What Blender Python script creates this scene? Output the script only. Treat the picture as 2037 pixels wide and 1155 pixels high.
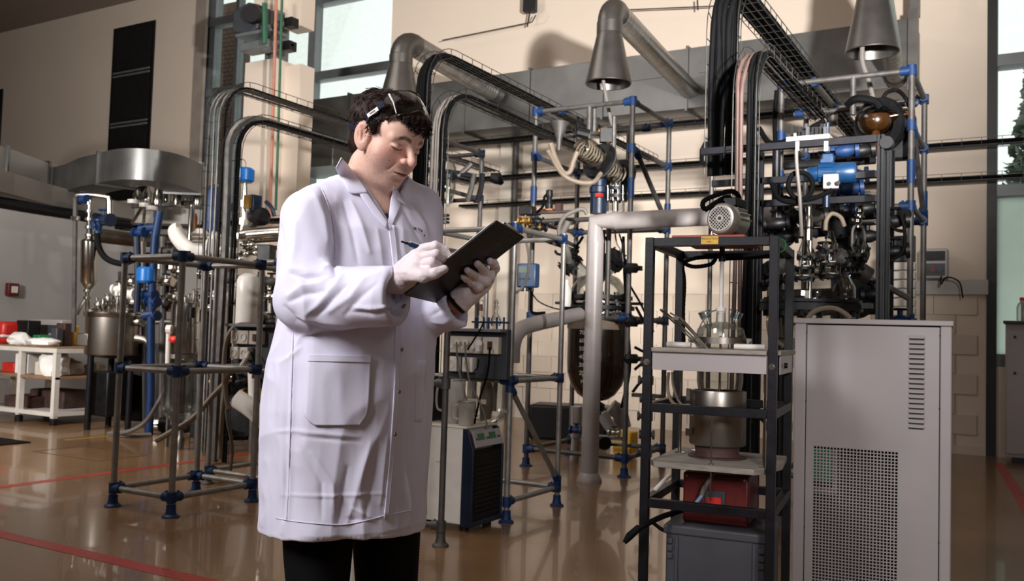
import bpy, math, random
import numpy as np
from mathutils import Vector, Matrix, Quaternion
from mathutils.bvhtree import BVHTree
random.seed(7); np.random.seed(7)
for o in list(bpy.data.objects): bpy.data.objects.remove(o)
SC = bpy.context.scene
COL = SC.collection
PI = math.pi
# ------------------------------------------------------------------ camera
W, H, F = 2037., 1155., 1800.
CZ = 1.2
yaw, pitch, roll = math.radians(30), math.radians(2.77), math.radians(1.7)
f0 = Vector((-math.sin(yaw), math.cos(yaw), 0)); r0 = Vector((math.cos(yaw), math.sin(yaw), 0)); u0 = Vector((0, 0, 1))
FWD = f0*math.cos(pitch)+u0*math.sin(pitch); u1 = u0*math.cos(pitch)-f0*math.sin(pitch)
RT = r0*math.cos(roll)+u1*math.sin(roll); UP = u1*math.cos(roll)-r0*math.sin(roll)
CAM = Vector((0, 0, CZ))
cd = bpy.data.cameras.new('camera'); co = bpy.data.objects.new('camera', cd); COL.objects.link(co)
cd.sensor_fit = 'HORIZONTAL'; cd.sensor_width = 36; cd.lens = 36*F/W; cd.clip_start = .05; cd.clip_end = 200
m3 = Matrix((RT, UP, -FWD)).transposed()
co.matrix_world = Matrix.Translation(CAM) @ m3.to_4x4()
cd.dof.use_dof = True; cd.dof.focus_distance = 2.45; cd.dof.aperture_fstop = 7.5
SC.camera = co
# ------------------------------------------------------------------ view, world, lights
SC.view_settings.view_transform = 'Standard'; SC.view_settings.look = 'None'
SC.view_settings.gamma = 1; SC.view_settings.exposure = 0; SC.view_settings.use_curve_mapping = False
SC.cycles.transparent_max_bounces = 24; SC.cycles.max_bounces = 10; SC.cycles.use_denoising = True
SC.cycles.sample_clamp_indirect = 4
wd = bpy.data.worlds.new('overcast'); SC.world = wd; wd.use_nodes = True
wn = wd.node_tree; wn.nodes['Background'].inputs[0].default_value = (1.0, 1.03, 1.0, 1); wn.nodes['Background'].inputs[1].default_value = 1.35

def ray(x, y): return FWD+RT*((x-W/2)/F)-UP*((y-H/2)/F)
def atd(x, y, d): return CAM+ray(x, y)*d
def atX(x, y, X): r = ray(x, y); return CAM+r*(X/r.x)
def atY(x, y, Y): r = ray(x, y); return CAM+r*(Y/r.y)
def atZ(x, y, Z=0): r = ray(x, y); return CAM+r*((Z-CZ)/r.z)
def proj(p):
    q = Vector(p)-CAM; d = q.dot(FWD)
    return W/2+F*q.dot(RT)/d, H/2-F*q.dot(UP)/d, d
def look(o, tgt):
    o.rotation_euler = (Vector(tgt)-o.location).to_track_quat('-Z', 'Y').to_euler()
def cam_pt(r, d, z): return r0*r+f0*d+Vector((0, 0, z))          # metres right of / ahead of the camera foot
def area(name, loc, tgt, size, power, col=(1, 1, 1), spread=180, sy=None):
    l = bpy.data.lights.new(name, 'AREA'); l.size = size; l.energy = power; l.color = col; l.spread = math.radians(spread)
    if sy: l.shape = 'RECTANGLE'; l.size_y = sy
    o = bpy.data.objects.new(name, l); COL.objects.link(o); o.location = loc; look(o, tgt); return o
def spot(name, loc, tgt, power, angle, blend, rad, col=(1, 1, 1)):
    l = bpy.data.lights.new(name, 'SPOT'); l.energy = power; l.spot_size = math.radians(angle); l.spot_blend = blend
    l.shadow_soft_size = rad; l.color = col
    o = bpy.data.objects.new(name, l); COL.objects.link(o); o.location = loc; look(o, tgt); return o
# studio softbox on the man, strobe towards the back wall, added fill lights
area('softbox', cam_pt(-2.1, .35, 2.95), cam_pt(-.35, 2.25, 1.5), 1.1, 28, (1, .97, .985), spread=85)
spot('wall_strobe', Vector((.6, 2.2, 2.6)), Vector((-6.2, 11.3, 7.8)), 6600, 86, 1, .10, (1, .965, .935))
area('cabinet_fill', cam_pt(.9, -.5, 2.0), cam_pt(1.4, 4, .9), .5, 9, (1, .95, .95), spread=60)  # added fill, no lamp of the place: brightens the cabinet front
area('back_strobe', Vector((-3.9, 9.3, 1.2)), Vector((-5.6, 11.4, 2.1)), .3, 44, (1, .95, .9), spread=130)
area('left_strobe', Vector((-8.0, .9, 3.0)), Vector((-8.8, 8, 1.8)), .8, 170, (1, .96, .93), spread=110)
area('overhead_fill', Vector((-8, 3.5, 7.2)), Vector((-8.5, 5, 0)), 5, 300, (1, .93, .86))  # unseen fill panel added overhead to lift the dim left side
area('overhead_fill', Vector((-1, -1, 7.2)), Vector((-1, 0, 0)), 4, 34, (1, .93, .9))  # weaker overhead fill, added as well

# ------------------------------------------------------------------ materials
def lin(c):
    if isinstance(c, str): c = [int(c[i:i+2], 16)/255 for i in (0, 2, 4)]
    return tuple(x/12.92 if x <= .04045 else ((x+.055)/1.055)**2.4 for x in c)
MATS = {}
def mat(name, col, rough=.5, metal=0., var=.12, scale=9., bump=0., bscale=60., stretch=None, coat=0., sheen=0., spec=.5, rvar=.1, emit=None):
    m = bpy.data.materials.new(name); m.use_nodes = True; nt = m.node_tree; b = nt.nodes['Principled BSDF']
    c = lin(col); N = nt.nodes.new; L = nt.links.new
    tc = N('ShaderNodeTexCoord'); mp = N('ShaderNodeMapping'); L(tc.outputs['Object'], mp.inputs[0])
    if stretch: mp.inputs['Scale'].default_value = stretch
    nz = N('ShaderNodeTexNoise'); nz.inputs['Scale'].default_value = scale; nz.inputs['Detail'].default_value = 4
    L(mp.outputs[0], nz.inputs[0])
    rp = N('ShaderNodeValToRGB'); rp.color_ramp.elements[0].position = .3; rp.color_ramp.elements[1].position = .7
    rp.color_ramp.elements[0].color = tuple(max(0, x*(1-var)) for x in c)+(1,)
    rp.color_ramp.elements[1].color = tuple(min(1, x*(1+var)) for x in c)+(1,)
    L(nz.outputs[0], rp.inputs[0]); L(rp.outputs[0], b.inputs['Base Color'])
    mr = N('ShaderNodeMapRange'); mr.inputs[3].default_value = max(.02, rough-rvar); mr.inputs[4].default_value = min(1, rough+rvar)
    L(nz.outputs[0], mr.inputs[0]); L(mr.outputs[0], b.inputs['Roughness'])
    b.inputs['Metallic'].default_value = metal; b.inputs['Coat Weight'].default_value = coat; b.inputs['Specular IOR Level'].default_value = spec
    if sheen: b.inputs['Sheen Weight'].default_value = sheen
    if bump:
        n2 = N('ShaderNodeTexNoise'); n2.inputs['Scale'].default_value = bscale; n2.inputs['Detail'].default_value = 5
        L(mp.outputs[0], n2.inputs[0]); bp = N('ShaderNodeBump'); bp.inputs['Strength'].default_value = bump; bp.inputs['Distance'].default_value = .01
        L(n2.outputs[0], bp.inputs['Height']); L(bp.outputs[0], b.inputs['Normal'])
    if emit:
        b.inputs['Emission Color'].default_value = lin(emit[0])+(1,); b.inputs['Emission Strength'].default_value = emit[1]
    MATS[name] = m; return m
def glassmat(name, tint=(1, 1, 1), refl=1.0, dark=0., rough=.02):
    m = bpy.data.materials.new(name); m.use_nodes = True; nt = m.node_tree; nt.nodes.clear(); N = nt.nodes.new; L = nt.links.new
    out = N('ShaderNodeOutputMaterial'); mx = N('ShaderNodeMixShader'); tr = N('ShaderNodeBsdfTransparent'); gl = N('ShaderNodeBsdfGlossy')
    lw = N('ShaderNodeLayerWeight'); lw.inputs[0].default_value = .3
    nz = N('ShaderNodeTexNoise'); nz.inputs['Scale'].default_value = 14
    mr = N('ShaderNodeMapRange'); mr.inputs[3].default_value = .9; mr.inputs[4].default_value = 1.0
    L(nz.outputs[0], mr.inputs[0])
    mc = N('ShaderNodeMix'); mc.data_type = 'RGBA'; mc.blend_type = 'MULTIPLY'; mc.inputs[0].default_value = 1
    mc.inputs[6].default_value = tuple(tint)+(1,); L(mr.outputs[0], mc.inputs[7]); L(mc.outputs[2], tr.inputs[0])
    gl.inputs['Roughness'].default_value = rough; gl.inputs[0].default_value = (.95, .95, .95, 1)
    ml = N('ShaderNodeMath'); ml.operation = 'MULTIPLY_ADD'; ml.inputs[1].default_value = .75*refl; ml.inputs[2].default_value = .03
    L(lw.outputs['Fresnel'], ml.inputs[0]); L(ml.outputs[0], mx.inputs[0]); L(tr.outputs[0], mx.inputs[1]); L(gl.outputs[0], mx.inputs[2]); L(mx.outputs[0], out.inputs[0])
    MATS[name] = m; return m
M = MATS
mat('galv', '6b6967', .45, .7, .22, 14, bump=.06, bscale=120)
mat('galv_lit', '8f8c89', .42, .6, .2, 14, bump=.06, bscale=120)  # lighter copy of galv: brightness painted in for the dimly lit frames
mat('duct_matte', '8b8781', .5, .3, .1, 2, bump=.04, bscale=12)
mat('galv_dull', '575452', .55, .6, .25, 12, bump=.1, bscale=90)
mat('blue', '0c2a52', .5, 0, .2, 20, spec=.35)
mat('blue_dark', '0a1c33', .42, 0, .2, 12)
mat('blue_bright', '1663ad', .28, 0, .08, 6, coat=.3)
mat('motor_blue', '0f3559', .35, .1, .15, 10, coat=.2)
mat('steel', 'b5b1aa', .2, 1, .08, 6, rvar=.08)
mat('steel_brushed', '8d8780', .34, 1, .14, 5, stretch=(1, 1, .08))
mat('duct', '6d6d6c', .4, .85, .16, 3, bump=.05, bscale=14)
mat('duct_dark', '6d6b68', .42, .8, .18, 3, bump=.05, bscale=14)
mat('hoodm', '625f5c', .38, .85, .15, 4)
mat('flexduct', '8c8a86', .34, .85, .18, 10)
mat('black', '101012', .45, 0, .25, 14, spec=.3)
mat('alu', 'b6b2aa', .38, .75, .08, 9)
mat('black_rubber', '0b0b0c', .65, 0, .25, 20, spec=.12)
mat('black_steel', '131318', .42, .1, .22, 16, bump=.05, bscale=70, spec=.3)
mat('wire', '403f3d', .4, .8, .15, 20)
mat('cable', '09090a', .75, 0, .3, 10, spec=.06)
mat('hose_pink', '483732', .6, 0, .18, 12, spec=.25)
mat('hose_grey', '67625d', .55, 0, .12, 12, spec=.3)
mat('hose_cream', '786b5d', .55, 0, .15, 12, spec=.3)
mat('pvc', '9f9896', .38, 0, .09, 5, bump=.03, bscale=30)
mat('white_insul', 'cfcac3', .35, 0, .06, 5)
mat('white_plastic', 'd9d4cc', .45, 0, .06, 10)
mat('cream_plastic', 'cfc6b6', .45, 0, .07, 10)
mat('wood_bench', '8a6d52', .6, 0, .22, 7, stretch=(1, 8, 1), bump=.1)
mat('board', '8d867e', .7, 0, .22, 14, stretch=(1, 6, 6), bump=.15)
mat('grey_panel', '6c7078', .5, 0, .08, 6)
mat('dark_panel', '35383d', .5, 0, .1, 6)
mat('plastic_grey', '4b4d54', .5, 0, .1, 8)
mat('cab', 'a39c9c', .42, 0, .06, 2.2, bump=.02, bscale=200)
mat('cab_dark', '0d0d0f', .6, 0, .2, 10)
mat('red', '5c1110', .45, 0, .15, 8)
mat('redbright', 'c22a22', .4, 0, .12, 8)
mat('redoxide', '8e4435', .5, 0, .2, 16)
mat('yellow', 'd8a92a', .5, 0, .12, 12)
mat('copper', 'a0633b', .35, .9, .15, 12)
mat('brass', 'a58145', .35, .9, .15, 12)
mat('brown_liquid', '1c120a', .18, 0, .25, 5, coat=.5)
mat('amber', '3d230b', .25, 0, .3, 10, coat=.3)
mat('green', '1f7a47', .5, 0, .12, 10)
mat('paper', 'e8e6e2', .6, 0, .03, 8)
mat('rust', '4c3631', .65, .3, .3, 18, bump=.15)
glassmat('glass', (.93, .95, .93), 1.0)
glassmat('glass_milky', (.75, .78, .80), .8, rough=.25)
glassmat('glass_amber', (.75, .45, .18), .9)
glassmat('pane', (.93, .97, .95), .25)
glassmat('clear_plastic', (.90, .89, .88), .9, rough=.06)

# ------------------------------------------------------------------ mesh builder
def frame_axes(d):
    d = Vector(d).normalized(); a = Vector((0, 0, 1)) if abs(d.z) < .9 else Vector((1, 0, 0))
    x = a.cross(d).normalized(); return x, d.cross(x).normalized(), d
class MB:
    def __init__(s): s.v = []; s.f = []
    def add(s, v, f):
        n = len(s.v); s.v += [tuple(p) for p in v]; s.f += [tuple(i+n for i in q) for q in f]; return s
    def obox(s, c, ax, sz):
        c = Vector(c); v = [c+ax[0]*(sz[0]/2*i)+ax[1]*(sz[1]/2*j)+ax[2]*(sz[2]/2*k) for k in (-1, 1) for j in (-1, 1) for i in (-1, 1)]
        return s.add(v, [(0, 2, 3, 1), (4, 5, 7, 6), (0, 1, 5, 4), (2, 6, 7, 3), (0, 4, 6, 2), (1, 3, 7, 5)])
    def box(s, c, sz, rz=0):
        ca, sa = math.cos(rz), math.sin(rz)
        return s.obox(c, (Vector((ca, sa, 0)), Vector((-sa, ca, 0)), Vector((0, 0, 1))), sz)
    def box2(s, lo, hi):
        return s.box([(a+b)/2 for a, b in zip(lo, hi)], [abs(b-a) for a, b in zip(lo, hi)])
    def tube(s, pts, r, seg=10, cap=True, closed=False):
        P = [Vector(p) for p in pts]; n = len(P); rr = r if hasattr(r, '__len__') else [r]*n
        t0 = (P[1]-P[0]).normalized(); x, y, _ = frame_axes(t0); v = []
        for i in range(n):
            if closed: t = (P[(i+1) % n]-P[i-1]).normalized()
            elif i == 0: t = t0
            elif i == n-1: t = (P[-1]-P[-2]).normalized()
            else: t = ((P[i+1]-P[i]).normalized()+(P[i]-P[i-1]).normalized()).normalized()
            x = (x-t*x.dot(t)).normalized(); y = t.cross(x)
            v += [P[i]+(x*math.cos(2*PI*k/seg)+y*math.sin(2*PI*k/seg))*rr[i] for k in range(seg)]
        f = []
        for i in range(n if closed else n-1):
            j = (i+1) % n
            f += [(i*seg+k, i*seg+(k+1) % seg, j*seg+(k+1) % seg, j*seg+k) for k in range(seg)]
        if cap and not closed: f += [tuple(range(seg-1, -1, -1)), tuple(range((n-1)*seg, n*seg))]
        return s.add(v, f)
    def cyl(s, p, q, r, seg=14, r2=None): return s.tube([p, q], [r, r if r2 is None else r2], seg)
    def lathe(s, base, prof, axis=(0, 0, 1), seg=24, cap=True):
        x, y, z = frame_axes(axis); B = Vector(base); v = []; n = len(prof)
        for r, h in prof: v += [B+z*h+(x*math.cos(2*PI*k/seg)+y*math.sin(2*PI*k/seg))*max(r, 1e-4) for k in range(seg)]
        f = [(i*seg+k, i*seg+(k+1) % seg, (i+1)*seg+(k+1) % seg, (i+1)*seg+k) for i in range(n-1) for k in range(seg)]
        if cap: f += [tuple(range(seg-1, -1, -1)), tuple(range((n-1)*seg, n*seg))]
        return s.add(v, f)
    def sphere(s, c, r, sc=(1, 1, 1), seg=16, ring=10):
        prof = [(math.sin(PI*i/ring), -math.cos(PI*i/ring)) for i in range(ring+1)]
        n = len(s.v); s.lathe((0, 0, 0), prof, (0, 0, 1), seg, False)
        for i in range(n, len(s.v)):
            p = s.v[i]; s.v[i] = tuple(c[k]+p[k]*r*sc[k] for k in range(3))
        return s
    def torus(s, c, axis, R, r, seg=24, rs=8):
        x, y, z = frame_axes(axis); c = Vector(c)
        return s.tube([c+(x*math.cos(2*PI*k/seg)+y*math.sin(2*PI*k/seg))*R for k in range(seg)], r, rs, closed=True)
    def prism(s, poly, o, ux, uy, th):
        """flat polygon (list of 2-D points) extruded by vector th"""
        o = Vector(o); ux = Vector(ux); uy = Vector(uy); th = Vector(th); n = len(poly)
        a = [o+ux*p[0]+uy*p[1] for p in poly]; b = [p+th for p in a]
        return s.add(a+b, [tuple(range(n-1, -1, -1)), tuple(range(n, 2*n))]+[(i, (i+1) % n, n+(i+1) % n, n+i) for i in range(n)])
def mesh_of(name, mb, m, smooth=35):
    me = bpy.data.meshes.new(name); me.from_pydata([tuple(v) for v in mb.v], [], mb.f); me.update()
    if m is not None: me.materials.append(M[m] if isinstance(m, str) else m)
    if smooth:
        me.shade_smooth(); me.set_sharp_from_angle(angle=math.radians(smooth))
    return me
OFF = {}
def tag(o, label=None, cat=None, group=None, kind=None):
    if label: o['label'] = label
    if cat: o['category'] = cat
    if group: o['group'] = group
    if kind: o['kind'] = kind
    return o
def thing(name, loc, label, cat, group=None):
    o = bpy.data.objects.new(name, None); COL.objects.link(o); o.location = loc; o.empty_display_size = .1
    OFF[o] = Vector(loc); return tag(o, label, cat, group)
def obj(name, mb, m, parent=None, label=None, cat=None, group=None, kind=None, bevel=0, smooth=35, origin=None):
    """links mb (built in world coordinates) as one mesh object; under a parent it moves with it"""
    off = OFF[parent] if parent else (Vector(origin) if origin is not None else Vector(mb.v[0]))
    me = mesh_of(name, mb, m, smooth); me.transform(Matrix.Translation(-off))
    o = bpy.data.objects.new(name, me); COL.objects.link(o)
    if parent: o.parent = parent
    else: o.location = off
    OFF[o] = off
    if bevel:
        b = o.modifiers.new('bevel', 'BEVEL'); b.width = bevel; b.segments = 2; b.limit_method = 'ANGLE'; b.angle_limit = math.radians(40)
    return tag(o, label, cat, group, kind)
def copy_thing(src, delta, rz=0, label=None, group=None):
    c = src.copy(); COL.objects.link(c); c.location = src.location+Vector(delta); c.rotation_euler.z += rz
    if label: c['label'] = label
    if group: c['group'] = group
    for ch in list(src.children):
        d = ch.copy(); COL.objects.link(d); d.parent = c
        for g in list(ch.children):
            e = g.copy(); COL.objects.link(e); e.parent = d
    return c
def bez(pts, n=8):
    """smooth curve through points (Catmull-Rom)"""
    P = [Vector(p) for p in pts]; P = [P[0]*2-P[1]]+P+[P[-1]*2-P[-2]]; out = []
    for i in range(1, len(P)-2):
        for k in range(n):
            t = k/n; a, b, c, d = P[i-1:i+3]
            out.append(.5*((2*b)+(c-a)*t+(2*a-5*b+4*c-d)*t*t+(3*b-a-3*c+d)*t**3))
    out.append(P[-2]); return out
def text_mb(s, size, o, ux, uy, depth=.0006):
    cu = bpy.data.curves.new('t', 'FONT'); cu.body = s; cu.size = size; cu.align_x = 'CENTER'; cu.align_y = 'CENTER'; cu.extrude = depth/2; cu.resolution_u = 3
    to = bpy.data.objects.new('t', cu); COL.objects.link(to); dg = bpy.context.evaluated_depsgraph_get(); dg.update()
    me = bpy.data.meshes.new_from_object(to.evaluated_get(dg)); bpy.data.objects.remove(to); ux = Vector(ux); uy = Vector(uy); uz = ux.cross(uy)
    b = MB(); b.add([Vector(o)+ux*v.co.x+uy*v.co.y+uz*v.co.z for v in me.vertices], [tuple(p.vertices) for p in me.polygons])
    bpy.data.meshes.remove(me); return b
# ================================================================== the hall
mat('floor', '7a5c3e', .24, 0, .20, 1.3, bump=.012, bscale=6, coat=.25, rvar=.07)
mat('floor_red', '9a2b22', .3, 0, .15, 6)
mat('floor_dark', '3a2b1e', .5, 0, .1, 6)
mat('floor_yellow', '8f7a22', .4, 0, .2, 12)
mat('wall', 'cdbfb0', .85, 0, .035, .6, bump=.03, bscale=90, spec=.2)
mat('wall_white', 'a9a6a4', .7, 0, .05, 1.5, bump=.05, bscale=40, spec=.25)
mat('block', 'c4b6a7', .75, 0, .05, 2, bump=.12, bscale=50, spec=.25)
mat('ceil', '8c7f76', .9, 0, .04, 1, spec=.1)
mat('frame_grey', '6a6e70', .45, .3, .08, 6)
mat('pilaster', 'c4bbae', .8, 0, .04, 2)
mat('brick', '4a3733', .85, 0, .3, 20, bump=.2)
mat('louver_black', '0e0d0d', .5, 0, .15, 8)
mat('concrete', '8d8278', .85, 0, .12, 3, bump=.15, bscale=25)
mat('leaf', '4d5b50', .7, 0, .3, 6)
mat('bark', '3a332d', .8, 0, .2, 8)
ST = dict(kind='structure')
b = MB(); b.box2((-26, -7, -.12), (4, 12, 0)); floor = obj('floor', b, 'floor', **ST)
b = MB(); b.box2((-26, -7, 7.6), (4, 12, 7.75)); obj('ceiling', b, 'ceil', **ST)
WY = 11.5
b = MB()
for lo, hi in (((-26, WY, 0), (-13.6, 11.9, 7.6)), ((-13.6, WY, 0), (-9.04, 11.9, 2.3)), ((-9.04, WY, 0), (-.42, 11.9, 7.6)), ((-.42, WY, 0), (2.6, 11.9, 1.0)), ((2.6, WY, 0), (4, 11.9, 7.6)), ((-13.6, WY, 7.45), (-9.04, 11.9, 7.6)), ((-.42, WY, 7.3), (2.6, 11.9, 7.6))): b.box2(lo, hi)
wall_back = obj('wall_back', b, 'wall', **ST)
b = MB(); b.box2((4, -7, 0), (4.2, 12, 7.6)); obj('wall_right', b, 'wall', **ST)
b = MB(); b.box2((-26.2, -7, 0), (-26, 12, 7.6)); obj('wall_left', b, 'wall', **ST)
b = MB(); b.box2((-26, -7.2, 0), (4, -7, 7.6)); obj('wall_front', b, 'wall', **ST)
b = MB(); b.box2((-12.7, 5, 0), (-12.5, WY, 2.8)); obj('wall_side', b, 'wall_white', label='low whitewashed partition wall behind the workbench', **ST)
b = MB(); b.box2((-13.62, WY-.06, 0), (-13.36, WY, 7.6)); obj('trim_1', b, 'concrete', **ST)
b = MB(); b.box2((-6.86, WY-.08, 0), (-6.66, WY, 4.4)); obj('trim_2', b, 'pilaster', **ST)
# painted block courses low on the back wall
bk = MB(); bk.box((0, 0, 0), (.443, .024, .218)); me_b = mesh_of('block', bk, 'block')
for r in range(8):
    for c in range(15):
        x = -6.4+.45*c+(.225 if r % 2 else 0)
        if x > -.62: continue
        o = bpy.data.objects.new('block', me_b); COL.objects.link(o); o.parent = wall_back
        o.location = Vector((x, WY-.008, .11+.225*r))-OFF[wall_back]
b = MB(); b.box2((-1.75, WY-.07, 1.80), (-.44, WY, 1.97)); obj('trim_3', b, 'wall_white', label='white trunking ledge along the back wall', **ST, bevel=.005)
b = MB(); b.box2((-6.4, WY-.025, 0), (-.44, WY, .1)); obj('baseboard_back', b, 'block', **ST)
def line(name, x0, y0, x1, y1, m):
    b = MB(); b.box2((x0, y0, 0), (x1, y1, .0015)); return obj(name, b, m, floor)
line('red_line_marking', -6.45, -1, -6.36, 9, 'floor_red'); line('red_line_marking', -8, 2.98, -2.9, 3.08, 'floor_red'); 
b = MB(); b.prism([(-.36, 10.9), (-.27, 10.9), (.1, 7.0), (0, 7.0)], (0, 0, 0), (1, 0, 0), (0, 1, 0), (0, 0, .0015)); obj('red_line_marking', b, 'floor_red', floor)
line('yellow_line_marking', -8.5, 5.75, -8.44, 6.3, 'floor_yellow')
b = MB()
for x0, y0, x1, y1 in ((-7.94, 5.06, -7.0, 5.075), (-7.94, 5.56, -7.0, 5.575), (-7.95, 5.06, -7.935, 5.575), (-7.01, 5.06, -6.995, 5.575)): b.box2((x0, y0, 0), (x1, y1, .001))
obj('floor_hatch_joint', b, 'floor_dark', floor)
b = MB(); b.box2((-9.3, 5.02, .001), (-8.5, 5.4, .012)); obj('floor_mat', b, 'black_rubber', label='black rubber mat on the floor by the workbench', cat='mat', bevel=.004)
# ---- windows
def bars(win, name, m, lst):
    for lo, hi in lst: b = MB(); b.box2(lo, hi); obj(name, b, m, win, bevel=.006)
b = MB(); b.box2((-13.6, WY+.1, 2.3), (-13.28, WY+.28, 7.45)); w1 = obj('window_1', b, 'frame_grey', **ST)
bars(w1, 'mullion', 'frame_grey', [((-10.9, WY+.06, 2.3), (-10.74, WY+.24, 7.45)), ((-9.12, WY+.1, 2.3), (-9.04, WY+.26, 7.45)), ((-12.75, WY+.1, 2.3), (-12.67, WY+.26, 7.45))])
bars(w1, 'transom', 'frame_grey', [((-13.4, WY+.04, z-.075), (-9.04, WY+.24, z+.075)) for z in (2.39, 3.35, 5.52, 6.85)])
for x0, x1 in ((-13.28, -12.75), (-12.67, -10.98), (-10.76, -9.12)):
    for z0, z1 in ((2.48, 3.26), (3.44, 5.43), (5.61, 6.76), (6.94, 7.45)):
        b = MB(); b.box2((x0, WY+.17, z0), (x1, WY+.178, z1)); obj('pane', b, 'pane', w1)
b = MB(); b.box2((-.46, WY-.03, 0), (-.36, WY+.26, 7.3)); w3 = obj('window_3', b, 'louver_black', **ST)
bars(w3, 'transom', 'frame_grey', [((-.4, WY, z-.07), (2.6, WY+.22, z+.07)) for z in (1.07, 2.98, 4.47, 6.3)])
bars(w3, 'mullion', 'frame_grey', [((1.1, WY, 1), (1.24, WY+.22, 7.3))])
mat('frosted', 'b4c4b8', .6, 0, .05, 3)
fm = M['frosted'].node_tree.nodes['Principled BSDF']; fm.inputs['Transmission Weight'].default_value = .8
for x0, x1 in ((-.36, 1.1), (1.24, 2.6)):
    for z0, z1, m in ((1.14, 2.91, 'frosted'), (3.05, 4.40, 'pane'), (4.54, 6.23, 'pane'), (6.37, 7.3, 'pane')):
        b = MB(); b.box2((x0, WY+.12, z0), (x1, WY+.128, z1)); obj('pane', b, m, w3)
b = MB(); b.box2((-16.06, WY-.03, 3.6), (-14.82, WY-.002, 7.1)); w2 = obj('window_2', b, 'louver_black', label='dark blacked-out tall window high on the left wall', **ST)
bars(w2, 'transom', 'frame_grey', [((-16.0, WY-.05, z-.02), (-14.9, WY-.028, z+.02)) for z in (6.17, 6.1, 5.15, 5.08)])
for z0, z1 in ((3.7, 5.05), (5.2, 6.06), (6.22, 7.02)): b = MB(); b.box2((-15.98, WY-.04, z0), (-14.92, WY-.029, z1)); obj('pane', b, 'cab_dark', w2)
b = MB(); b.box2((-20.9, WY-.03, 3), (-19.82, WY-.002, 6.3)); obj('window_4', b, 'louver_black', **ST)
# brick pier of the neighbouring building, outside
b = MB()
for i in range(60):
    for j in range(4): b.box((-14.92+.15*j+(.07 if i % 2 else 0), 13.2, 2.5+.09*i), (.14, .1, .078))
b.box2((-15.0, 13.2, 0), (-14.45, 13.6, 8))
obj('brick_pier', b, 'brick', label='dark brick pier outside the tall left window', cat='pier', kind='stuff')
def tree(x, y, z0, h, w, n, label):
    b = MB(); b.tube([(x, y, 0), (x+.1, y, z0+h*.5), (x, y, z0+h)], [.12, .07, .02], 8); t = obj('tree', b, 'bark', label=label, cat='tree')
    lb = MB(); rg = random.Random(5)
    for _ in range(n):
        u = rg.random(); a = rg.uniform(0, 2*PI); r = w*(1-u*.8)*math.sqrt(rg.random()); c = Vector((x+r*math.cos(a), y+r*math.sin(a), z0+h*u)); s = rg.uniform(.07, .14)
        d1 = Vector((rg.gauss(0, 1), rg.gauss(0, 1), rg.gauss(0, 1))).normalized()*s; d2 = d1.cross(Vector((rg.gauss(0, 1), rg.gauss(0, 1), 1))).normalized()*s*.5
        lb.add([c-d1, c+d2, c+d1, c-d2], [(0, 1, 2, 3)])
    obj('foliage', lb, 'leaf', t, kind='stuff'); return t
tree(.1, 16, 2.5, 3.2, .75, 2200, 'tall leafy tree outside the right-hand window')
tree(-11.2, 17.5, .5, 3.4, 1.5, 1500, 'leafy tree low outside the tall left window')
# ---- boxed column in front of the tall window, with its bracket and pipes
b = MB(); b.box2((-10.19, 9.5, 0), (-9.57, 9.98, 5.12)); colm = obj('column', b, 'wall', label='beige boxed column in front of the tall window', kind='structure')
b = MB(); b.box2((-10.12, 9.55, 5.86), (-9.63, 9.98, 7.6)); b.box2((-9.63, 9.7, 5.62), (-9.3, 9.98, 7.6)); obj('column_head', b, 'wall', colm)
b = MB(); b.box2((-9.9, 9.6, 5.12), (-9.72, 9.9, 5.88)); obj('steel_core', b, 'frame_grey', colm)
b = MB(); b.box2((-9.57, 9.7, 0), (-9.26, 9.98, 5.05)); obj('side_boxing', b, 'wall', colm)
br = thing('crane_bracket', (-10.3, 9.3, 5.6), 'dark steel bracket and winch box on the column by the window', 'bracket')
for lo, hi in (((-10.0, 9.1, 5.36), (-9.3, 9.45, 5.41)), ((-9.95, 9.15, 5.16), (-9.4, 9.4, 5.28)), ((-9.55, 9.15, 5.42), (-8.95, 9.22, 5.48)), ((-9.5, 9.15, 5.10), (-8.95, 9.22, 5.16))): b = MB(); b.box2(lo, hi); obj('arm', b, 'frame_grey', br, bevel=.01)
b = MB(); b.prism([(0, .06), (.34, 0), (.5, .06), (.5, .40), (.3, .46), (0, .38)], (-10.06, 9.1, 5.38), (1, 0, 0), (0, 0, 1), (0, .36, 0)); obj('housing', b, 'dark_panel', br, bevel=.02)
b = MB(); b.cyl((-9.62, 9.12, 5.62), (-9.58, 9.0, 5.62), .13, 20); obj('drum', b, 'black', br)
for i, (x, z) in enumerate(((-9.0, 5.45), (-9.02, 5.12))): b = MB(); b.box((x, 9.2, z), (.14, .14, .13)); obj('clamp_block', b, 'black', br)
b = MB(); b.tube([(-9.16, 9.05, 7.5), (-9.16, 9.05, 5.7), (-9.12, 9.05, 3.6), (-9.1, 9.05, 2.6)], .022, 8); obj('riser_pipe', b, mat('salmon', 'a8705c', .5, 0, .1, 10), label='salmon pink riser pipe beside the column', cat='pipe')
b = MB(); b.tube([(-9.05, 9.05, 7.5), (-9.05, 9.05, 5.7), (-9.01, 9.05, 3.6), (-9.0, 9.05, 2.8)], .018, 8); obj('riser_pipe', b, mat('riser_green', '24583f', .5, 0, .15, 10), label='green riser pipe beside the pink riser', cat='pipe')
b = MB(); b.tube([(-9.33, 9.0, 5.72), (-9.29, 9.0, 5.14)], .035, 8); obj('riser_pipe', b, 'riser_green', label='short green pipe in front of the winch box', cat='pipe')
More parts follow.
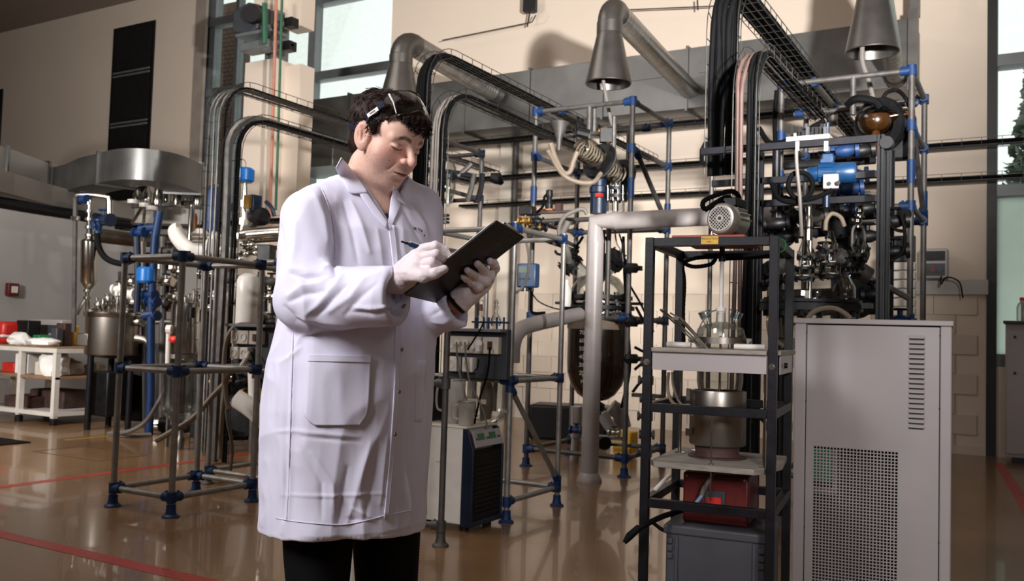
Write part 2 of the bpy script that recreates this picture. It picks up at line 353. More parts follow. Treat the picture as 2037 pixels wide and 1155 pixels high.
# ---- hanging box on its wire
hb = thing('hanging_box', (-6.36, 11.3, 5.99), 'small black box hanging on a wire high against the back wall', 'detector')
b = MB(); b.box((-6.36, 11.3, 5.99), (.19, .12, .2), .2); obj('housing', b, 'black', hb, bevel=.01)
b = MB(); b.tube([(-6.36, 11.3, 5.9), (-6.4, 11.3, 5.68)], .012, 6); obj('stem', b, 'black', hb)
b = MB(); b.tube([tuple(atY(880, 80, 11.2)), tuple(atY(1058, 44, 11.2))], .009, 5); b.tube([tuple(atY(1058, 44, 11.2)), tuple(atY(1066, 30, 11.2))], .009, 5); obj('suspension_wire', b, 'wire', label='thin stay wire running to the hanging black box', cat='wire')
b = MB(); b.tube([tuple(atY(1235, 20, 11.2)), tuple(atY(1420, 12, 11.2))], .009, 5); b.tube([tuple(atY(1387, 0, 11.2)), tuple(atY(1388, 20, 11.2))], .012, 5); obj('suspension_wire', b, 'wire', label='thin stay wire running right from the centre hood elbow', cat='wire')
# ---- large rectangular duct on the back wall
du = thing('wall_duct', (-6, 10.9, 4.4), 'long rectangular sheet-metal duct along the back wall', 'duct')
xs = [-10.4, -9.2, -8.0, -7.05, -6.0, -4.9, -3.75, -2.6, -1.18]
for a, c in zip(xs[:-1], xs[1:]): b = MB(); b.box2((a+.004, 10.7, 4.07), (c-.004, 11.42, 4.83)); obj('duct_section', b, 'duct', du, bevel=.004)
for x in xs: b = MB(); b.box2((x-.016, 10.68, 4.04), (x+.016, 11.44, 4.86)); obj('flange', b, 'duct', du)
for x in (-3.3, -4.3): b = MB(); b.box2((x-.3, 10.69, 4.5), (x+.3, 10.7, 4.53)); obj('stiffener', b, 'duct', du)
b = MB(); b.box2((-10.42, 10.5, 3.7), (-9.3, 11.42, 4.06)); obj('plenum', b, 'duct_dark', du, bevel=.01)
b = MB(); b.box2((-1.2, 10.74, 4.86), (-1.1, 10.84, 5.3)); b.box2((-1.2, 10.6, 4.0), (-1.1, 10.7, 4.9)); obj('support_post', b, 'duct_dark', du)
# ---- left ducts
def rect_sweep(pts, w, h, mb):
    P = [Vector(p) for p in pts]; vv = []
    for i, p in enumerate(P):
        t = (P[min(i+1, len(P)-1)]-P[max(i-1, 0)]); t.z = 0; t.normalize(); s = Vector((t.y, -t.x, 0))
        vv += [p+s*(w/2)+Vector((0, 0, h/2)), p-s*(w/2)+Vector((0, 0, h/2)), p-s*(w/2)-Vector((0, 0, h/2)), p+s*(w/2)-Vector((0, 0, h/2))]
    n = len(P); mb.add(vv, [(i*4+k, i*4+(k+1) % 4, i*4+4+(k+1) % 4, i*4+4+k) for i in range(n-1) for k in range(4)]+[(3, 2, 1, 0), (n*4-4, n*4-3, n*4-2, n*4-1)]); return mb
def dz(x, y, d, z): p = atd(x, y, d); return Vector((p.x, p.y, z))
ld = thing('ventilation_duct', dz(200, 330, 11, 3.06), 'galvanised rectangular duct snaking above the low white partition', 'duct')
path = bez([dz(-120, 300, 10.2, 3.1), dz(-20, 310, 11.0, 3.1), dz(60, 320, 11.9, 3.1), dz(120, 330, 12.3, 3.08), dz(158, 330, 11.9, 3.04), dz(192, 325, 11.3, 3.03), dz(225, 322, 11.0, 3.03), dz(268, 320, 10.6, 3.02), dz(315, 322, 10.6, 3.01), dz(360, 328, 11.1, 3.01), dz(392, 332, 11.9, 3.01), dz(405, 335, 12.8, 3.01)], 6)
for i0, i1, m in ((0, 13, 'duct_matte'), (13, 19, 'duct_matte'), (19, 37, 'duct'), (37, len(path)-1, 'duct')): obj('duct_section', rect_sweep(path[i0:i1+1], .42, .36, MB()), m, ld, smooth=25)
for i in (6, 13, 19, 37, 55): obj('flange', rect_sweep([path[i]-(path[min(i+1, len(path)-1)]-path[i]).normalized()*.02, path[i]+(path[min(i+1, len(path)-1)]-path[i]).normalized()*.02], .47, .41, MB()), 'duct', ld)
ld2 = thing('ventilation_duct', dz(80, 375, 11, 2.8), 'lower flat galvanised duct under the snaking duct', 'duct')
pth = [dz(-120, 350, 9.6, 2.78), dz(0, 362, 10.6, 2.78), dz(80, 376, 11.3, 2.76), dz(150, 388, 11.9, 2.74), dz(260, 402, 12.6, 2.70), dz(400, 405, 13.0, 2.75)]
for a, c in zip(pth[:-1], pth[1:]): obj('duct_section', rect_sweep([a, c], .35, .25, MB()), 'duct_matte', ld2)
b = MB(); b.tube([dz(-120, 395, 9.8, 2.56), dz(60, 405, 10.9, 2.55), dz(165, 415, 11.6, 2.55), dz(260, 425, 12.2, 2.53)], .07, 12); obj('overhead_pipe', b, 'black_steel', label='black overhead pipe under the lower flat duct', cat='pipe')
for x, y in ((95, 408), (320, 400)):
    b = MB(); p = dz(x, y, 12.4, 2.8); b.box((p.x, p.y, 2.9), (.16, .1, .5)); obj('duct_hanger', b, 'duct_dark', ld2)
b = MB(); b.box2((-12.48, 4.95, 0), (-12.38, 6.7, 2.55)); obj('door_1', b, mat('door_beige', '9c8b77', .6, 0, .06, 4), **ST)
b = MB(); b.box((-12.44, 7.5, 1.62), (.09, .16, .18)); al = obj('call_point', b, 'red', label='small red alarm box on the white partition wall', cat='alarm', bevel=.012)
b = MB(); b.box((-12.38, 7.5, 1.62), (.02, .08, .09)); obj('press_plate', b, 'white_plastic', al)
# ---- right end of the hall: meter box on the ledge, fridge, bottle
cb = thing('control_box', (-.98, 11.3, 1.98), 'grey control box with dark front on the ledge by the right window', 'control box')
b = MB(); b.box2((-1.13, 11.2, 1.975), (-.84, 11.42, 2.31)); obj('case', b, 'cab', cb, bevel=.01)
b = MB(); b.box2((-1.11, 11.19, 2.17), (-.86, 11.205, 2.28)); obj('display', b, 'cab_dark', cb)
b = MB(); b.box2((-1.11, 11.19, 2.0), (-.86, 11.205, 2.14)); obj('socket_plate', b, 'dark_panel', cb)
for x in (-1.05, -.92): b = MB(); b.cyl((x, 11.2, 2.07), (x, 11.165, 2.07), .035, 14); obj('socket', b, 'blue_dark', cb)
b = MB(); b.cyl((-.985, 11.2, 2.07), (-.985, 11.165, 2.07), .035, 14); obj('socket', b, 'red', cb)
b = MB(); b.tube(bez([(-.9, 11.2, 2.0), (-.9, 11.15, 1.9), (-.84, 11.15, 1.98), (-.72, 11.2, 1.93), (-.68, 11.2, 1.75)]), .008, 6); obj('lead', b, 'cable', cb)
fr = thing('storage_cabinet', (.2, 10.98, 0), 'grey metal cabinet standing below the right window', 'cabinet')
b = MB(); b.box2((-.26, 10.98, .06), (.5, 11.45, 1.47)); obj('carcass', b, 'cab', fr, bevel=.008)
b = MB(); b.box2((-.25, 10.95, .1), (.49, 10.979, 1.40)); d_ = obj('door', b, 'cab', fr, bevel=.006)
for z in (1.33, .95): b = MB(); b.cyl((-.17, 10.95, z), (-.17, 10.93, z), .014, 12); obj('lock', b, 'black', d_)
b = MB(); b.box2((-.28, 10.9, 1.47), (.52, 11.47, 1.5)); obj('top', b, 'dark_panel', fr, bevel=.006)
b = MB(); b.box2((-.2, 11.0, .0), (.45, 11.4, .06)); obj('plinth', b, 'black', fr)
bo = thing('reagent_bottle', (-.10, 11.1, 1.5), 'white plastic bottle with a red cap on the grey cabinet', 'bottle')
b = MB(); b.lathe((-.10, 11.1, 1.5), [(.0, 0), (.055, 0), (.06, .02), (.06, .15), (.045, .19), (.025, .21), (.025, .23)]); obj('bottle_body', b, 'clear_plastic', bo)
b = MB(); b.lathe((-.10, 11.1, 1.72), [(.03, 0), (.03, .035), (0, .036)]); obj('cap', b, 'redbright', bo)
b = MB(); b.lathe((-.02, 11.28, 1.5), [(.0, 0), (.10, 0), (.105, .25), (.112, .26), (.10, .25), (.095, .01), (0, .01)], seg=24); obj('beaker', b, 'clear_plastic', label='large clear beaker behind the red-capped bottle', cat='beaker')
# ================================================================== the man
MO = cam_pt(-.40, 2.25, 0)                       # where he stands
def Lp(x, y, dd=0.):                             # a point of the figure: 2.25+dd metres ahead of the lens
    w = atd(x, y, 2.25+dd)-MO; return np.array((w.dot(r0), w.dot(f0), w.z))
def toworld(p): return MO+r0*p[0]+f0*p[1]+Vector((0, 0, p[2]))
def px_of(P):                                    # local points -> picture coordinates
    P = np.asarray(P); w = np.outer(P[:, 0], np.array(r0))+np.outer(P[:, 1], np.array(f0)); w[:, 2] += P[:, 2]
    w = w+np.array(MO-CAM); d = w@np.array(FWD)
    return np.stack([W/2+F*(w@np.array(RT))/d, H/2-F*(w@np.array(UP))/d, d], 1)
# ---- signed-distance modelling
def nrm(a): return np.sqrt((a*a).sum(-1))
def s_ell(p, c, r):
    q = p-np.asarray(c, np.float32); r = np.asarray(r, np.float32); k0 = nrm(q/r); k1 = nrm(q/(r*r))+1e-6
    return k0*(k0-1)/k1
def s_sph(p, c, r): return nrm(p-np.asarray(c, np.float32))-r
def s_cap(p, a, b, ra, rb=None):
    a = np.asarray(a, np.float32); b = np.asarray(b, np.float32); rb = ra if rb is None else rb
    ab = b-a; t = np.clip(((p-a)@ab)/(ab@ab), 0, 1); return nrm(p-a-t[:, None]*ab)-(ra+(rb-ra)*t)
def smin(a, b, k): h = np.clip(.5+.5*(b-a)/k, 0, 1); return b+(a-b)*h-k*h*(1-h)
def smax(a, b, k): return -smin(-a, -b, k)
def chain(p, pts, rs, k=.004):
    d = None
    for i in range(len(pts)-1):
        e = s_cap(p, pts[i], pts[i+1], rs[i], rs[i+1]); d = e if d is None else smin(d, e, k)
    return d
def vnoise(p, seed=0):
    p = np.asarray(p, np.float64); i = np.floor(p).astype(np.int64); f = p-i; f = f*f*(3-2*f); out = 0
    for dx in (0, 1):
        for dy in (0, 1):
            for dz in (0, 1):
                n = (i[:, 0]+dx)*73856093 ^ (i[:, 1]+dy)*19349663 ^ (i[:, 2]+dz)*83492791 ^ (seed*2654435761)
                n = (n ^ (n >> 13))*1274126177 & 0xffffffff; n = (n ^ (n >> 16)) & 0xffff
                w = (f[:, 0] if dx else 1-f[:, 0])*(f[:, 1] if dy else 1-f[:, 1])*(f[:, 2] if dz else 1-f[:, 2])
                out = out+w*(n/32767.5-1)
    return out
def sdf_mesh(fn, lo, hi, h, st=6):
    """surface nets on a sparse grid -> vertices, quads"""
    lo = np.asarray(lo, np.float64); n = np.ceil((np.asarray(hi)-lo)/h/st).astype(int)*st+1
    ax = [lo[k]+h*np.arange(n[k]) for k in range(3)]; cx = [a[::st] for a in ax]
    G = np.stack(np.meshgrid(*cx, indexing='ij'), -1).reshape(-1, 3).astype(np.float32)
    c = fn(G).reshape([len(a) for a in cx]); V = c
    for k in range(3):
        idx = np.arange(n[k])/st; i0 = np.minimum(idx.astype(int), V.shape[k]-2); t = idx-i0
        sh = [1, 1, 1]; sh[k] = -1; t = t.reshape(sh); V = np.take(V, i0, k)*(1-t)+np.take(V, i0+1, k)*t
    V = V.astype(np.float32); band = np.abs(V) < st*h*1.15; I = np.argwhere(band)
    P = (lo+I*h).astype(np.float32); V[band] = np.concatenate([fn(P[i:i+200000]) for i in range(0, len(P), 200000)])
    S = V < 0; a = S[:-1, :-1, :-1]; allin = a.copy(); anyin = a.copy(); corner = {}
    m = [slice(0, -1), slice(1, None)]
    for x in (0, 1):
        for y in (0, 1):
            for z in (0, 1): b = S[m[x], m[y], m[z]]; allin &= b; anyin |= b
    cell = anyin & ~allin; ids = -np.ones(cell.shape, np.int64); C = np.argwhere(cell); ids[cell] = np.arange(len(C))
    acc = np.zeros((len(C), 3)); cnt = np.zeros(len(C))
    cv = {(x, y, z): V[C[:, 0]+x, C[:, 1]+y, C[:, 2]+z] for x in (0, 1) for y in (0, 1) for z in (0, 1)}
    for A in cv:
        for k in range(3):
            if A[k]: continue
            B = list(A); B[k] = 1; va = cv[A]; vb = cv[tuple(B)]; cr = (va < 0) != (vb < 0)
            t = np.where(cr, va/np.where(cr, va-vb, 1), 0); q = np.tile(np.array(A, float), (len(C), 1)); q[:, k] += t
            acc[cr] += q[cr]; cnt[cr] += 1
    P = lo+(C+acc/cnt[:, None])*h; faces = []
    for k in range(3):
        u, v = (k+1) % 3, (k+2) % 3
        s0 = [slice(None)]*3; s1 = [slice(None)]*3; s0[k] = slice(0, -1); s1[k] = slice(1, None)
        A = S[tuple(s0)]; B = S[tuple(s1)]; E = np.argwhere(A != B)
        E = E[(E[:, u] > 0) & (E[:, v] > 0) & (E[:, u] < n[u]-1) & (E[:, v] < n[v]-1)]
        def at(du, dv):
            q = E.copy(); q[:, u] -= du; q[:, v] -= dv; return ids[q[:, 0], q[:, 1], q[:, 2]]
        Q = np.stack([at(1, 1), at(0, 1), at(0, 0), at(1, 0)], 1); fl = ~A[E[:, 0], E[:, 1], E[:, 2]]
        Q[fl] = Q[fl][:, ::-1]; faces.append(Q)
    Fq = np.concatenate(faces); return P, Fq[(Fq >= 0).all(1)]
def relax(P, Fq, n=1, w=.5):
    for _ in range(n):
        acc = np.zeros_like(P); cnt = np.zeros(len(P))
        for a, b in ((0, 1), (1, 2), (2, 3), (3, 0)):
            np.add.at(acc, Fq[:, a], P[Fq[:, b]]); np.add.at(acc, Fq[:, b], P[Fq[:, a]]); np.add.at(cnt, Fq[:, a], 1); np.add.at(cnt, Fq[:, b], 1)
        P = P*(1-w)+w*acc/np.maximum(cnt, 1)[:, None]
    return P
def normals(P, Fq):
    fn = np.cross(P[Fq[:, 2]]-P[Fq[:, 0]], P[Fq[:, 3]]-P[Fq[:, 1]]); N = np.zeros_like(P)
    for k in range(4): np.add.at(N, Fq[:, k], fn)
    return N/(nrm(N)[:, None]+1e-12)
man = thing('person', MO, 'man in a white lab coat, white gloves and black trousers writing on a clipboard', 'person')
man.rotation_euler = (0, 0, yaw)
def mobj(name, P, Fq, m, col=None, label=None, smooth=True):
    me = bpy.data.meshes.new(name); me.from_pydata([tuple(p) for p in P], [], [tuple(int(i) for i in q) for q in Fq]); me.update()
    me.materials.append(M[m] if isinstance(m, str) else m)
    if smooth: me.shade_smooth()
    if col is not None:
        at = me.color_attributes.new('Col', 'FLOAT_COLOR', 'POINT'); at.data.foreach_set('color', np.concatenate([col, np.ones((len(P), 1))], 1).astype(np.float32).ravel())
    o = bpy.data.objects.new(name, me); COL.objects.link(o); o.parent = man
    if label: o['label'] = label
    return o
def attr_mat(name, rough, bump=0., bs=300., sss=0., coat=0., stripes=False, var=.04):
    m = mat(name, 'ffffff', rough, 0, var, 40, bump=bump, bscale=bs, coat=coat, rvar=.06); nt = m.node_tree; b = nt.nodes['Principled BSDF']
    src = b.inputs['Base Color'].links[0].from_socket; a = nt.nodes.new('ShaderNodeAttribute'); a.attribute_name = 'Col'
    mx = nt.nodes.new('ShaderNodeMix'); mx.data_type = 'RGBA'; mx.blend_type = 'MULTIPLY'; mx.inputs[0].default_value = 1
    nt.links.new(a.outputs[0], mx.inputs[6]); nt.links.new(src, mx.inputs[7]); nt.links.new(mx.outputs[2], b.inputs['Base Color'])
    if sss: b.inputs['Subsurface Weight'].default_value = sss; b.inputs['Subsurface Radius'].default_value = (.012, .005, .003); b.inputs['Subsurface Scale'].default_value = .5
    return m
attr_mat('skin', .48, .12, 420, sss=.12)
mat('hair', '2b1c17', .62, 0, .4, 60, spec=.3)
mat('cotton', 'dfddf0', .8, 0, .035, 30, bump=.05, bscale=500, stretch=(1, 1, .15), spec=.25)
mat('glove', 'e0d3d6', .5, 0, .05, 30, bump=.2, bscale=140, spec=.35)
mat('trousers', '0b0b0d', .8, 0, .25, 20, bump=.1, bscale=300, spec=.15)
mat('navy', '141c33', .7, 0, .2, 30)
# ---- head
psi, pit = math.radians(54), math.radians(27)
fw = np.array((math.sin(psi), -math.cos(psi), 0)); lf = np.array((math.cos(psi), math.sin(psi), 0)); zz = np.array((0, 0, 1.))
HX = fw*math.cos(pit)-zz*math.sin(pit); HZ = zz*math.cos(pit)+fw*math.sin(pit); HY = lf
HC = Lp(768, 264, -.02); HR = np.stack([HX, HY, HZ]).astype(np.float32)       # rows: head axes
def h2l(q): return HC+np.asarray(q)@HR
def both(f): return lambda p: np.minimum(f(p, 1), f(p, -1))
NB = [Lp(722, 400, .03), Lp(742, 335, 0)]                                 # neck base and top
def head_q(q):                                                            # head surface in head axes
    d = s_ell(q, (-.010, 0, .024), (.094, .075, .070))
    d = smin(d, s_ell(q, (.034, 0, -.03), (.060, .061, .084)), .03)
    d = smin(d, s_ell(q, (.058, 0, .028), (.040, .055, .040)), .02)
    d = smin(d, s_ell(q, (.034, 0, -.078), (.050, .060, .038)), .02)
    d = smin(d, s_sph(q, (.069, 0, -.098), .023), .022)
    d = smin(d, s_ell(q, (.026, 0, -.104), (.050, .052, .030)), .03)
    d = smin(d, s_ell(q, (.074, 0, -.062), (.028, .034, .030)), .018)
    y = np.abs(q[:, 1]); a = np.stack([q[:, 0], y, q[:, 2]], 1)           # mirrored half
    d = smin(d, s_sph(a, (.050, .038, -.045), .033), .02)
    d = smin(d, s_cap(a, (.0925, .010, .009), (.074, .046, .008), .0095, .008), .012)
    d = smax(d, -s_ell(a, (.1035, .032, -.010), (.017, .018, .0115)), .014)
    d = smin(d, s_ell(a, (.0785, .0320, -.011), (.0135, .0150, .0115)), .004)
    d = smin(d, s_cap(q, (.0915, 0, .000), (.1165, 0, -.030), .0084, .0096), .012)
    d = smin(d, s_sph(q, (.1185, 0, -.0335), .0096), .007)
    d = smin(d, s_sph(a, (.1050, .0128, -.0365), .0078), .006)
    d = smax(d, -s_sph(a, (.1120, .0068, -.0445), .0038), .003)
    d = smax(d, -s_cap(a, (.0985, .0235, -.036), (.086, .036, -.066), .0018, .0022), .007)
    d = smin(d, s_ell(q, (.0945, 0, -.0645), (.0125, .0215, .0055)), .006)
    d = smin(d, s_ell(q, (.0935, 0, -.0745), (.0125, .0185, .0062)), .006)
    d = smax(d, -s_ell(q, (.106, 0, -.0695), (.014, .0255, .0011)), .003)
    d = smax(d, -s_ell(q, (.1005, 0, -.0855), (.010, .016, .004)), .008)
    # ears
    e = q-np.array((.008, 0, -.019), np.float32); s = np.abs(e[:, 1]); ca, sa = math.cos(.25), math.sin(.25)
    ex = e[:, 0]*ca+e[:, 2]*sa; ez = -e[:, 0]*sa+e[:, 2]*ca; E = np.stack([ex, s-.078+ex*.35, ez], 1)
    ear = s_ell(E, (0, 0, .002), (.0205, .0078, .0345)); ear = smin(ear, s_ell(E, (.004, -.001, -.026), (.010, .006, .012)), .006)
    ear = smax(ear, -s_ell(E, (.003, .0085, .004), (.0115, .0075, .021)), .004)
    ear = smin(ear, s_ell(E, (.0165, .003, -.004), (.004, .005, .008)), .004)
    ear = smin(ear, s_cap(E, (-.004, .003, .012), (.0, .003, -.012), .0028), .003)
    return smin(d, ear, .005)
def body_fn(p):
    d = head_q((p-HC.astype(np.float32))@HR.T)
    d = smin(d, s_cap(p, NB[0], NB[1], .068, .060), .022)
    c = s_ell(p, Lp(730, 425, .03), (.10, .085, .07)); return smin(d, c, .03)
lo = HC-np.array((.135, .15, .24)); hi = HC+np.array((.15, .15, .14))
P, Q = sdf_mesh(body_fn, lo, hi, .0019); q = (P-HC)@HR.T
base = np.array(lin('eabfac')); col = np.tile(base, (len(P), 1)); ya = np.abs(q[:, 1])
def blend(mask, c): global col; mk = np.clip(mask, 0, 1)[:, None]; col = col*(1-mk)+np.array(lin(c))*mk
def gs(c, r): return np.exp(-(((q-np.array(c))/np.array(r))**2).sum(1))
def gsa(c, r): return np.exp(-(((np.stack([q[:, 0], ya, q[:, 2]], 1)-np.array(c))/np.array(r))**2).sum(1))
blend(.55*gsa((.075, .045, -.035), (.04, .028, .028)), 'd08a7c')
blend(.6*gs((.116, 0, -.038), (.02, .02, .018)), 'd08a7e')
blend(.5*gsa((-.015, .085, 0), (.04, .02, .045)), 'd48877')
blend(.6*gsa((.013, .086, -.014), (.009, .02, .016)), '9c5a4b')  # shade in the ear hollow painted into the skin colour
st = np.clip((-.040-q[:, 2])/.025, 0, 1)*np.clip((q[:, 0]+.005)/.03, 0, 1)
st = np.maximum(st, np.clip((-.015-q[:, 2])/.03, 0, 1)*np.clip((ya-.045)/.012, 0, 1)*np.clip((q[:, 0]+.0)/.02, 0, 1))
blend(st*(.30+.22*vnoise(q*700, 3)), '8a6a60')
blend(.4*gs((.098, 0, -.057), (.02, .022, .006)), '9a7468')
lipz = np.where(q[:, 2] > -.0695, (q[:, 2]+.0695)/.0062, (-.0695-q[:, 2])/.0088)
blend(np.clip(1.6-1.6*np.sqrt(lipz**2+(q[:, 1]/.0235)**2), 0, 1)*(q[:, 0] > .085), 'b8756c')
blend(1.0*np.exp(-((q[:, 2]+.0695)/.0014)**2)*(ya < .024)*(q[:, 0] > .085), '5f332f')
bz = .0115+.0045*np.sin(np.clip((ya-.012)/.036, 0, 1)*PI)-.006*np.clip((ya-.03)/.02, 0, 1)
brow = np.clip(1.5-np.abs(q[:, 2]-bz)/.0050, 0, 1)*np.clip((ya-.010)/.005, 0, 1)*np.clip((.052-ya)/.012, 0, 1)*(q[:, 0] > .05)
blend(brow*(.85+.25*vnoise(q*np.array((900, 500, 1400)), 5)), '2a1c18')
eye = (q[:, 0] > .07)*(ya > .017)*(ya < .050); ez = q[:, 2]+.0150+((ya-.0325)/.015)**2*-.003
blend(eye*np.exp(-((ez+.0016)/.0026)**2)*np.clip((.0165-np.abs(ya-.0325))/.003, 0, 1), '1c110f')
blend(.55*eye*np.exp(-((q[:, 2]+.0040)/.0018)**2)*np.clip((.016-np.abs(ya-.0325))/.005, 0, 1), '8a5547')
blend(.35*eye*np.exp(-((q[:, 2]+.0225)/.004)**2), 'a8705f')
blend(.95*np.exp(-((q[:, 1]+.043)**2+(q[:, 2]+.047)**2)/.0013**2)*(q[:, 0] > 0), '4a2a22')
blend(.9*np.exp(-((np.stack([q[:, 0], ya, q[:, 2]], 1)-np.array((.1125, .0068, -.0445)))**2).sum(1)/.0036**2), '3a1d18')
SKIN = attr_mat
body = mobj('body', P, Q, 'skin', col)
# ---- hair: cap plus locks
bvh_h = None
AZ = np.radians([-180, -150, -125, -106, -92, -84, -78, -72, -66, -60, -46, -36, -22, 0, 25, 40, 55, 70, 78, 86, 92, 100, 112, 128, 150, 180])
ZM = -.012*np.exp(-(AZ/.9)**2)+np.array([-.085, -.085, -.07, -.03, .018, .030, -.022, -.040, -.012, .030, .062, .070, .060, .053, .049, .055, .04, .0, -.04, -.03, .03, .018, -.03, -.07, -.085, -.085])
def hairline(q): return np.interp(np.arctan2(q[:, 1], q[:, 0]), AZ, ZM)
def hair_q(q, th=.0075):
    n = .0035*vnoise(q*np.array((55, 90, 55)), 11)+.0016*vnoise(q*np.array((150, 260, 150)), 12)
    t = th+.000*np.clip((q[:, 2]-.055)/.05, 0, 1)+.009*np.exp(-(((q-np.array((.085, .02, .07)))/np.array((.03, .05, .025)))**2).sum(1))
    t = t*np.clip(.45+.55*(q[:, 2]+.03)/.06, .35, 1)
    d = s_ell(q, (-.010, 0, .024), (.094, .075, .070)); d = smin(d, s_ell(q, (.058, 0, .030), (.040, .055, .040)), .02)-t-n
    d = smin(d, s_ell(q, (-.048, 0, -.035), (.045, .056, .052)), .02)
    return smax(d, (hairline(q)-q[:, 2])*.8+.003*vnoise(q*np.array((160, 160, 60)), 13), .006)
hp, hq = sdf_mesh(lambda p: hair_q((p-HC.astype(np.float32))@HR.T), HC-.15, HC+.16, .0026)
hair = mobj('hair', hp, hq, 'hair')
hn = normals(hp, hq); rng = np.random.default_rng(4); lk = MB(); hl = (hp-HC)@HR.T; hnl = hn@HR.T
crown = np.array((-.055, .005, .085)); N_ = 9000
ii = rng.choice(len(hp), N_, replace=True); pr = hl[ii]; nr = hnl[ii]
fl_ = np.stack([vnoise(pr*28, 41), vnoise(pr*28, 42), vnoise(pr*28, 43)], 1)
for p, n, fz in zip(pr, nr, fl_):
    gv = p-np.array((.0085, 0, .029)); gq_ = gv@np.array((-.813, 0, .582)); ga = math.atan2(gv[1], gv@np.array((.582, 0, .813)))
    if abs(ga) < 1.1 and -.036 < gq_ < .034 and gv@np.array((.582, 0, .813)) > 0: n = n*.55; p = p-n*.004
    dr = p-crown; dr = dr/(np.linalg.norm(dr)+1e-6)+np.array((.25, -.1, -.15))+1.1*fz+.12*rng.normal(size=3); t = dr-n*(dr@n); t /= np.linalg.norm(t)+1e-6
    L_ = rng.uniform(.012, .024); b = np.cross(n, t)*(fz[0]*.8+rng.normal()*.12); lift = rng.uniform(.05, .17); pts = []
    for s in (0, .35, .7, 1): pts.append(p-n*.0012+t*L_*s+b*L_*s*s+n*L_*(lift*s-(.10+lift*.8)*s*s))
    lk.tube([h2l(x) for x in pts], [.0009, .0011, .0008, .0002], 3, cap=False)
locks = mobj('hair_locks', np.array(lk.v), [f for f in lk.f], 'hair'); locks['kind'] = 'stuff'
# ---- coat
TZ, TX, TY, TA, TB = [np.array(c) for c in zip(*[(Lp(0, y)[2], Lp((xl+xr)/2, y)[0], dy, (xr-xl)/2*.00125/.872*k, (xr-xl)/2*.00125/.872*kb) for y, xl, xr, dy, k, kb in (
    (1050, 544, 838, 0, 1, .80), (960, 546, 838, 0, 1, .78), (880, 545, 842, 0, 1, .77), (790, 546, 847, 0, 1, .76), (700, 556, 852, 0, 1, .76), (600, 578, 856, .0, 1, .74),
    (510, 596, 858, .01, 1, .72), (440, 604, 852, .02, 1, .70), (395, 618, 838, .03, .98, .66), (360, 655, 812, .035, .9, .6), (335, 690, 790, .04, .8, .6))])]
s4 = math.sqrt(.5)
def torso(p, grow=0.):
    z = p[:, 2]; o = np.argsort(TZ); zi = TZ[o]
    cx = np.interp(z, zi, TX[o]); cy = np.interp(z, zi, TY[o]); a = np.interp(z, zi, TA[o])+grow; b = np.interp(z, zi, TB[o])+grow
    u = (p[:, 0]-cx)*s4+(p[:, 1]-cy)*s4; v = (p[:, 0]-cx)*s4-(p[:, 1]-cy)*s4          # u: his left, v: forward
    th = np.arctan2(v/b, u/a); hem = np.clip((.98-z)/.25, 0, 1)
    rp = 1+hem*(.020*np.sin(5*th+.8)+.012*np.sin(9*th+2.1+z*4))+.010*np.clip((1.25-z)/.3, 0, 1)*np.sin(7*th+z*3)
    e = 2.25; rr = (np.abs(u/a)**e+np.abs(v/b)**e)**(1/e)
    d = (rr/rp-1)*np.minimum(a, b)*.95; return d
RS, RE, RW = Lp(615, 430, -.11), Lp(616, 594, -.17), Lp(800, 587, -.265)
LS, LE, LW = Lp(826, 420, .12), Lp(838, 622, .05), Lp(935, 596, -.06)
HEM = Lp(700, 1040)[2]
def coat_fn(p):
    d = torso(p)
    d = smin(d, s_cap(p, Lp(735, 374, .03), Lp(632, 408, -.085), .055, .052), .05)
    d = smin(d, s_cap(p, Lp(745, 372, .03), Lp(822, 408, .115), .055, .060), .05)
    up = s_cap(p, RS, RE, .066, .071); ax = (RW-RE)/np.linalg.norm(RW-RE); t = (p-RE.astype(np.float32))@ax.astype(np.float32); LR = np.linalg.norm(RW-RE)
    fo = s_cap(p, RE, RW+ax*.1, .070, .060); fo = smax(fo, t-(LR-.012), .003); arm = smin(up, fo, .028)
    arm = smax(arm, -np.maximum(s_cap(p, RW-ax*.035, RW+ax*.1, .049, .052), .0*t-t+(LR-.05)), .003)
    d = smin(d, arm, .012)
    up = s_cap(p, LS, LE, .070, .062); ax = (LW-LE)/np.linalg.norm(LW-LE); t = (p-LE.astype(np.float32))@ax.astype(np.float32); LL = np.linalg.norm(LW-LE)
    fo = s_cap(p, LE, LW+ax*.1, .058, .060); fo = smax(fo, t-(LL-.03), .003); arm = smin(up, fo, .025)
    arm = smax(arm, -np.maximum(s_cap(p, LW-ax*.06, LW+ax*.1, .048, .051), -t+(LL-.085)), .003)
    d = smin(d, arm, .012)
    # neck opening and V
    d = smax(d, -s_cap(p, NB[0]+np.array((0, 0, -.02)), NB[1]+np.array((0, 0, .04)), .066, .066), .004)
    a = Lp(728, 372, -.1); b = Lp(788, 372, -.1); c = Lp(772, 443, -.1)
    def hp_(i, j):
        ex, ez = j[0]-i[0], j[2]-i[2]; l = math.hypot(ex, ez); return ((p[:, 0]-i[0])*ez-(p[:, 2]-i[2])*ex)/l
    tri = np.maximum(np.maximum(-hp_(a, b)-.05, -hp_(b, c)), -hp_(c, a)); d = smax(d, -np.maximum(tri, p[:, 1]-.05), .003)
    hz = HEM+.012*np.sin((p[:, 0]+.1)*14)*.5
    d = smax(d, hz-p[:, 2], .002)
    d = smax(d, -np.maximum(torso(p, -.014), p[:, 2]-HEM-.10), .003)
    return d
cp, cq = sdf_mesh(coat_fn, (-.27, -.46, HEM-.03), (.27, .30, 1.66), .0039); cp = relax(cp, cq, 2, .4)
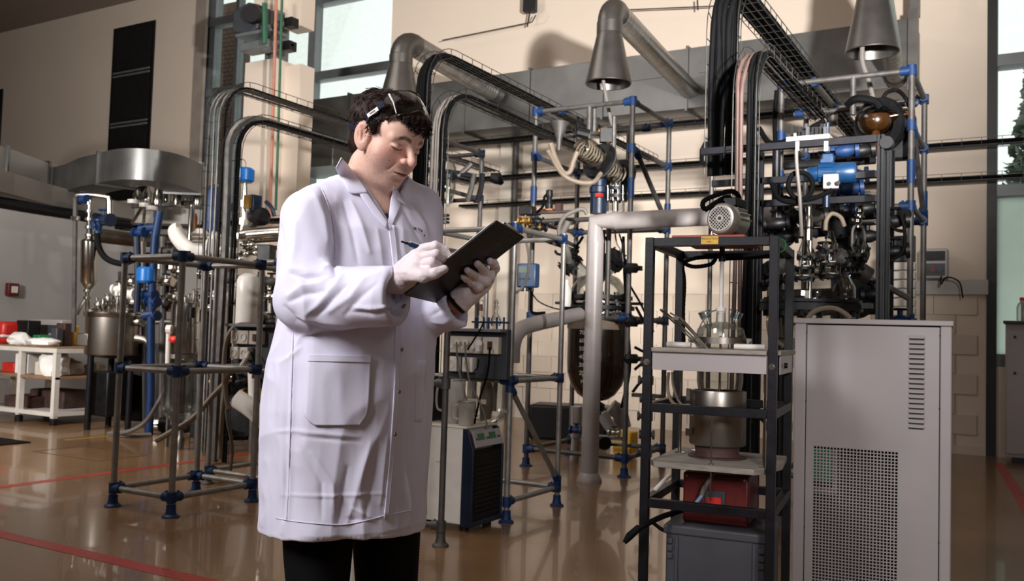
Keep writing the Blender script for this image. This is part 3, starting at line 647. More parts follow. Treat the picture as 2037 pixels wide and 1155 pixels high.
cn = normals(cp, cq); cn *= np.sign((cn*(cp-cp.mean(0))).sum()); pp = px_of(cp); vw = np.array(((CAM-MO).dot(r0), (CAM-MO).dot(f0), CZ))-cp; vis = np.clip((cn*vw).sum(1)/nrm(vw)/.3, 0, 1)
# soft creases of the cloth: (amplitude mm, width px, points in the picture)
FOLDS = [
 (-9, 7, [(662, 488), (664, 515), (668, 548), (655, 560)]), (6, 9, [(640, 520), (655, 535), (640, 548), (600, 548)]),
 (-7, 6, [(580, 545), (610, 556), (650, 552), (690, 543)]), (7, 8, [(580, 534), (612, 541), (645, 540)]),
 (6, 8, [(572, 588), (600, 570), (640, 564), (672, 552)]), (-6, 7, [(575, 600), (610, 585), (650, 580)]),
 (6, 8, [(610, 624), (640, 600), (672, 568), (682, 552)]), (-6, 7, [(630, 628), (658, 602), (690, 570)]),
 (5, 7, [(655, 618), (700, 590), (728, 556), (758, 545)]), (-5, 7, [(690, 622), (720, 590), (750, 566)]),
 (5, 5, [(706, 610), (750, 612), (790, 609)]), (-4, 5, [(700, 619), (750, 620), (790, 617)]),
 (5, 8, [(590, 630), (640, 640), (700, 642)]), (-5, 7, [(565, 610), (590, 635), (640, 650)]),
 (-5, 8, [(640, 372), (660, 420), (665, 480)]), (5, 10, [(625, 385), (642, 430), (650, 480)]),
 (-4, 6, [(560, 450), (566, 500), (560, 540)]), (4, 9, [(590, 440), (588, 490), (580, 530)]),
 (5, 8, [(700, 400), (720, 450), (735, 500)]), (-4, 8, [(684, 400), (700, 460), (712, 520)]),
 (4, 9, [(752, 455), (758, 500), (765, 540)]), (-4, 7, [(800, 420), (822, 455), (838, 490)]), (5, 8, [(815, 410), (835, 440), (848, 470)]),
 (5, 10, [(735, 880), (720, 930), (705, 985), (690, 1040)]), (-5, 9, [(750, 880), (742, 950), (725, 1030)]),
 (5, 9, [(770, 870), (762, 930), (756, 1000)]), (-4, 8, [(690, 930), (680, 990), (672, 1040)]),
 (4, 7, [(800, 900), (808, 960), (815, 1010)]), (-4, 7, [(815, 860), (820, 930), (826, 1000)]), (4, 6, [(830, 760), (834, 850), (832, 950)]),
 (3, 4, [(548, 858), (580, 856), (640, 862), (714, 868)]), (-3, 4, [(600, 868), (660, 873), (716, 877)]), (3, 3, [(560, 984), (640, 986), (720, 982), (800, 980)]),
 (-5, 6, [(576, 660), (574, 760), (572, 860), (568, 980), (564, 1035)]), (4, 6, [(584, 670), (582, 780), (578, 900), (574, 1030)]),
 (4, 5, [(700, 1010), (720, 1020), (745, 1035)]), (-4, 5, [(690, 1030), (720, 1034)]), (4, 7, [(590, 690), (600, 668), (620, 655)]),
 (4, 6, [(860, 640), (885, 640), (915, 625)]), (-4, 5, [(858, 628), (876, 618), (895, 606)]), (-3, 4, [(885, 660), (900, 640), (903, 622)]), (4, 6, [(560, 720), (590, 700), (600, 690)]),
 (3, 6, [(620, 900), (660, 960), (665, 1020)]), (-3, 6, [(600, 890), (640, 960), (640, 1030)]), (3, 5, [(550, 720), (556, 760), (552, 820)])]
dis = np.zeros(len(cp))
for amp, wd_, pts in FOLDS:
    best = np.full(len(cp), 1e9)
    for i in range(len(pts)-1):
        a = np.array(pts[i]); b = np.array(pts[i+1]); ab = b-a; t = np.clip(((pp[:, :2]-a)@ab)/(ab@ab), 0, 1)
        k = .35*((i+t)/(len(pts)-1)-.5)**2*4; best = np.minimum(best, nrm(pp[:, :2]-a-t[:, None]*ab)+k*wd_*2)
    dis += amp*.0011*(.55*np.exp(-(best/wd_)**2)+.45*np.exp(-best/(wd_*.6)))
s = cp*np.array((1, 1, .55)); wv = vnoise(s*7, 1)*.004
dis = dis*vis+wv+.0042*(1-np.abs(vnoise(s*13+wv[:, None]*200, 21))*2)+.0013*(1-np.abs(vnoise(cp*np.array((26, 26, 14)), 22))*2)
ed = (cp[:, 2] < HEM+.012); dis[ed] *= .6
cp2 = cp+cn*dis[:, None]
coat = mobj('lab_coat', cp2, cq, 'cotton', label='white lab coat with collar, chest logo and patch pockets')
# ---- patches sewn on the coat
tri = [tuple(int(i) for i in f) for f in cq]; nb = len(cp2)
bvh_c = BVHTree.FromPolygons([tuple(v) for v in cp2], tri)
bvh_cb = BVHTree.FromPolygons([tuple(v) for v in cp2]+[tuple(v) for v in P], tri+[tuple(int(i)+nb for i in f) for f in Q])
CL = Vector(((CAM-MO).dot(r0), (CAM-MO).dot(f0), CZ))
def cast(x, y, bvh):
    d = ray(x, y); dl = Vector((d.dot(r0), d.dot(f0), d.z)).normalized(); h = bvh.ray_cast(CL, dl); return h, dl
import bmesh
def patch(name, poly, off, th, m, bvh=None, step=5., label=None, lift=None, sm=0):
    bm = bmesh.new(); vs = [bm.verts.new((x, y, 0)) for x, y in poly]; bm.faces.new(vs)
    for _ in range(7):
        bmesh.ops.triangulate(bm, faces=bm.faces[:]); e = [x for x in bm.edges if x.calc_length() > step]
        if not e: break
        bmesh.ops.subdivide_edges(bm, edges=e, cuts=1)
    bmesh.ops.triangulate(bm, faces=bm.faces[:])
    bvh = bvh or bvh_c; ds = {}
    for v in bm.verts:
        h, dl = cast(v.co.x, v.co.y, bvh); ds[v] = (h[3], dl, h[1])
    known = sorted(x[0] for x in ds.values() if x[0]); md = known[len(known)//2] if known else 2.2
    for _ in range(sm):
        nd = {}
        for v in bm.verts:
            o = [ds[e.other_vert(v)][0] for e in v.link_edges]; o = [x for x in o if x and abs(x-md) < .12]+[ds[v][0] if ds[v][0] and abs(ds[v][0]-md) < .12 else md]; nd[v] = sum(o)/len(o)
        for v in bm.verts: ds[v] = (nd[v], ds[v][1], ds[v][2])
    for v in bm.verts:
        t, dl, nn = ds[v]; t = md if t is None or abs(t-md) > .12 else t
        o = off if lift is None else lift(v.co.x, v.co.y); v.co = CL+dl*(t-o)
    for f in bm.faces:
        f.smooth = True
        f.normal_update()
        if f.normal.dot(CL-f.calc_center_median()) < 0: f.normal_flip()
    me = bpy.data.meshes.new(name); bm.to_mesh(me); bm.free(); me.materials.append(M[m])
    o = bpy.data.objects.new(name, me); COL.objects.link(o); o.parent = coat
    if th: sd = o.modifiers.new('cloth', 'SOLIDIFY'); sd.thickness = th; sd.offset = -1
    if label: o['label'] = label
    return o
def gridpatch(name, left, right, off, m='cotton', n=24, th=.003, nu=6, sm=4):
    I = bez([(x, y, 0) for x, y in left], nu); O = bez([(x, y, 0) for x, y in right], nu); R = len(I); T = np.zeros((R, n+1)); XY = np.zeros((R, n+1, 2))
    for a, (p, q) in enumerate(zip(I, O)):
        for k in range(n+1):
            u = k/n; XY[a, k] = (p.x*(1-u)+q.x*u, p.y*(1-u)+q.y*u); t = cast(XY[a, k, 0], XY[a, k, 1], bvh_c)[0][3]; T[a, k] = np.nan if t is None else t
    md = np.nanmedian(T); T[np.isnan(T) | (np.abs(T-md) > .12)] = md
    for _ in range(sm): Tp = np.pad(T, 1, mode='edge'); T = np.minimum(T, (Tp[:-2, 1:-1]+Tp[2:, 1:-1]+Tp[1:-1, :-2]+Tp[1:-1, 2:])/4)*.5+T*.5
    vv = []
    for a in range(R):
        for k in range(n+1): d = ray(*XY[a, k]); vv.append(CL+Vector((d.dot(r0), d.dot(f0), d.z)).normalized()*(T[a, k]-off))
    fs = [(a*(n+1)+k, (a+1)*(n+1)+k, (a+1)*(n+1)+k+1, a*(n+1)+k+1) for a in range(R-1) for k in range(n)]
    nn = (vv[fs[0][1]]-vv[fs[0][0]]).cross(vv[fs[0][3]]-vv[fs[0][0]])
    if nn.dot(CL-vv[0]) < 0: fs = [f[::-1] for f in fs]
    o = mobj(name, np.array(vv), fs, m); o.parent = coat; sd = o.modifiers.new('cloth', 'SOLIDIFY'); sd.thickness = th; sd.offset = -1; return o
gridpatch('pocket', [(613, 705), (610, 750), (607.5, 800), (606, 828), (626, 846)], [(740, 708), (738.5, 750), (736, 795), (733, 822), (716, 847)], .005)
gridpatch('pocket_hem', [(612.5, 704), (612, 711), (611.5, 718)], [(740.5, 707), (740.2, 714), (740, 721)], .0065, n=30, th=.002)
gridpatch('pocket', [(832, 716), (829, 770), (826, 838)], [(849, 716), (846, 770), (839, 840)], .0045, n=8)
gridpatch('placket', [(772, 447), (778, 490), (784, 560), (786, 660), (785, 760), (779, 860), (772, 945), (764, 1032)], [(785, 447), (792, 510), (795, 600), (797, 700), (793, 800), (787, 890), (780, 955), (773, 1031)], .005, n=6)
def seam(pts, off=.0022, r=.0011):
    q = []
    for p in bez([(x, y, 0) for x, y in pts], 8):
        h, dl = cast(p.x, p.y, bvh_c)
        if h[0]: q.append(CL+dl*(h[3]-off+.001))
    b = MB(); b.tube(q, r, 5); o = mobj('seam', np.array(b.v), b.f, 'cotton'); o.parent = coat
seam([(640, 374), (652, 405), (662, 440), (666, 480), (667, 515)]); seam([(583, 662), (580, 760), (577, 860), (574, 960), (570, 1036)]); seam([(778, 536), (779, 590), (780, 645)])
seam([(549, 1030), (600, 1038), (680, 1043), (740, 1032), (766, 1024)]); seam([(614, 719), (676, 720), (739, 722)], -.004+.0085); seam([(772, 1024), (800, 1018), (834, 1012)])
def strip(name, inner, outer, oi, oo, m='cotton', n=10, th=.0024, bulge=.0015):
    def dep(x, y, b, o):
        ts = [cast(x+dx, y+dy, b)[0][3] for dx, dy in ((0, 0), (-3, 3), (3, 3), (-5, 0), (0, 6))]; ts = sorted(t for t in ts if t and t < 2.6); return (ts[len(ts)//2] if ts else 2.2)-o
    def crv(L): return [v for v in bez([(x, y, 0) for x, y in L], 4)]
    I, O = crv(inner), crv(outer); b = MB(); vv = []
    ti = [dep(p.x, p.y, bvh_cb, oi) for p in I]; to = [dep(p.x, p.y, bvh_c, oo) for p in O]
    for _ in range(6):
        for t in (ti, to): t[1:-1] = [(t[k-1]+t[k]*2+t[k+1])/4 for k in range(1, len(t)-1)]
    for p, q, a, c in zip(I, O, ti, to):
        for k in range(n+1):
            u = k/n; x = p.x*(1-u)+q.x*u; y = p.y*(1-u)+q.y*u; d = ray(x, y); dl = Vector((d.dot(r0), d.dot(f0), d.z)).normalized(); vv.append(CL+dl*(a*(1-u)+c*u-bulge*4*u*(1-u)))
    fs = [(i*(n+1)+k, i*(n+1)+k+1, (i+1)*(n+1)+k+1, (i+1)*(n+1)+k) for i in range(len(I)-1) for k in range(n)]
    f0_ = fs[0]; nn = (vv[f0_[1]]-vv[f0_[0]]).cross(vv[f0_[3]]-vv[f0_[0]])
    if nn.dot(CL-vv[0]) < 0: fs = [f[::-1] for f in fs]
    o = mobj(name, np.array(vv), fs, m); o.parent = coat; sd = o.modifiers.new('cloth', 'SOLIDIFY'); sd.thickness = th; sd.offset = -1; return o
strip('lapel', [(727, 377), (742, 400), (757, 421), (773, 444)], [(712, 381), (727, 404), (746, 430), (770, 456)], .007, .004)
strip('collar', [(680, 313), (691, 326), (705, 344), (719, 362), (732, 381)], [(669, 335), (677, 353), (686, 367), (698, 384), (729, 384)], .008, .007, bulge=.003)
strip('lapel', [(784, 377), (778, 394), (775, 414), (772, 444)], [(797, 396), (796, 412), (788, 430), (777, 456)], .007, .004)
strip('collar', [(784, 372), (781, 380), (779, 388)], [(791, 376), (802, 394), (807, 407)], .007, .006)
for x, y in ((805, 610), (797, 695), (792, 779), (784, 863)):
    h, dl = cast(x, y, bvh_c)
    if h[0]:
        b = MB(); nn = h[1]; b.torus(h[0]+nn*.004, nn, .0042, .0011, 14, 6); b.cyl(h[0]+nn*.001, h[0]+nn*.004, .003, 10)
        mobj('snap_button', np.array(b.v), b.f, 'steel').parent = coat
def cloth_text(s, x, y, size, ang, m='navy'):
    h, dl = cast(x, y, bvh_c)
    if not h[0]: return
    n = h[1]; ux = Vector((1, 0, 0)); ux = (ux-n*ux.dot(n)).normalized(); uy = n.cross(ux); ca, sa = math.cos(ang), math.sin(ang)
    b = text_mb(s, size, h[0]+n*.0045, ux*ca+uy*sa, uy*ca-ux*sa, .001); o = mobj('embroidered_logo', np.array(b.v), b.f, m, smooth=False); o.parent = coat
cloth_text('wa', 834, 458, .013, -.12); cloth_text('a', 842, 468, .010, -.12)
b = MB(); h, dl = cast(824, 456, bvh_c); n = h[1]; ux = Vector((1, 0, 0)); ux = (ux-n*ux.dot(n)).normalized(); uy = n.cross(ux)
for i in (-1, 0, 1):
    b.obox(h[0]+n*.004+ux*i*.0032, (ux, uy, n), (.0011, .0075, .001)); b.obox(h[0]+n*.004+uy*i*.0032, (ux, uy, n), (.0075, .0011, .001))
mobj('embroidered_emblem', np.array(b.v), b.f, 'navy', smooth=False).parent = coat
# shirt in the V
sp, sq = sdf_mesh(lambda p: smax(smax(s_ell(p, Lp(735, 440, .035), (.118, .102, .08)), p[:, 2]-Lp(0, 412)[2]-.3*(p[:, 0]-Lp(766, 0)[0]), .004), np.abs(p[:, 0]-Lp(768, 430)[0])-.022, .003), Lp(735, 440, .02)-.13, Lp(735, 440, .02)+.13, .005)
mobj('tee_shirt', sp, sq, 'navy', label='navy shirt showing in the coat opening')
# trousers and shoes
KR, AR = Lp(630, 1265, -.11), np.array((Lp(634, 1265)[0]-.01, -.06, .10)); KL, AL = Lp(770, 1265, .07), np.array((Lp(764, 1265)[0]+.01, .10, .10))
def leg_fn(p):
    d = np.minimum(smin(s_cap(p, Lp(634, 1020, -.07), KR, .086, .068), s_cap(p, KR, AR, .068, .058), .02), smin(s_cap(p, Lp(768, 1020, .07), KL, .090, .072), s_cap(p, KL, AL, .072, .058), .02))
    d = smin(d, np.maximum(torso(p, -.022), .72-p[:, 2]), .01); d = np.maximum(d, p[:, 2]-1.0); d = np.maximum(d, .045-p[:, 2]); return d+.003*vnoise(p*np.array((14, 14, 9)), 8)
tp, tq = sdf_mesh(leg_fn, (-.26, -.26, .0), (.26, .28, 1.02), .008); mobj('trousers', tp, tq, 'trousers')
for A in (AR, AL):
    a = A.copy(); a[2] = .035; f = a+np.array((.13, -.13, 0))
    pq = sdf_mesh(lambda p: np.maximum(smin(s_cap(p, a, f, .045, .038), s_sph(p, a+np.array((0, 0, .05)), .045), .03), .0-p[:, 2]), np.minimum(a, f)-.06+np.array((0, 0, .025)), np.maximum(a, f)+.1, .007)
    mobj('shoe', pq[0], pq[1], 'black')
# ---- gloves
B = {k: Lp(*v) for k, v in dict(nb=(802, 588, -.26), nt=(990, 438, -.35), fb=(873, 605, -.05), ft=(1047, 470, -.14)).items()}   # clipboard corners
bn = np.cross(B['nt']-B['nb'], B['fb']-B['nb']); bn /= np.linalg.norm(bn)
if bn[2] > 0: bn = -bn                                                     # underside normal
def Bp(x, y, off=0.):                                                      # point on the board's underside
    d = ray(x, y); dl = np.array((d.dot(r0), d.dot(f0), d.z)); c = np.array(CL); t = ((B['nb']-c)@bn+off)/(dl@bn); return c+dl*t
o_ = -.03
R_W = Lp(797, 554, -.25); idx = [Lp(836, 496, -.285), Lp(866, 488, -.295), Lp(884, 496, -.285), Lp(890, 507, -.272)]
mid = [Lp(840, 511, -.298), Lp(867, 504.5, -.312), Lp(881, 513, -.300), Lp(875, 525, -.285)]
rng_ = [Lp(839, 526, -.305), Lp(859, 521, -.322), Lp(872, 529, -.31), Lp(864, 538, -.30)]
pnk = [Lp(836, 537, -.305), Lp(852, 537, -.320), Lp(862, 543, -.314), Lp(854, 549, -.31)]
thb = [Lp(815, 545, -.30), Lp(842, 549, -.335), Lp(866, 543, -.338), Lp(884, 535, -.332)]
def rh(p):
    d = smin(s_cap(p, R_W, Lp(834, 503, -.280), .028, .017), s_cap(p, R_W, Lp(834, 525, -.295), .028, .022), .02)
    d = smin(d, s_cap(p, Lp(806, 551, -.27), thb[0], .021, .019), .02)
    for c in (idx, mid, rng_, pnk): d = smin(d, chain(p, c, (.0112, .0106, .0098, .0086), .002), .0016)
    d = smin(d, chain(p, thb, (.0175, .0145, .0120, .0095)), .008)
    cf = s_cap(p, Lp(780, 559, -.245), R_W, .027, .026); return smin(d, cf, .012)+.0007*(1-np.abs(vnoise(p*np.array((60, 40, 110)), 31))*2)
gp, gq = sdf_mesh(rh, np.min([R_W, thb[3]], 0)-.06, np.max([R_W, idx[1]], 0)+.06, .0022); mobj('glove', gp, gq, 'glove', label='white glove on the writing hand')
L_W = Lp(912, 600, -.075)
fi = lambda k, tip, m1, m2, kn: [kn, Bp(*m2, .017), Bp(*m1, .0105), Bp(*tip, .0095)]
li = [Lp(978, 545, -.075), Lp(985, 533, -.105), Bp(983, 525, .012), Bp(975, 519, .0095)]
lm = [Lp(972, 556, -.075), Lp(976, 549, -.115), Bp(963, 538, .014), Bp(950, 524, .0095)]
lr_ = [Lp(964, 565, -.08), Lp(967, 560, -.125), Bp(948, 549, .014), Bp(930, 538, .0095)]
lp_ = [Lp(953, 574, -.085), Lp(952, 570, -.125), Bp(938, 561, .014), Bp(922, 550, .0095)]
lt = [Lp(935, 575, -.05), Lp(955, 550, -.03), Bp(950, 535, -.02), Bp(945, 525, -.018)]
def lh(p):
    d = smin(s_cap(p, L_W, Lp(970, 552, -.07), .026, .018), s_cap(p, L_W, Lp(953, 570, -.082), .027, .018), .02)
    d = smin(d, s_cap(p, Lp(962, 562, -.075), Lp(925, 583, -.085), .018, .026), .015)
    for c in (li, lm, lr_, lp_): d = smin(d, chain(p, c, (.0122, .0115, .0105, .0085), .005), .005)
    d = smin(d, chain(p, lt, (.017, .0145, .012, .0095)), .008)
    ax = (Lp(940, 575, -.078)-L_W); ax /= np.linalg.norm(ax); t = (p-L_W.astype(np.float32))@ax.astype(np.float32)
    return smax(d, -.002-t, .002)+.001*(1-np.abs(vnoise(p*70, 33))*2)
gp, gq = sdf_mesh(lh, np.min([L_W, lt[2], lp_[3]], 0)-.06, np.max([L_W, li[0], lt[1]], 0)+.06, .0022); mobj('glove', gp, gq, 'glove', label='white glove on the hand holding the clipboard')
wp, wq = sdf_mesh(lambda p: s_cap(p, LE+(LW-LE)*.45, L_W+(L_W-LW)*-.1, .030, .0255), L_W-.17, L_W+.08, .005)
mobj('forearm', wp, wq, 'skin', np.tile(np.array(lin('b9826e')), (len(wp), 1)))
wa = (Lp(940, 575, -.078)-L_W); wa /= np.linalg.norm(wa); wb = MB(); wb.lathe(L_W-wa*.004, [(.0275, -.008), (.0295, -.007), (.0295, .007), (.0275, .008)], wa, 28, False)
mobj('wristband', np.array(wb.v), wb.f, 'black', label='black wristband')
# ---- clipboard, paper, pen (things of their own)
tw = lambda p: toworld(p)
cbb = MB(); u = B['nt']-B['nb']; v = B['fb']-B['nb']; n_ = -bn
nbw = tw(B['nb']); U = r0*u[0]+f0*u[1]+Vector((0, 0, u[2])); V_ = r0*v[0]+f0*v[1]+Vector((0, 0, v[2])); Nw = (r0*n_[0]+f0*n_[1]+Vector((0, 0, n_[2])))
clip = thing('clipboard', tw((B['nb']+B['ft'])/2), 'black clipboard held tilted in the gloved hands, seen from its underside', 'clipboard')
pl = []
for cx, cy, a0 in ((.97, .96, 0), (.03, .96, 90), (.03, .04, 180), (.97, .04, 270)):
    for k in range(0, 91, 30): a = math.radians(a0+k); pl.append((cx+.03*math.cos(a)*.75, cy+.04*math.sin(a)))
cbb.prism(pl, nbw, U, V_, Nw*.003); obj('board', cbb, mat('clip_black', '0b0a0b', .42, 0, .2, 12, bump=.04, bscale=200, spec=.3), clip)
pb = MB(); pb.obox(nbw+U*.48+V_*.5+Nw*.0045, (U.normalized(), V_.normalized(), Nw), (U.length*.93, V_.length*1.0, .0012)); obj('paper', pb, 'paper', clip, label='white sheet')
kb = MB(); kb.obox(nbw+U*.975+V_*.5+Nw*.007, (U.normalized(), V_.normalized(), Nw), (.018, .10, .005)); kb.cyl(nbw+U*.995+V_*.3+Nw*.004, nbw+U*.995+V_*.7+Nw*.004, .003, 10); obj('clip', kb, 'steel', clip, label='chrome clip', bevel=.002)
for t in (.36, .66):
    rb = MB(); c = nbw+U*.93+V_*t; rb.lathe(c+Nw*.001, [(.0001, -.0022), (.0028, -.0018), (.0034, 0)], Nw, 12); obj('rivet', rb, 'black', clip)
pa, pe = tw(Lp(798, 480, -.30)), tw(Lp(888, 510, -.27)); pd = (pe-pa).normalized(); pen = thing('ballpoint_pen', (pa+pe)/2, 'blue ballpoint pen held in the writing hand', 'pen')
b = MB(); b.tube([pa+pd*.018, pa+pd*.022, pa+pd*.10], [.0040, .0052, .0050], 12); obj('barrel', b, 'blue', pen)
b = MB(); b.cyl(pa, pa+pd*.019, .0022, 10); b.cyl(pa+pd*.010, pa+pd*.015, .0030, 10); obj('button', b, 'black', pen)
b = MB(); b.tube([pa+pd*.10, pe], [.0048, .0011], 10); obj('tip', b, 'steel', pen)
b = MB(); sd_ = pd.cross(Vector(FWD)).normalized(); sd_ = sd_ if sd_.z > 0 else -sd_; b.obox(pa+pd*.038+sd_*.0066, (pd, sd_, pd.cross(sd_)), (.036, .0018, .004)); b.obox(pa+pd*.021+sd_*.005, (pd, sd_, pd.cross(sd_)), (.004, .005, .004)); obj('pen_clip', b, 'white_plastic', pen)
# ---- goggles
gf = np.array((.582, 0, .813)); gu = np.array((-.813, 0, .582)); g0 = np.array((.0085, 0, .029))
bvh_h = BVHTree.FromPolygons([tuple(v) for v in hp], [tuple(int(i) for i in f) for f in hq])
def hcast(x, y, o):
    h, dl = cast(x, y, bvh_h); return toworld(h[0]+h[1]*o) if h[0] else None
hw = lambda q: tw(h2l(q))
def gpt(th, v, R=.086): return hw(g0+gf*R*1.05*math.cos(th)+np.array((0, 1, 0))*R*.98*math.sin(th)+gu*v)
gog = thing('safety_goggles', hw((.05, 0, .12)), 'clear safety goggles pushed up on the dark hair', 'goggles')
TH = [math.radians(t) for t in range(-66, 67, 6)]
def vlo(t): a = abs(math.degrees(t)); return -.033+.008*math.exp(-(a/14)**2)+(.004 if a > 55 else 0)
def vhi(t): a = abs(math.degrees(t)); return .034-.012*(a/72)**2
b = MB(); nv = 7; vv = []
for t in TH:
    for k in range(nv):
        s = k/(nv-1); v = vlo(t)*(1-s)+vhi(t)*s; vv.append(gpt(t, v, .087-.006*(2*s-1)**2))
b.add(vv, [(i*nv+k, (i+1)*nv+k, (i+1)*nv+k+1, i*nv+k+1) for i in range(len(TH)-1) for k in range(nv-1)])
obj('lens', b, glassmat('lens_plastic', (.93, .92, .91), 1.7, rough=.03), gog)
b = MB(); rim = [gpt(t, vlo(t), .0825) for t in TH]+[gpt(t, vhi(t), .0825) for t in reversed(TH)]; b.tube(rim, .0021, 8, closed=True); obj('rim', b, glassmat('rim_plastic', (.8, .8, .78), 2.2, rough=.12), gog)
for sgn in (-1, 1):
    t = sgn*math.radians(46); b = MB(); b.tube([gpt(t, vlo(t)+.003, .0855), gpt(t*.97, 0, .0885), gpt(t, vhi(t)-.003, .0855)], [.0012, .0020, .0030], 6); obj('side_rib', b, 'white_plastic', gog)
    a = gpt(sgn*math.radians(63), .002, .0885); out = (a-hw((0, 0, .03))).normalized(); ax_ = (Vector(gpt(0, .03))-Vector(gpt(0, -.03))).normalized(); tq_ = out.cross(ax_).normalized(); ax_ = tq_.cross(out)
    b = MB(); b.obox(a, (tq_, ax_, out), (.018, .017, .010))
    for k in range(4): b.obox(a+tq_*(k-1.5)*.0042+out*.005, (tq_, ax_, out), (.0022, .016, .003))
    obj('strap_clip', b, 'navy', gog, bevel=.0015)
def w2h(w): w = w-MO; return HR@(np.array((w.dot(r0), w.dot(f0), w.z))-HC)
vis_ = [hcast(x, y, .006) for x, y in ((765, 212), (757, 217), (748, 223), (739, 229), (728, 237), (717, 246), (709, 254))]
vis_ = [p for p in vis_ if p]; hv = [w2h(p) for p in vis_]
back = [(-.090, -.045, hv[-1][2]-.006), (-.108, 0, hv[-1][2]-.008), (-.090, .045, hv[-1][2]-.006)]
sp_ = bez(vis_+[hw(q) for q in back]+[hw((q[0], -q[1], q[2])) for q in reversed(hv)], 3); sL = sp_; b = MB(); vv = []
upv = Vector(hw((0, 0, 1)))-Vector(hw((0, 0, 0))); fwv = Vector(hw((1, 0, 0)))-Vector(hw((0, 0, 0)))
for i, p in enumerate(sp_):
    t = (sp_[min(i+1, len(sp_)-1)]-sp_[max(i-1, 0)]).normalized(); o = (p-hw((-.012, 0, .02))); o = (o-t*o.dot(t)).normalized(); w_ = t.cross(o)
    for k, (aa, bb) in enumerate(((-.0055, .001), (.0055, .001), (.0055, -.001), (-.0055, -.001))): vv.append(p+w_*aa+o*bb)
b.add(vv, [(i*4+k, i*4+(k+1) % 4, i*4+4+(k+1) % 4, i*4+4+k) for i in range(len(sp_)-1) for k in range(4)]); obj('strap', b, 'navy', gog)
p0, p1 = sL[4], sL[10]; t = (p1-p0).normalized(); o = ((p0+p1)/2-hw((-.012, 0, .02))).normalized(); o = (o-t*o.dot(t)).normalized()
b = MB(); b.obox((p0+p1)/2+o*.0042, (t, t.cross(o), o), ((p1-p0).length, .0095, .002)); lab = obj('strap_label', b, 'white_plastic', gog, label='white strap tag')
b = MB()
for k in range(5): b.obox((p0+p1)/2+o*.0056+t*(k-2)*.0032, (t, t.cross(o), o), (.0022, .004, .0006))
obj('strap_print', b, 'black', gog)
# ================================================================== tube frames, trays, pipes
def clamp_mb(p, dirs, r):
    p = Vector(p); b = MB()
    for d in dirs:
        d = Vector(d)
        if abs(d.z) > .9: b.cyl(p-d*(r*1.7), p+d*(r*1.7), r*1.5, 14)
        else:
            b.cyl(p+d*(r*.5), p+d*(r*3.4), r*1.45, 14); s = d.cross(Vector((0, 0, 1))); b.cyl(p+d*(r*2.4)+Vector((0, 0, r)), p+d*(r*2.4)+Vector((0, 0, r*1.9)), r*.42, 8)
    return b
def tframe(label, posts, rails, r=.021, group=None, cm='blue', pm='galv', fm=None, extra=(), sleeves=(), braces=(), feet=True, noclamp=False):
    x0, y0 = posts[0][:2]; t = thing('tube_scaffold', (x0, y0, 0), label, 'scaffold', group); seats = {}
    for x, y, z0, z1 in posts:
        b = MB(); b.cyl((x, y, z0), (x, y, z1), r, 14); obj('post', b, pm, t)
        if z0 == 0 and feet:
            b = MB(); b.lathe((x, y, 0), [(0, 0), (r*2.6, 0), (r*2.6, .008), (r*1.7, .02), (r*1.45, .045), (r*1.45, .075), (r, .078)], seg=18); obj('foot', b, fm or cm, t)
    def near(p): return any(abs(p[0]-a[0]) < .03 and abs(p[1]-a[1]) < .03 for a in posts)
    for p, q in list(rails)+list(braces):
        b = MB(); b.cyl(p, q, r*.96, 12); obj('rail' if (p, q) in rails else 'brace', b, pm, t)
        d = (Vector(q)-Vector(p)).normalized()
        for e, s in ((p, d), (q, -d)):
            k = tuple(round(c, 2) for c in e); seats.setdefault(k, [Vector(e)]).append(s)
    if not noclamp:
        for k, v in seats.items():
            b = clamp_mb(v[0], v[1:]+([Vector((0, 0, 1))] if near(v[0]) else []), r); obj('clamp', b, cm, t)
    for p, d in extra: b = clamp_mb(p, [Vector(d), Vector((0, 0, 1))], r); obj('clamp', b, cm, t)
    for x, y, z0, z1 in sleeves: b = MB(); b.cyl((x, y, z0), (x, y, z1), r*1.3, 14); obj('sleeve', b, 'blue', t)
    return t
def ring(x0, x1, y0, y1, z, sides='flbr'):
    o = []
    if 'f' in sides: o.append(((x0, y0, z), (x1, y0, z)))
    if 'b' in sides: o.append(((x0, y1, z), (x1, y1, z)))
    if 'l' in sides: o.append(((x0, y0, z), (x0, y1, z)))
    if 'r' in sides: o.append(((x1, y0, z), (x1, y1, z)))
    return o
def posts4(x0, x1, y0, y1, z): return [(x0, y0, 0, z), (x1, y0, 0, z), (x0, y1, 0, z), (x1, y1, 0, z)]
LF = (-5.22, -4.66, 3.9, 4.58)
tframe('front left tube frame with blue feet and clamps, empty in front of the glass reactor', posts4(*LF, 1.66), ring(*LF, 1.63)+ring(*LF, .905)+ring(*LF, .12), r=.0205, pm='galv_lit')
L2 = (-5.44, -4.76, 4.88, 5.55)
tframe('second left tube frame behind the first, carrying a socket panel', [(L2[0], L2[2], 0, 1.72), (L2[1], L2[2], 0, 1.72), (L2[0], L2[3], 0, 1.72), (L2[1], L2[3], 0, 1.72)], ring(*L2, 1.68)+ring(*L2, .885)+ring(*L2, .10, 'flr'), r=.0195, pm='galv_lit', fm='galv_dull', braces=[((-5.0, 5.55, .86), (-5.40, 5.55, .12))])
tframe('grey galvanised tube post with side rails right beside the man', [(-2.89, 4.285, 0, 1.24), (-3.62, 4.285, 0, 1.24)], [((-3.62, 4.285, .91), (-2.89, 4.285, .91)), ((-3.62, 4.285, .11), (-2.89, 4.285, .11))], r=.018, cm='galv_dull', pm='galv_dull')
RF = (-3.56, -2.92, 5.07, 5.78)
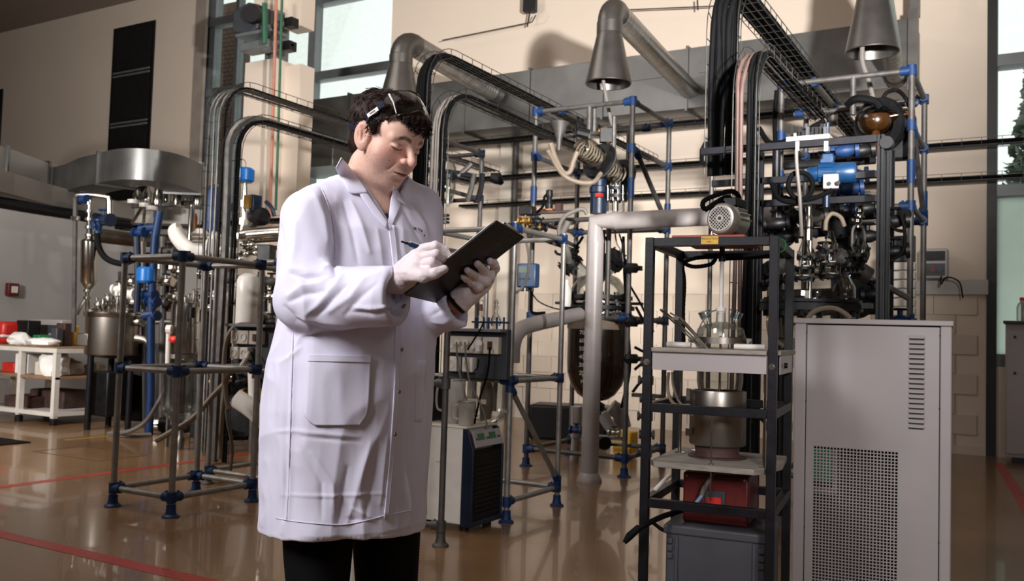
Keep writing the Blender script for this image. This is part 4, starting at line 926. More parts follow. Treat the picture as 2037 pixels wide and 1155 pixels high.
tframe('right tube frame with a diagonal brace, carrying the socket panel by the chiller', posts4(*RF, 1.93), ring(*RF, 1.89)+ring(*RF, .90)+ring(*RF, .13, 'brl'), r=.019, pm='galv_lit', braces=[((-2.92, 5.07, .86), (-2.92, 5.78, .18))])
def tall(dx, label):
    x0, x1, y0, y1 = -4.03+dx, -3.06+dx, 7.33, 8.25
    r_ = ring(x0, x1, y0, y1, 3.28)+ring(x0, x1, y0, y1, 2.86, 'lr')+ring(x0, x1, y0, y1, 2.25)+ring(x0, x1, y0, y1, 1.37, 'flrb')+ring(x0, x1, y0, y1, .16)
    r_ += [((x0+.25, y0, 3.28), (x0+.25, y1, 3.28)), ((x0, y0+.45, 3.14), (x1, y0+.45, 3.14))]
    return tframe(label, posts4(x0, x1, y0, y1, 3.3)+[(x1-.2, y0, 1.37, 2.25), (x0+.55, y0, 2.98, 3.28), (x1-.22, y0+.45, 2.75, 3.14)], r_, r=.0235, sleeves=[(x0, y0, 2.42, 2.58), (x1, y0, 2.42, 2.6), (x1, y1, 2.3, 2.5)],
        braces=[((x1, y0+.1, 2.86), (x1, y1, 2.3))], pm='galv_dull')
tall(0, 'tall tube frame around the dark brown reactor behind the white pipe')
tall(2.26, 'tall tube frame under the right hood, behind the black profile frame')
tframe('distant tube frame with dark clamps behind the cable trays beside the head', posts4(-6.45, -5.55, 7.9, 8.82, 3.3), ring(-6.45, -5.55, 7.9, 8.82, 3.28)+ring(-6.45, -5.55, 7.9, 8.82, 2.75)+ring(-6.45, -5.55, 7.9, 8.82, 2.1), r=.026, cm='blue_dark', pm='galv_dull', sleeves=[(-5.55, 8.82, 2.1, 2.4)], braces=[((-5.55, 8.0, 2.95), (-5.95, 8.82, 2.75))])
# ------------------------------------------------------------------ wire cable trays
def basket(pts, wdir, nrm_, w=.28, h=.075, rung=.16, rw=.0035):
    """wire tray along pts; wdir = across, nrm_(i) = upward side"""
    b = MB(); P = [Vector(p) for p in pts]; wd_ = Vector(wdir)
    N = []
    for i in range(len(P)):
        t = (P[min(i+1, len(P)-1)]-P[max(i-1, 0)]).normalized(); N.append(wd_.cross(t).normalized())
    for f_, up in ((-.5, 0), (-.25, 0), (0, 0), (.25, 0), (.5, 0), (-.5, 1), (.5, 1)):
        b.tube([p+wd_*(f_*w)+n*(h*up) for p, n in zip(P, N)], rw, 5)
    L_ = [0]
    for i in range(1, len(P)): L_.append(L_[-1]+(P[i]-P[i-1]).length)
    s = rung/2
    while s < L_[-1]:
        i = next(k for k in range(1, len(P)) if L_[k] >= s); u = (s-L_[i-1])/(L_[i]-L_[i-1]+1e-9); p = P[i-1].lerp(P[i], u); n = N[i-1].lerp(N[i], u).normalized()
        b.tube([p-wd_*w/2+n*h, p-wd_*w/2, p+wd_*w/2, p+wd_*w/2+n*h], rw, 5); s += rung
    return b, P, N
def ordl(lc, k, n, sgn):
    O = ['first', 'second', 'third', 'fourth', 'fifth', 'sixth', 'seventh', 'eighth']; s = lc.replace('cables', 'cable').replace('hoses', 'hose').replace('lines', 'line')
    if n == 1: return 'only '+s
    return O[k]+' '+s+(', counted from the left' if sgn > 0 else ', counted from the front')
def cable_tray(label, pts, wdir, cables, lab_c, w=.28, h=.075, rung=.16, sgn=1, horiz=False):
    t = thing('cable_tray', pts[0], label, 'cable tray'); b, P, N = basket(pts, wdir, None, w, h, rung); obj('wire_basket', b, 'wire', t, smooth=60)
    wd_ = Vector(wdir); rg = random.Random(len(label)); made = {}
    cnt = {}
    for off, r, m in cables: cnt.setdefault(m, []).append(off)
    ORD = ['first', 'second', 'third', 'fourth', 'fifth', 'sixth', 'seventh', 'eighth']
    for off, r, m in cables:
        ph = rg.random()*6
        q = [p+wd_*(off*w+.006*math.sin(i*.9+ph))+n*(r+.004+.01*abs(math.sin(i*.5+ph)))*sgn for i, (p, n) in enumerate(zip(P, N))]
        b = MB(); b.tube(q, r, 7); lc = lab_c if isinstance(lab_c, str) else lab_c[m]
        obj('cable' if m == 'cable' else 'hose', b, m, None, label=ordl(lc, sorted(cnt[m]).index(off), len(cnt[m]), -1 if horiz else 1), cat='cable' if m == 'cable' else 'hose', group=lc)
    return t
def drop_path(X, Y, z, zb, yend, R=.32, zend=None):
    p = [(X, Y, zb+(z-R-zb)*i/6) for i in range(7)]
    p += [(X, Y+R-R*math.cos(a), z-R+R*math.sin(a)) for a in [math.radians(15*k) for k in range(1, 7)]]
    n = 8
    p += [(X, Y+R+(yend-Y-R)*i/n, z) for i in range(1, n+1)]
    return p
def pk(y, x, X): return atX(x, y, X).y
blk = [(-.38, .015, 'cable'), (-.2, .018, 'cable'), (-.02, .017, 'cable'), (.17, .018, 'cable'), (.36, .015, 'cable')]
Yc1 = pk(200, 845, -4.3); Yc2 = pk(300, 876, -3.93); Yl1 = pk(300, 434, -6.72); Yl2 = pk(350, 466, -6.12); Yr1 = pk(200, 1441, -1.72); Yr2 = pk(200, 1488, -1.46)
cable_tray('high wire cable tray beside the head, rising and running to the back wall', drop_path(-4.3, Yc1, 3.5, .02, 11.0), (1, 0, 0), blk, 'black cables in the high centre tray', w=.15, sgn=1)
cable_tray('lower wire cable tray right of the high centre tray', drop_path(-3.93, Yc2, 3.05, .02, 8.2), (1, 0, 0), [(-.42, .010, 'hose_grey'), (-.24, .012, 'hose_grey'), (-.04, .012, 'hose_grey'), (.2, .013, 'cable'), (.4, .013, 'cable')], {'hose_grey': 'grey hoses in the lower centre tray', 'cable': 'black cables in the lower centre tray'}, w=.14, sgn=1)
cable_tray('high wire cable tray over the left reactors', drop_path(-6.72, Yl1, 3.5, .02, 11.0), (1, 0, 0), [(-.46, .012, 'galv'), (-.18, .012, 'galv'), (.1, .012, 'galv'), (.38, .010, 'cable')], {'galv': 'slim steel lines in the high left tray', 'cable': 'black cables in the high left tray'}, w=.24, sgn=1)
cable_tray('lower wire cable tray over the left reactors with a thick silver hose', drop_path(-6.12, Yl2, 3.05, .02, 9.5), (1, 0, 0), [(-.2, .036, 'galv'), (.22, .012, 'cable'), (.42, .012, 'cable')], {'galv': 'thick silver hose in the lower left tray', 'cable': 'black cables in the lower left tray'}, w=.17, sgn=1)
cable_tray('high wire cable tray on the right, packed with black cables above the motor rack', drop_path(-1.72, Yr1, 3.5, 2.25, 10.9), (1, 0, 0), [(-.38, .02, 'cable'), (-.2, .023, 'cable'), (-.02, .02, 'cable'), (.17, .023, 'cable'), (.36, .02, 'cable'), (-.1, .016, 'cable'), (.26, .018, 'cable'), (-.3, .016, 'cable')], 'black cables in the high right tray', w=.20, sgn=1)
cable_tray('lower wire cable tray on the right with pinkish hoses', drop_path(-1.46, Yr2, 2.95, .02, 7.3), (1, 0, 0), [(-.42, .013, 'hose_pink'), (-.2, .013, 'hose_pink'), (.06, .014, 'cable'), (.26, .014, 'cable'), (.42, .012, 'cable')], {'hose_pink': 'pinkish hoses in the lower right tray', 'cable': 'black cables in the lower right tray'}, w=.135, sgn=1)
def htray(label, x0, x1, y, z, n, lc, w=.2, r=.02):
    cable_tray(label, [(x0+(x1-x0)*i/14, y, z) for i in range(15)], (0, -1, 0), [((k/(n-1)-.5)*.8, r, 'cable') for k in range(n)], lc, w=w, h=.08, rung=.2, sgn=1, horiz=True)
htray('top horizontal wire tray just under the wall duct', -8.6, -1.6, 11.0, 3.93, 4, 'black cables in the top horizontal tray')
htray('middle horizontal wire tray along the back wall behind the frames', -7.4, .9, 11.25, 3.45, 4, 'black cables in the middle horizontal tray')
htray('lowest horizontal wire tray along the back wall', -7.4, .9, 11.25, 3.06, 3, 'black cables in the lowest horizontal tray', r=.016)
htray('horizontal wire tray behind the left reactors', -12.2, -7.6, 9.0, 2.62, 3, 'black cables in the tray behind the left reactors')
# wide pipes along the back wall
b = MB(); b.tube([(-6.58, 11.4, 0), (-6.58, 11.4, 4.3)], .045, 10); obj('wall_pipe', b, 'galv_dull', label='grey vertical pipe on the pale pilaster of the back wall', cat='pipe')
# ------------------------------------------------------------------ white plastic L-pipe
wp = thing('white_pipe', (-3.19, 6.9, 0), 'thick white plastic pipe rising from the floor and turning right', 'pipe')
b = MB(); b.tube([(-3.19, 6.9, .05), (-3.19, 6.9, 1.0)], .072, 24); obj('riser', b, 'pvc', wp)
b = MB(); b.tube([(-3.19, 6.9, 1.0), (-3.19, 6.9, 1.07)], .075, 24); obj('coupling', b, 'pvc', wp)
b = MB(); b.tube([(-3.19, 6.9, 1.05), (-3.19, 6.9, 2.0)], .072, 24); obj('riser', b, 'pvc', wp)
b = MB(); b.tube([(-3.19, 6.9, 1.99), (-3.19, 6.9, 2.165), (-3.0, 6.9, 2.165)], .075, 28); obj('elbow', b, 'pvc', wp, smooth=50)
b = MB(); b.tube([(-3.01, 6.9, 2.165), (-1.64, 6.9, 2.175)], .073, 24); obj('horizontal_run', b, 'pvc', wp)
b = MB(); b.lathe((-3.19, 6.9, 0), [(0, 0), (.105, 0), (.105, .015), (.09, .045), (.078, .07), (.072, .075)], seg=24); obj('base_flange', b, 'pvc', wp)
# ------------------------------------------------------------------ fume hoods
def hood(c, zb, rb, rt, hc, label, end, ez, flex=True):
    t = thing('extraction_hood', (c[0], c[1], zb), label, 'hood'); x, y = c
    b = MB(); b.lathe((x, y, zb), [(rb, 0), (rb+.004, .008), (rt, hc), (rt-.006, hc), (rb-.008, .004), (rb, 0)], seg=36, cap=False); obj('cone', b, 'hoodm', t)
    b = MB(); b.lathe((x, y, zb+hc), [(rt+.008, -.02), (rt+.008, .09), (rt, .095)], seg=30, cap=False); obj('collar', b, 'hoodm', t)
    el = [(x, y, zb+hc+.08)]; R = rt*1.5; e = Vector((end[0]-x, end[1]-y, 0)).normalized()
    for k in range(1, 8): a = math.radians(k*(90+18)/7); el.append(Vector((x, y, zb+hc+.08))+e*(R-R*math.cos(a))+Vector((0, 0, R*math.sin(a))))
    b = MB(); b.tube(el, rt*1.02, 30, cap=False); obj('elbow', b, 'hoodm', t)
    s = Vector(el[-1]); q = Vector((end[0], end[1], ez)); n = 90; pts = [s.lerp(q, i/n) for i in range(n+1)]
    b = MB(); b.tube(pts, [rt*.98*(1+(.035 if i % 3 == 0 else 0)) for i in range(n+1)], 24, cap=False); obj('flexible_duct', b, 'flexduct', t, smooth=60)
    b = MB(); b.lathe(q, [(rt*1.08, -.05), (rt*1.08, .06)], (q-s), 24, False); obj('end_collar', b, 'hoodm', t)
    b = MB(); b.cyl((x+.06, y+.05, zb+hc*.62), (x+.06, y+.05, zb+hc*.7), .05, 14); obj('lamp', b, 'steel', t); return t
h1 = atd(1210, 168, 8.55); hood((h1.x, h1.y), h1.z, .215, .115, .50, 'extraction hood above the centre frame, its ribbed duct slanting down right', (-3.72, 10.78), 4.3)
h2 = atd(1735, 105, 7.6); hood((h2.x, h2.y), h2.z, .215, .10, .62, 'extraction hood above the right frame, nearest the right window', (-1.32, 10.6), 4.15)
h3 = atd(795, 190, 11.0); hood((h3.x, h3.y), h3.z-.12, .25, .135, .52, 'extraction hood right behind the head', (-6.5, 10.6), 4.55)
# hoses rising into the hoods
def hose(label, pts, r, m, n=8, group=None, seg=8, cat='hose', name='hose', ribs=False):
    P = bez(pts, n); b = MB(); b.tube(P, [r*(1+(.12 if i % 2 else -.06)) for i in range(len(P))] if ribs else r, seg)
    return obj(name, b, m, label=label, cat=cat, group=group)
D = lambda x, y, d: atd(x, y, d)
hose('grey hose rising into the centre hood', [D(1218, 250, 8.5), D(1212, 225, 8.5), D(1206, 195, 8.5), D(1200, 160, 8.5)], .018, 'hose_grey')
hose('grey hose rising into the right hood', [D(1738, 200, 7.5), D(1728, 160, 7.5), D(1716, 125, 7.5), D(1715, 90, 7.5)], .02, 'hose_grey')
# ================================================================== black stirrer rack in the foreground
ph = math.radians(23)
ex = r0*math.cos(ph)-f0*math.sin(ph); ey = r0*math.sin(ph)+f0*math.cos(ph); ez = Vector((0, 0, 1))
K0 = r0*.5262+f0*3.6; KW, KD, KT = .515, .584, .034
def K(x, y, z): return K0+ex*x+ey*y+ez*z
def kbox(b, lo, hi): return b.obox(K((lo[0]+hi[0])/2, (lo[1]+hi[1])/2, (lo[2]+hi[2])/2), (ex, ey, ez), [abs(h-l) for l, h in zip(lo, hi)])
def kpx(x, y, ky=0.):                                   # rack coordinates of a picture point on the plane y = ky
    r = ray(x, y); o = K(0, ky, 0); t = (o-CAM).dot(ey)/r.dot(ey); p = CAM+r*t-K0; return Vector((p.dot(ex), ky, p.z))
def kp(x, y, ky=0.): q = kpx(x, y, ky); return K(*q)
rack = thing('stirrer_rack', K(0, 0, 0), 'black square-tube steel rack holding the stirrer motor and glass flask', 'rack')
for x in (0, KW-KT):
    for y in (0, KD-KT): b = MB(); kbox(b, (x, y, 0), (x+KT, y+KT, 1.602)); obj('post', b, 'black_steel', rack, bevel=.002)
def krail(z, sides):
    for s in sides:
        b = MB()
        if s == 'f': kbox(b, (KT, 0.001, z-KT), (KW-KT, KT, z))
        if s == 'b': kbox(b, (KT, KD-KT, z-KT), (KW-KT, KD-.001, z))
        if s == 'l': kbox(b, (0.001, KT, z-KT), (KT, KD-KT, z))
        if s == 'r': kbox(b, (KW-KT, KT, z-KT), (KW-.001, KD-KT, z))
        obj('rail', b, 'black_steel', rack, bevel=.002)
for z, s in ((1.60, 'fblr'), (.945, 'fblr'), (.572, 'fblr'), (.115, 'fblr')): krail(z, s)
for x in (KT/2, KW-KT/2):
    b = MB(); c = K(x, 0, 1.107); b.cyl(c, c-ey*.004, .0125, 18); b.cyl(c-ey*.003, c-ey*.009, .008, 6); obj('bolt', b, 'steel', rack)
b = MB(); c = K(KW-KT/2, 0, .945-KT/2); 
# shelves (boards) and cream angle plate
b = MB(); kbox(b, (KT+.002, -.012, 1.148), (KW-KT-.002, KD-.03, 1.166)); obj('shelf_board', b, 'board', rack, bevel=.004)
b = MB(); kbox(b, (KT+.004, .004, 1.078), (KW-KT-.004, .008, 1.148)); obj('apron_plate', b, 'cab', rack, bevel=.001)
b = MB(); kbox(b, (KW-.002, .09, 1.075), (KW+.004, KD-.08, 1.15)); b2 = b; obj('apron_plate', b2, 'cab', rack, bevel=.001)
b = MB(); kbox(b, (KW-.03, .02, 1.15), (KW+.012, KD-.02, 1.167)); obj('shelf_board', b, 'board', rack, bevel=.002)
b = MB(); pl = [(.036, .03), (.06, -.02), (KW-.075, -.02), (KW-.036, .03), (KW+.004, .2), (KW-.01, KD-.1), (.04, KD-.06)]
b.prism(pl, K(0, 0, .700), ex, ey, ez*.022); obj('shelf_board', b, 'board', rack, bevel=.002)
b = MB(); c = K(KW-.03+.04, .16, 1.11); b.cyl(c, c+ex*.012, .011, 12); obj('bolt', b, 'black', rack)
# red-oxide plate, yellow sign, motor
b = MB(); kbox(b, (.10, .03, 1.602), (KW-.13, KD-.09, 1.612)); obj('top_plate', b, 'redoxide', rack, bevel=.002)
b = MB(); kbox(b, (.2, -.0, 1.566), (.45, .3, 1.5659)); 
s0, s1 = kpx(1395, 470), kpx(1429, 485); b = MB(); kbox(b, (s0.x, -.0015, s1.z), (s1.x, .0, s0.z)); sg = obj('sign_plate', b, 'yellow', rack, label='yellow sign plate')
sc_ = K((s0.x+s1.x)/2, -.002, (s0.z+s1.z)/2); tb = text_mb('PRODUCTION', .0094, sc_+ez*.0055, ex, ez); t2 = text_mb('LINE 1', .0085, sc_-ez*.0065, ex, ez); tb.add(t2.v, t2.f); obj('sign_lettering', tb, 'black', sg, smooth=0)
mo = thing('stirrer_motor', kp(1432, 462, .12), 'silver electric motor with a round grille face on top of the black rack', 'motor')
mc = kp(1432, 434, .09); ma = (ey*.93+ex*.30-ez*.02).normalized(); mx_, my_, _ = frame_axes(ma)
b = MB(); b.lathe(mc, [(.050, 0), (.058, .003), (.0635, .012), (.065, .03), (.065, .05), (.060, .055), (.057, .06), (.057, .15), (.05, .16), (.03, .17), (0, .17)], ma, 40); obj('housing', b, 'alu', mo)
b = MB()
for k in range(-4, 9): a = math.radians(k*22); dv = mx_*math.cos(a)+my_*math.sin(a); b.obox(mc+ma*.105+dv*.060, (dv, ma, dv.cross(ma)), (.014, .085, .003))
obj('cooling_fin', b, 'alu', mo)
b = MB(); b.lathe(mc-ma*.0005, [(0, 0), (.049, 0), (.0495, .002), (0, .002)], ma, 36); obj('grille_back', b, 'cab_dark', mo)
b = MB()
for k in range(-4, 5):
    o = k*.0098; l = math.sqrt(max(0, .049**2-o*o))
    for d1, d2 in (((mx_+my_).normalized(), (mx_-my_).normalized()), ((mx_-my_).normalized(), (mx_+my_).normalized())): b.obox(mc-ma*.002+d1*o, (d1, d2, ma), (.0021, 2*l, .002))
b.lathe(mc-ma*.003, [(.046, 0), (.0505, 0), (.0505, .002), (.046, .002), (.046, 0)], ma, 36, False); b.lathe(mc-ma*.003, [(0, 0), (.015, 0), (.015, .002), (0, .002)], ma, 20); obj('fan_grille', b, 'white_plastic', mo, smooth=0)
b = MB(); b.lathe(mc-ma*.006, [(0, 0), (.006, 0), (.008, .003), (0, .003)], ma, 16); obj('hub', b, 'steel', mo)
b = MB(); tc = mc+ma*.10+ez*.075; b.obox(tc, (ex, ma, ez), (.075, .09, .035)); obj('terminal_box', b, 'black', mo, bevel=.004)
b = MB(); c = kp(1420, 470, .05); b.box(tuple(mc+ma*.1-ez*.067), (.10, .10, .012), math.radians(7)); obj('foot_plate', b, 'steel_brushed', mo)
b = MB(); c = K(.255, .04, 1.612); b.lathe(c, [(0, 0), (.012, 0), (.012, .004), (.004, .006), (.004, .014), (0, .014)], seg=12); obj('fixing_bolt', b, 'steel', mo)
hose('black corrugated cable looped over the silver motor', [kp(1450, 400, .20), kp(1430, 405, .12), kp(1402, 415, .10), kp(1400, 400, .10), kp(1425, 388, .12), kp(1455, 380, .17), kp(1470, 392, .22), kp(1466, 410, .24), kp(1455, 415, .25)], .0095, 'cable', 9, seg=10, cat='cable', name='cable', ribs=True)
hose('second turn of black corrugated cable on the motor', [kp(1402, 418, .11), kp(1425, 402, .13), kp(1448, 392, .17), kp(1462, 405, .22)], .0095, 'cable', 9, seg=10, cat='cable', name='cable', ribs=True)
# stirrer
st_ = thing('stirrer', kp(1432, 640, .28), 'white stirrer shaft running from the motor down into the flask', 'stirrer')
cx = kpx(1434, 640, .28).x
def kz(y): return kpx(1432, y, .28).z
b = MB(); b.cyl(K(cx, .28, 1.602), K(cx, .28, kz(508)), .011, 14); b.cyl(K(cx, .28, kz(508)), K(cx, .28, kz(520)), .014, 14); obj('chuck', b, 'black', st_)
b = MB(); b.cyl(K(cx, .28, kz(516)), K(cx, .28, kz(612)), .0088, 14); obj('shaft', b, 'white_plastic', st_)
b = MB(); b.lathe(K(cx, .28, kz(642)), [(0, 0), (.015, 0), (.017, .045), (.021, .05), (.021, .064), (0, .064)], seg=20); obj('stopper', b, 'white_plastic', st_)
b = MB(); b.cyl(K(cx, .28, kz(668)), K(cx, .28, kz(640)), .012, 14); obj('shaft_guide', b, 'white_plastic', st_)
b = MB(); b.cyl(K(cx, .28, kz(860)), K(cx, .28, kz(668)), .005, 10); obj('lower_shaft', b, 'steel', st_)
# flask
fl = thing('reaction_flask', K(cx, .28, kz(700)), 'three-necked clear glass reaction flask clamped in the black rack', 'flask')
zt = kz(645); zb = kz(692)
b = MB(); b.lathe(K(cx, .28, zb), [(.095, 0), (.101, .003), (.101, .028), (.103, .04), (.094, zt-zb-.018), (.070, zt-zb-.002), (.03, zt-zb+.008), (.02, zt-zb+.012), (.019, zt-zb+.05)], seg=36, cap=False); obj('lid', b, 'glass', fl)
b = MB(); b.lathe(K(cx, .28, zb-.22), [(0, 0), (.05, .01), (.085, .04), (.094, .08), (.094, .22)], seg=36, cap=False); obj('vessel', b, 'glass', fl)
for s, y0 in ((-1, .27), (1, .27)):
    b = MB(); a = K(cx+s*.045, y0, zt-.012); t = (ex*s*.36+ez).normalized(); b.lathe(a, [(.014, 0), (.016, .02), (.021, .035), (.022, .062), (.026, .066), (.026, .070)], t, 18, False); obj('side_neck', b, 'glass', fl)
    b = MB(); b.lathe(a, [(.0225, .040), (.0265, .069), (.0225, .0695), (.0185, .040), (.0225, .040)], t, 18, False); obj('ground_joint', b, 'glass_milky', fl)
b = MB(); b.lathe(K(cx, .28, zb+.018), [(.104, 0), (.112, 0), (.112, .026), (.104, .026), (.104, 0)], seg=40, cap=False); obj('clamp_ring', b, 'steel_brushed', fl)
for s in (-1, 1): b = MB(); b.obox(K(cx+s*.118, .27, zb+.031), (ex, ey, ez), (.02, .03, .024)); b.cyl(K(cx+s*.12, .25, zb+.031), K(cx+s*.12, .23, zb+.031), .006, 8); obj('clamp_lug', b, 'steel_brushed', fl)
for x0, x1, m in ((.05, .15, 'white_plastic'), (KW-.19, KW-.07, 'white_plastic')): b = MB(); b.cyl(K(x0, .2, 1.178), K(x1, .2, 1.178), .0115, 14); obj('support_rod', b, m, fl)
hose('thin grey tube on the left of the glass flask', [kp(1425, 616, .24), kp(1412, 622, .24), kp(1396, 642, .22), kp(1388, 662, .2), kp(1386, 678, .2)], .003, 'hose_grey', 6, seg=6, name='tube')
tg = thing('laboratory_clamp', kp(1375, 660, .1), 'long metal laboratory clamp leaning against the glass flask', 'clamp')
for a, c in (((1313, 615), (1392, 690)), ((1320, 617), (1402, 692)), ((1333, 622), (1360, 637)), ((1314, 615), (1321, 617))): b = MB(); b.tube([kp(*a, .10), kp(*c, .10)], .0035, 8); obj('prong', b, 'steel', tg)
b = MB(); b.tube([kp(1360, 640, .1), kp(1408, 694, .1)], .007, 8); obj('shank', b, 'steel', tg)
b = MB(); b.cyl(kp(1352, 632, .1), kp(1360, 640, .1), .009, 10); b.obox(kp(1345, 633, .1), (ex, ey, ez), (.03, .012, .012)); obj('boss', b, 'steel', tg)
# heater below
he = thing('heating_mantle', K(cx-.006, .27, .722), 'round steel heating mantle on the lower board of the black rack', 'heater')
zz0 = .722; zht = kpx(1435, 776, .27).z; zhb = kpx(1435, 884, .27).z
b = MB(); b.lathe(K(cx-.004, .27, zhb), [(0, .0), (.110, 0), (.114, .006), (.114, zht-zhb-.006), (.112, zht-zhb), (.098, zht-zhb), (.098, zht-zhb-.06), (0, zht-zhb-.06)], seg=40); obj('jacket', b, 'steel_brushed', he)
b = MB(); b.lathe(K(cx-.004, .27, zz0), [(0, 0), (.118, 0), (.118, .006), (.092, .008), (.088, .02), (.092, zhb-zz0), (0, zhb-zz0)], seg=32); obj('base', b, 'rust', he)
b = MB(); b.obox(K(cx-.112, .2, zht-.02), (ex, ey, ez), (.016, .014, .05)); b.obox(K(cx-.112, .2, zhb+.05), (ex, ey, ez), (.016, .014, .03)); obj('latch', b, 'steel', he)
for xx, yy, z0, z1, r, lab in ((kpx(1413, 900, .0).x, .02, .585, .915, .0032, 'thin steel rod in front of the steel heater'), (kpx(1527, 800, .06).x-.01, .06, .722, 1.148, .006, 'steel support rod right of the heater'), (.09, .3, .722, 1.148, .007, 'steel support rod left of the heater'), (.15, .42, .722, 1.148, .012, 'steel support tube behind the heater on the left')):
    b = MB(); b.cyl(K(xx, yy, z0), K(xx, yy, z1), r, 10); b.cyl(K(xx, yy, .722), K(xx, yy, .726), r*3, 12); obj('support_rod', b, 'steel', label=lab, cat='rod')
hose('cream ribbed hose hanging left of the heater', [kp(1330, 740, .3), kp(1328, 765, .3), kp(1332, 790, .28), kp(1345, 805, .26), kp(1372, 806, .2)], .007, 'hose_cream', 8, ribs=True)
hose('second cream hose curving to the heater latch', [kp(1337, 740, .3), kp(1340, 770, .28), kp(1352, 800, .24), kp(1380, 826, .16)], .006, 'hose_cream', 8)
hose('black hose curving down right of the heater', [kp(1490, 825, .3), kp(1515, 832, .33), kp(1530, 860, .35), kp(1540, 905, .36)], .009, 'black_rubber', 8)
hose('black corrugated cable loop under the rack top', [kp(1478, 508, .42), kp(1430, 510, .40), kp(1385, 513, .36), kp(1362, 522, .36), kp(1380, 530, .36), kp(1412, 526, .38), kp(1424, 515, .4)], .0085, 'cable', 10, seg=8, cat='cable', name='cable', ribs=True)
hose('black corrugated cable running behind the rack top rail', [kp(1440, 515, .5), kp(1500, 512, .5), kp(1560, 503, .5)], .0075, 'cable', 12, cat='cable', name='cable', ribs=True)
hose('black corrugated cable running down the rear left post', [kp(1356, 520, .56), kp(1362, 560, .55), kp(1360, 620, .55), kp(1361, 690, .55)], .007, 'cable', 14, cat='cable', name='cable', ribs=True)
b = MB(); q = kp(1552, 500, .0); b.torus(K(KW-KT/2+.012, .05, 1.57), ey, .026, .003, 14, 6); obj('cable_tie', b, 'green', label='green cable tie on the right rack post', cat='tie')
# red pump on a grey box
bx = thing('storage_crate', K(.08, .06, .115), 'dark grey plastic storage crate at the bottom of the black rack', 'crate')
b = MB(); kbox(b, (.085, .10, .115), (.475, .50, .445)); obj('crate_body', b, 'plastic_grey', bx, bevel=.01)
b = MB(); kbox(b, (.075, .09, .425), (.485, .51, .462)); obj('lid', b, 'plastic_grey', bx, bevel=.008)
for x in (.13, .43):
    b = MB(); kbox(b, (x-.006, .09, .13), (x+.006, .1, .42)); obj('rib', b, 'plastic_grey', bx, bevel=.002)
for x in (.103, .457):
    for z in (.40, .37, .34): b = MB(); kbox(b, (x-.011, .088, z-.011), (x+.011, .1, z+.011)); obj('latch', b, 'plastic_grey', bx, bevel=.003)
rp = thing('pump', K(.27, .3, .462), 'red boxy pump standing on the grey crate', 'pump')
b = MB(); kbox(b, (.135, .17, .468), (.395, .45, .665)); obj('casing', b, 'red', rp, bevel=.008)
b = MB(); kbox(b, (.225, .163, .53), (.305, .171, .60)); obj('switch_plate', b, 'dark_panel', rp, bevel=.003)
b = MB(); kbox(b, (.235, .158, .545), (.29, .165, .575)); obj('rocker_switch', b, 'redbright', rp)
b = MB(); kbox(b, (.14, .18, .4625), (.39, .44, .468)); obj('foot_frame', b, 'black', rp)
for x in (.15, .38): b = MB(); b.cyl(K(x, .166, .65), K(x, .171, .65), .006, 8); obj('screw', b, 'steel', rp)
b = MB(); b.tube([kp(1396, 986, .10), kp(1402, 968, .12)], .011, 12); b.tube([kp(1402, 968, .12), kp(1420, 940, .15), kp(1450, 930, .2), kp(1480, 935, .22)], .009, 10); obj('valve_pipe', b, 'hose_grey', label='grey valve pipe in front of the red pump', cat='pipe')
b = MB(); b.cyl(kp(1383, 1002, .09), kp(1397, 984, .10), .007, 10); obj('tube', b, mat('blue_tube', '7f98c0', .3, 0, .05, 10), label='pale blue tube stub below the red pump', cat='tube')
hose('black power cable with a thick end hanging out left of the rack', [kp(1250, 1070, -.08), kp(1268, 1052, -.06), kp(1290, 1040, -.03), kp(1320, 1026, .05), kp(1352, 1016, .18), kp(1385, 1003, .3)], .011, 'black_rubber', 8, cat='cable', name='power_cable', seg=10)
b = MB(); b.tube([kp(1242, 1079, -.09), kp(1252, 1066, -.08), kp(1272, 1048, -.06)], [.009, .016, .014], 12); obj('cable_plug', b, 'black_rubber', label='black cable plug poking out left of the rack', cat='plug')
hose('black hose hanging below the rack on the left', [kp(1300, 1040, .1), kp(1320, 1054, .1), kp(1345, 1058, .2), kp(1360, 1050, .3)], .008, 'black_rubber', 8)
hose('white tube with a joint at the left of the lower board', [kp(1302, 975, .2), kp(1318, 958, .25), kp(1332, 945, .3)], .0085, 'white_plastic', 6, name='tube')
# ================================================================== grey chiller cabinet
pc = math.radians(25.5); cx_ = r0*math.cos(pc)-f0*math.sin(pc); cy_ = r0*math.sin(pc)+f0*math.cos(pc); C0 = r0*1.333+f0*4.25; CW, CD, CH = .664, .62, 1.316
def Cb(x, y, z): return C0+cx_*x+cy_*y+ez*z
def cbx(b, lo, hi): return b.obox(Cb((lo[0]+hi[0])/2, (lo[1]+hi[1])/2, (lo[2]+hi[2])/2), (cx_, cy_, ez), [abs(h-l) for l, h in zip(lo, hi)])
def cpx(x, y, k=0.): r = ray(x, y); o = Cb(0, k, 0); t = (o-CAM).dot(cy_)/r.dot(cy_); p = CAM+r*t-C0; return p.dot(cx_), p.z
ca_ = thing('chiller_cabinet', C0, 'tall grey chiller cabinet with side louvres and a square-hole grille', 'cabinet')
b = MB(); cbx(b, (0, .012, .03), (.004, CD, CH-.03)); cbx(b, (CW-.004, .012, .03), (CW, CD, CH-.03)); cbx(b, (0, CD-.004, .03), (CW, CD, CH-.03)); cbx(b, (0, .0, .03), (CW, CD, .034)); obj('carcass', b, 'cab', ca_)
xl = cpx(1604, 800)[0]; xr = cpx(1868, 800)[0]
for a, c in ((0, xl-.004), (xr+.004, CW)): b = MB(); cbx(b, (a, 0, .03), (c, .05, CH-.024)); obj('corner_stile', b, 'cab', ca_, bevel=.006)
b = MB(); cbx(b, (-.006, -.006, CH-.024), (CW+.006, CD+.006, CH)); obj('lid', b, 'cab', ca_, bevel=.004)
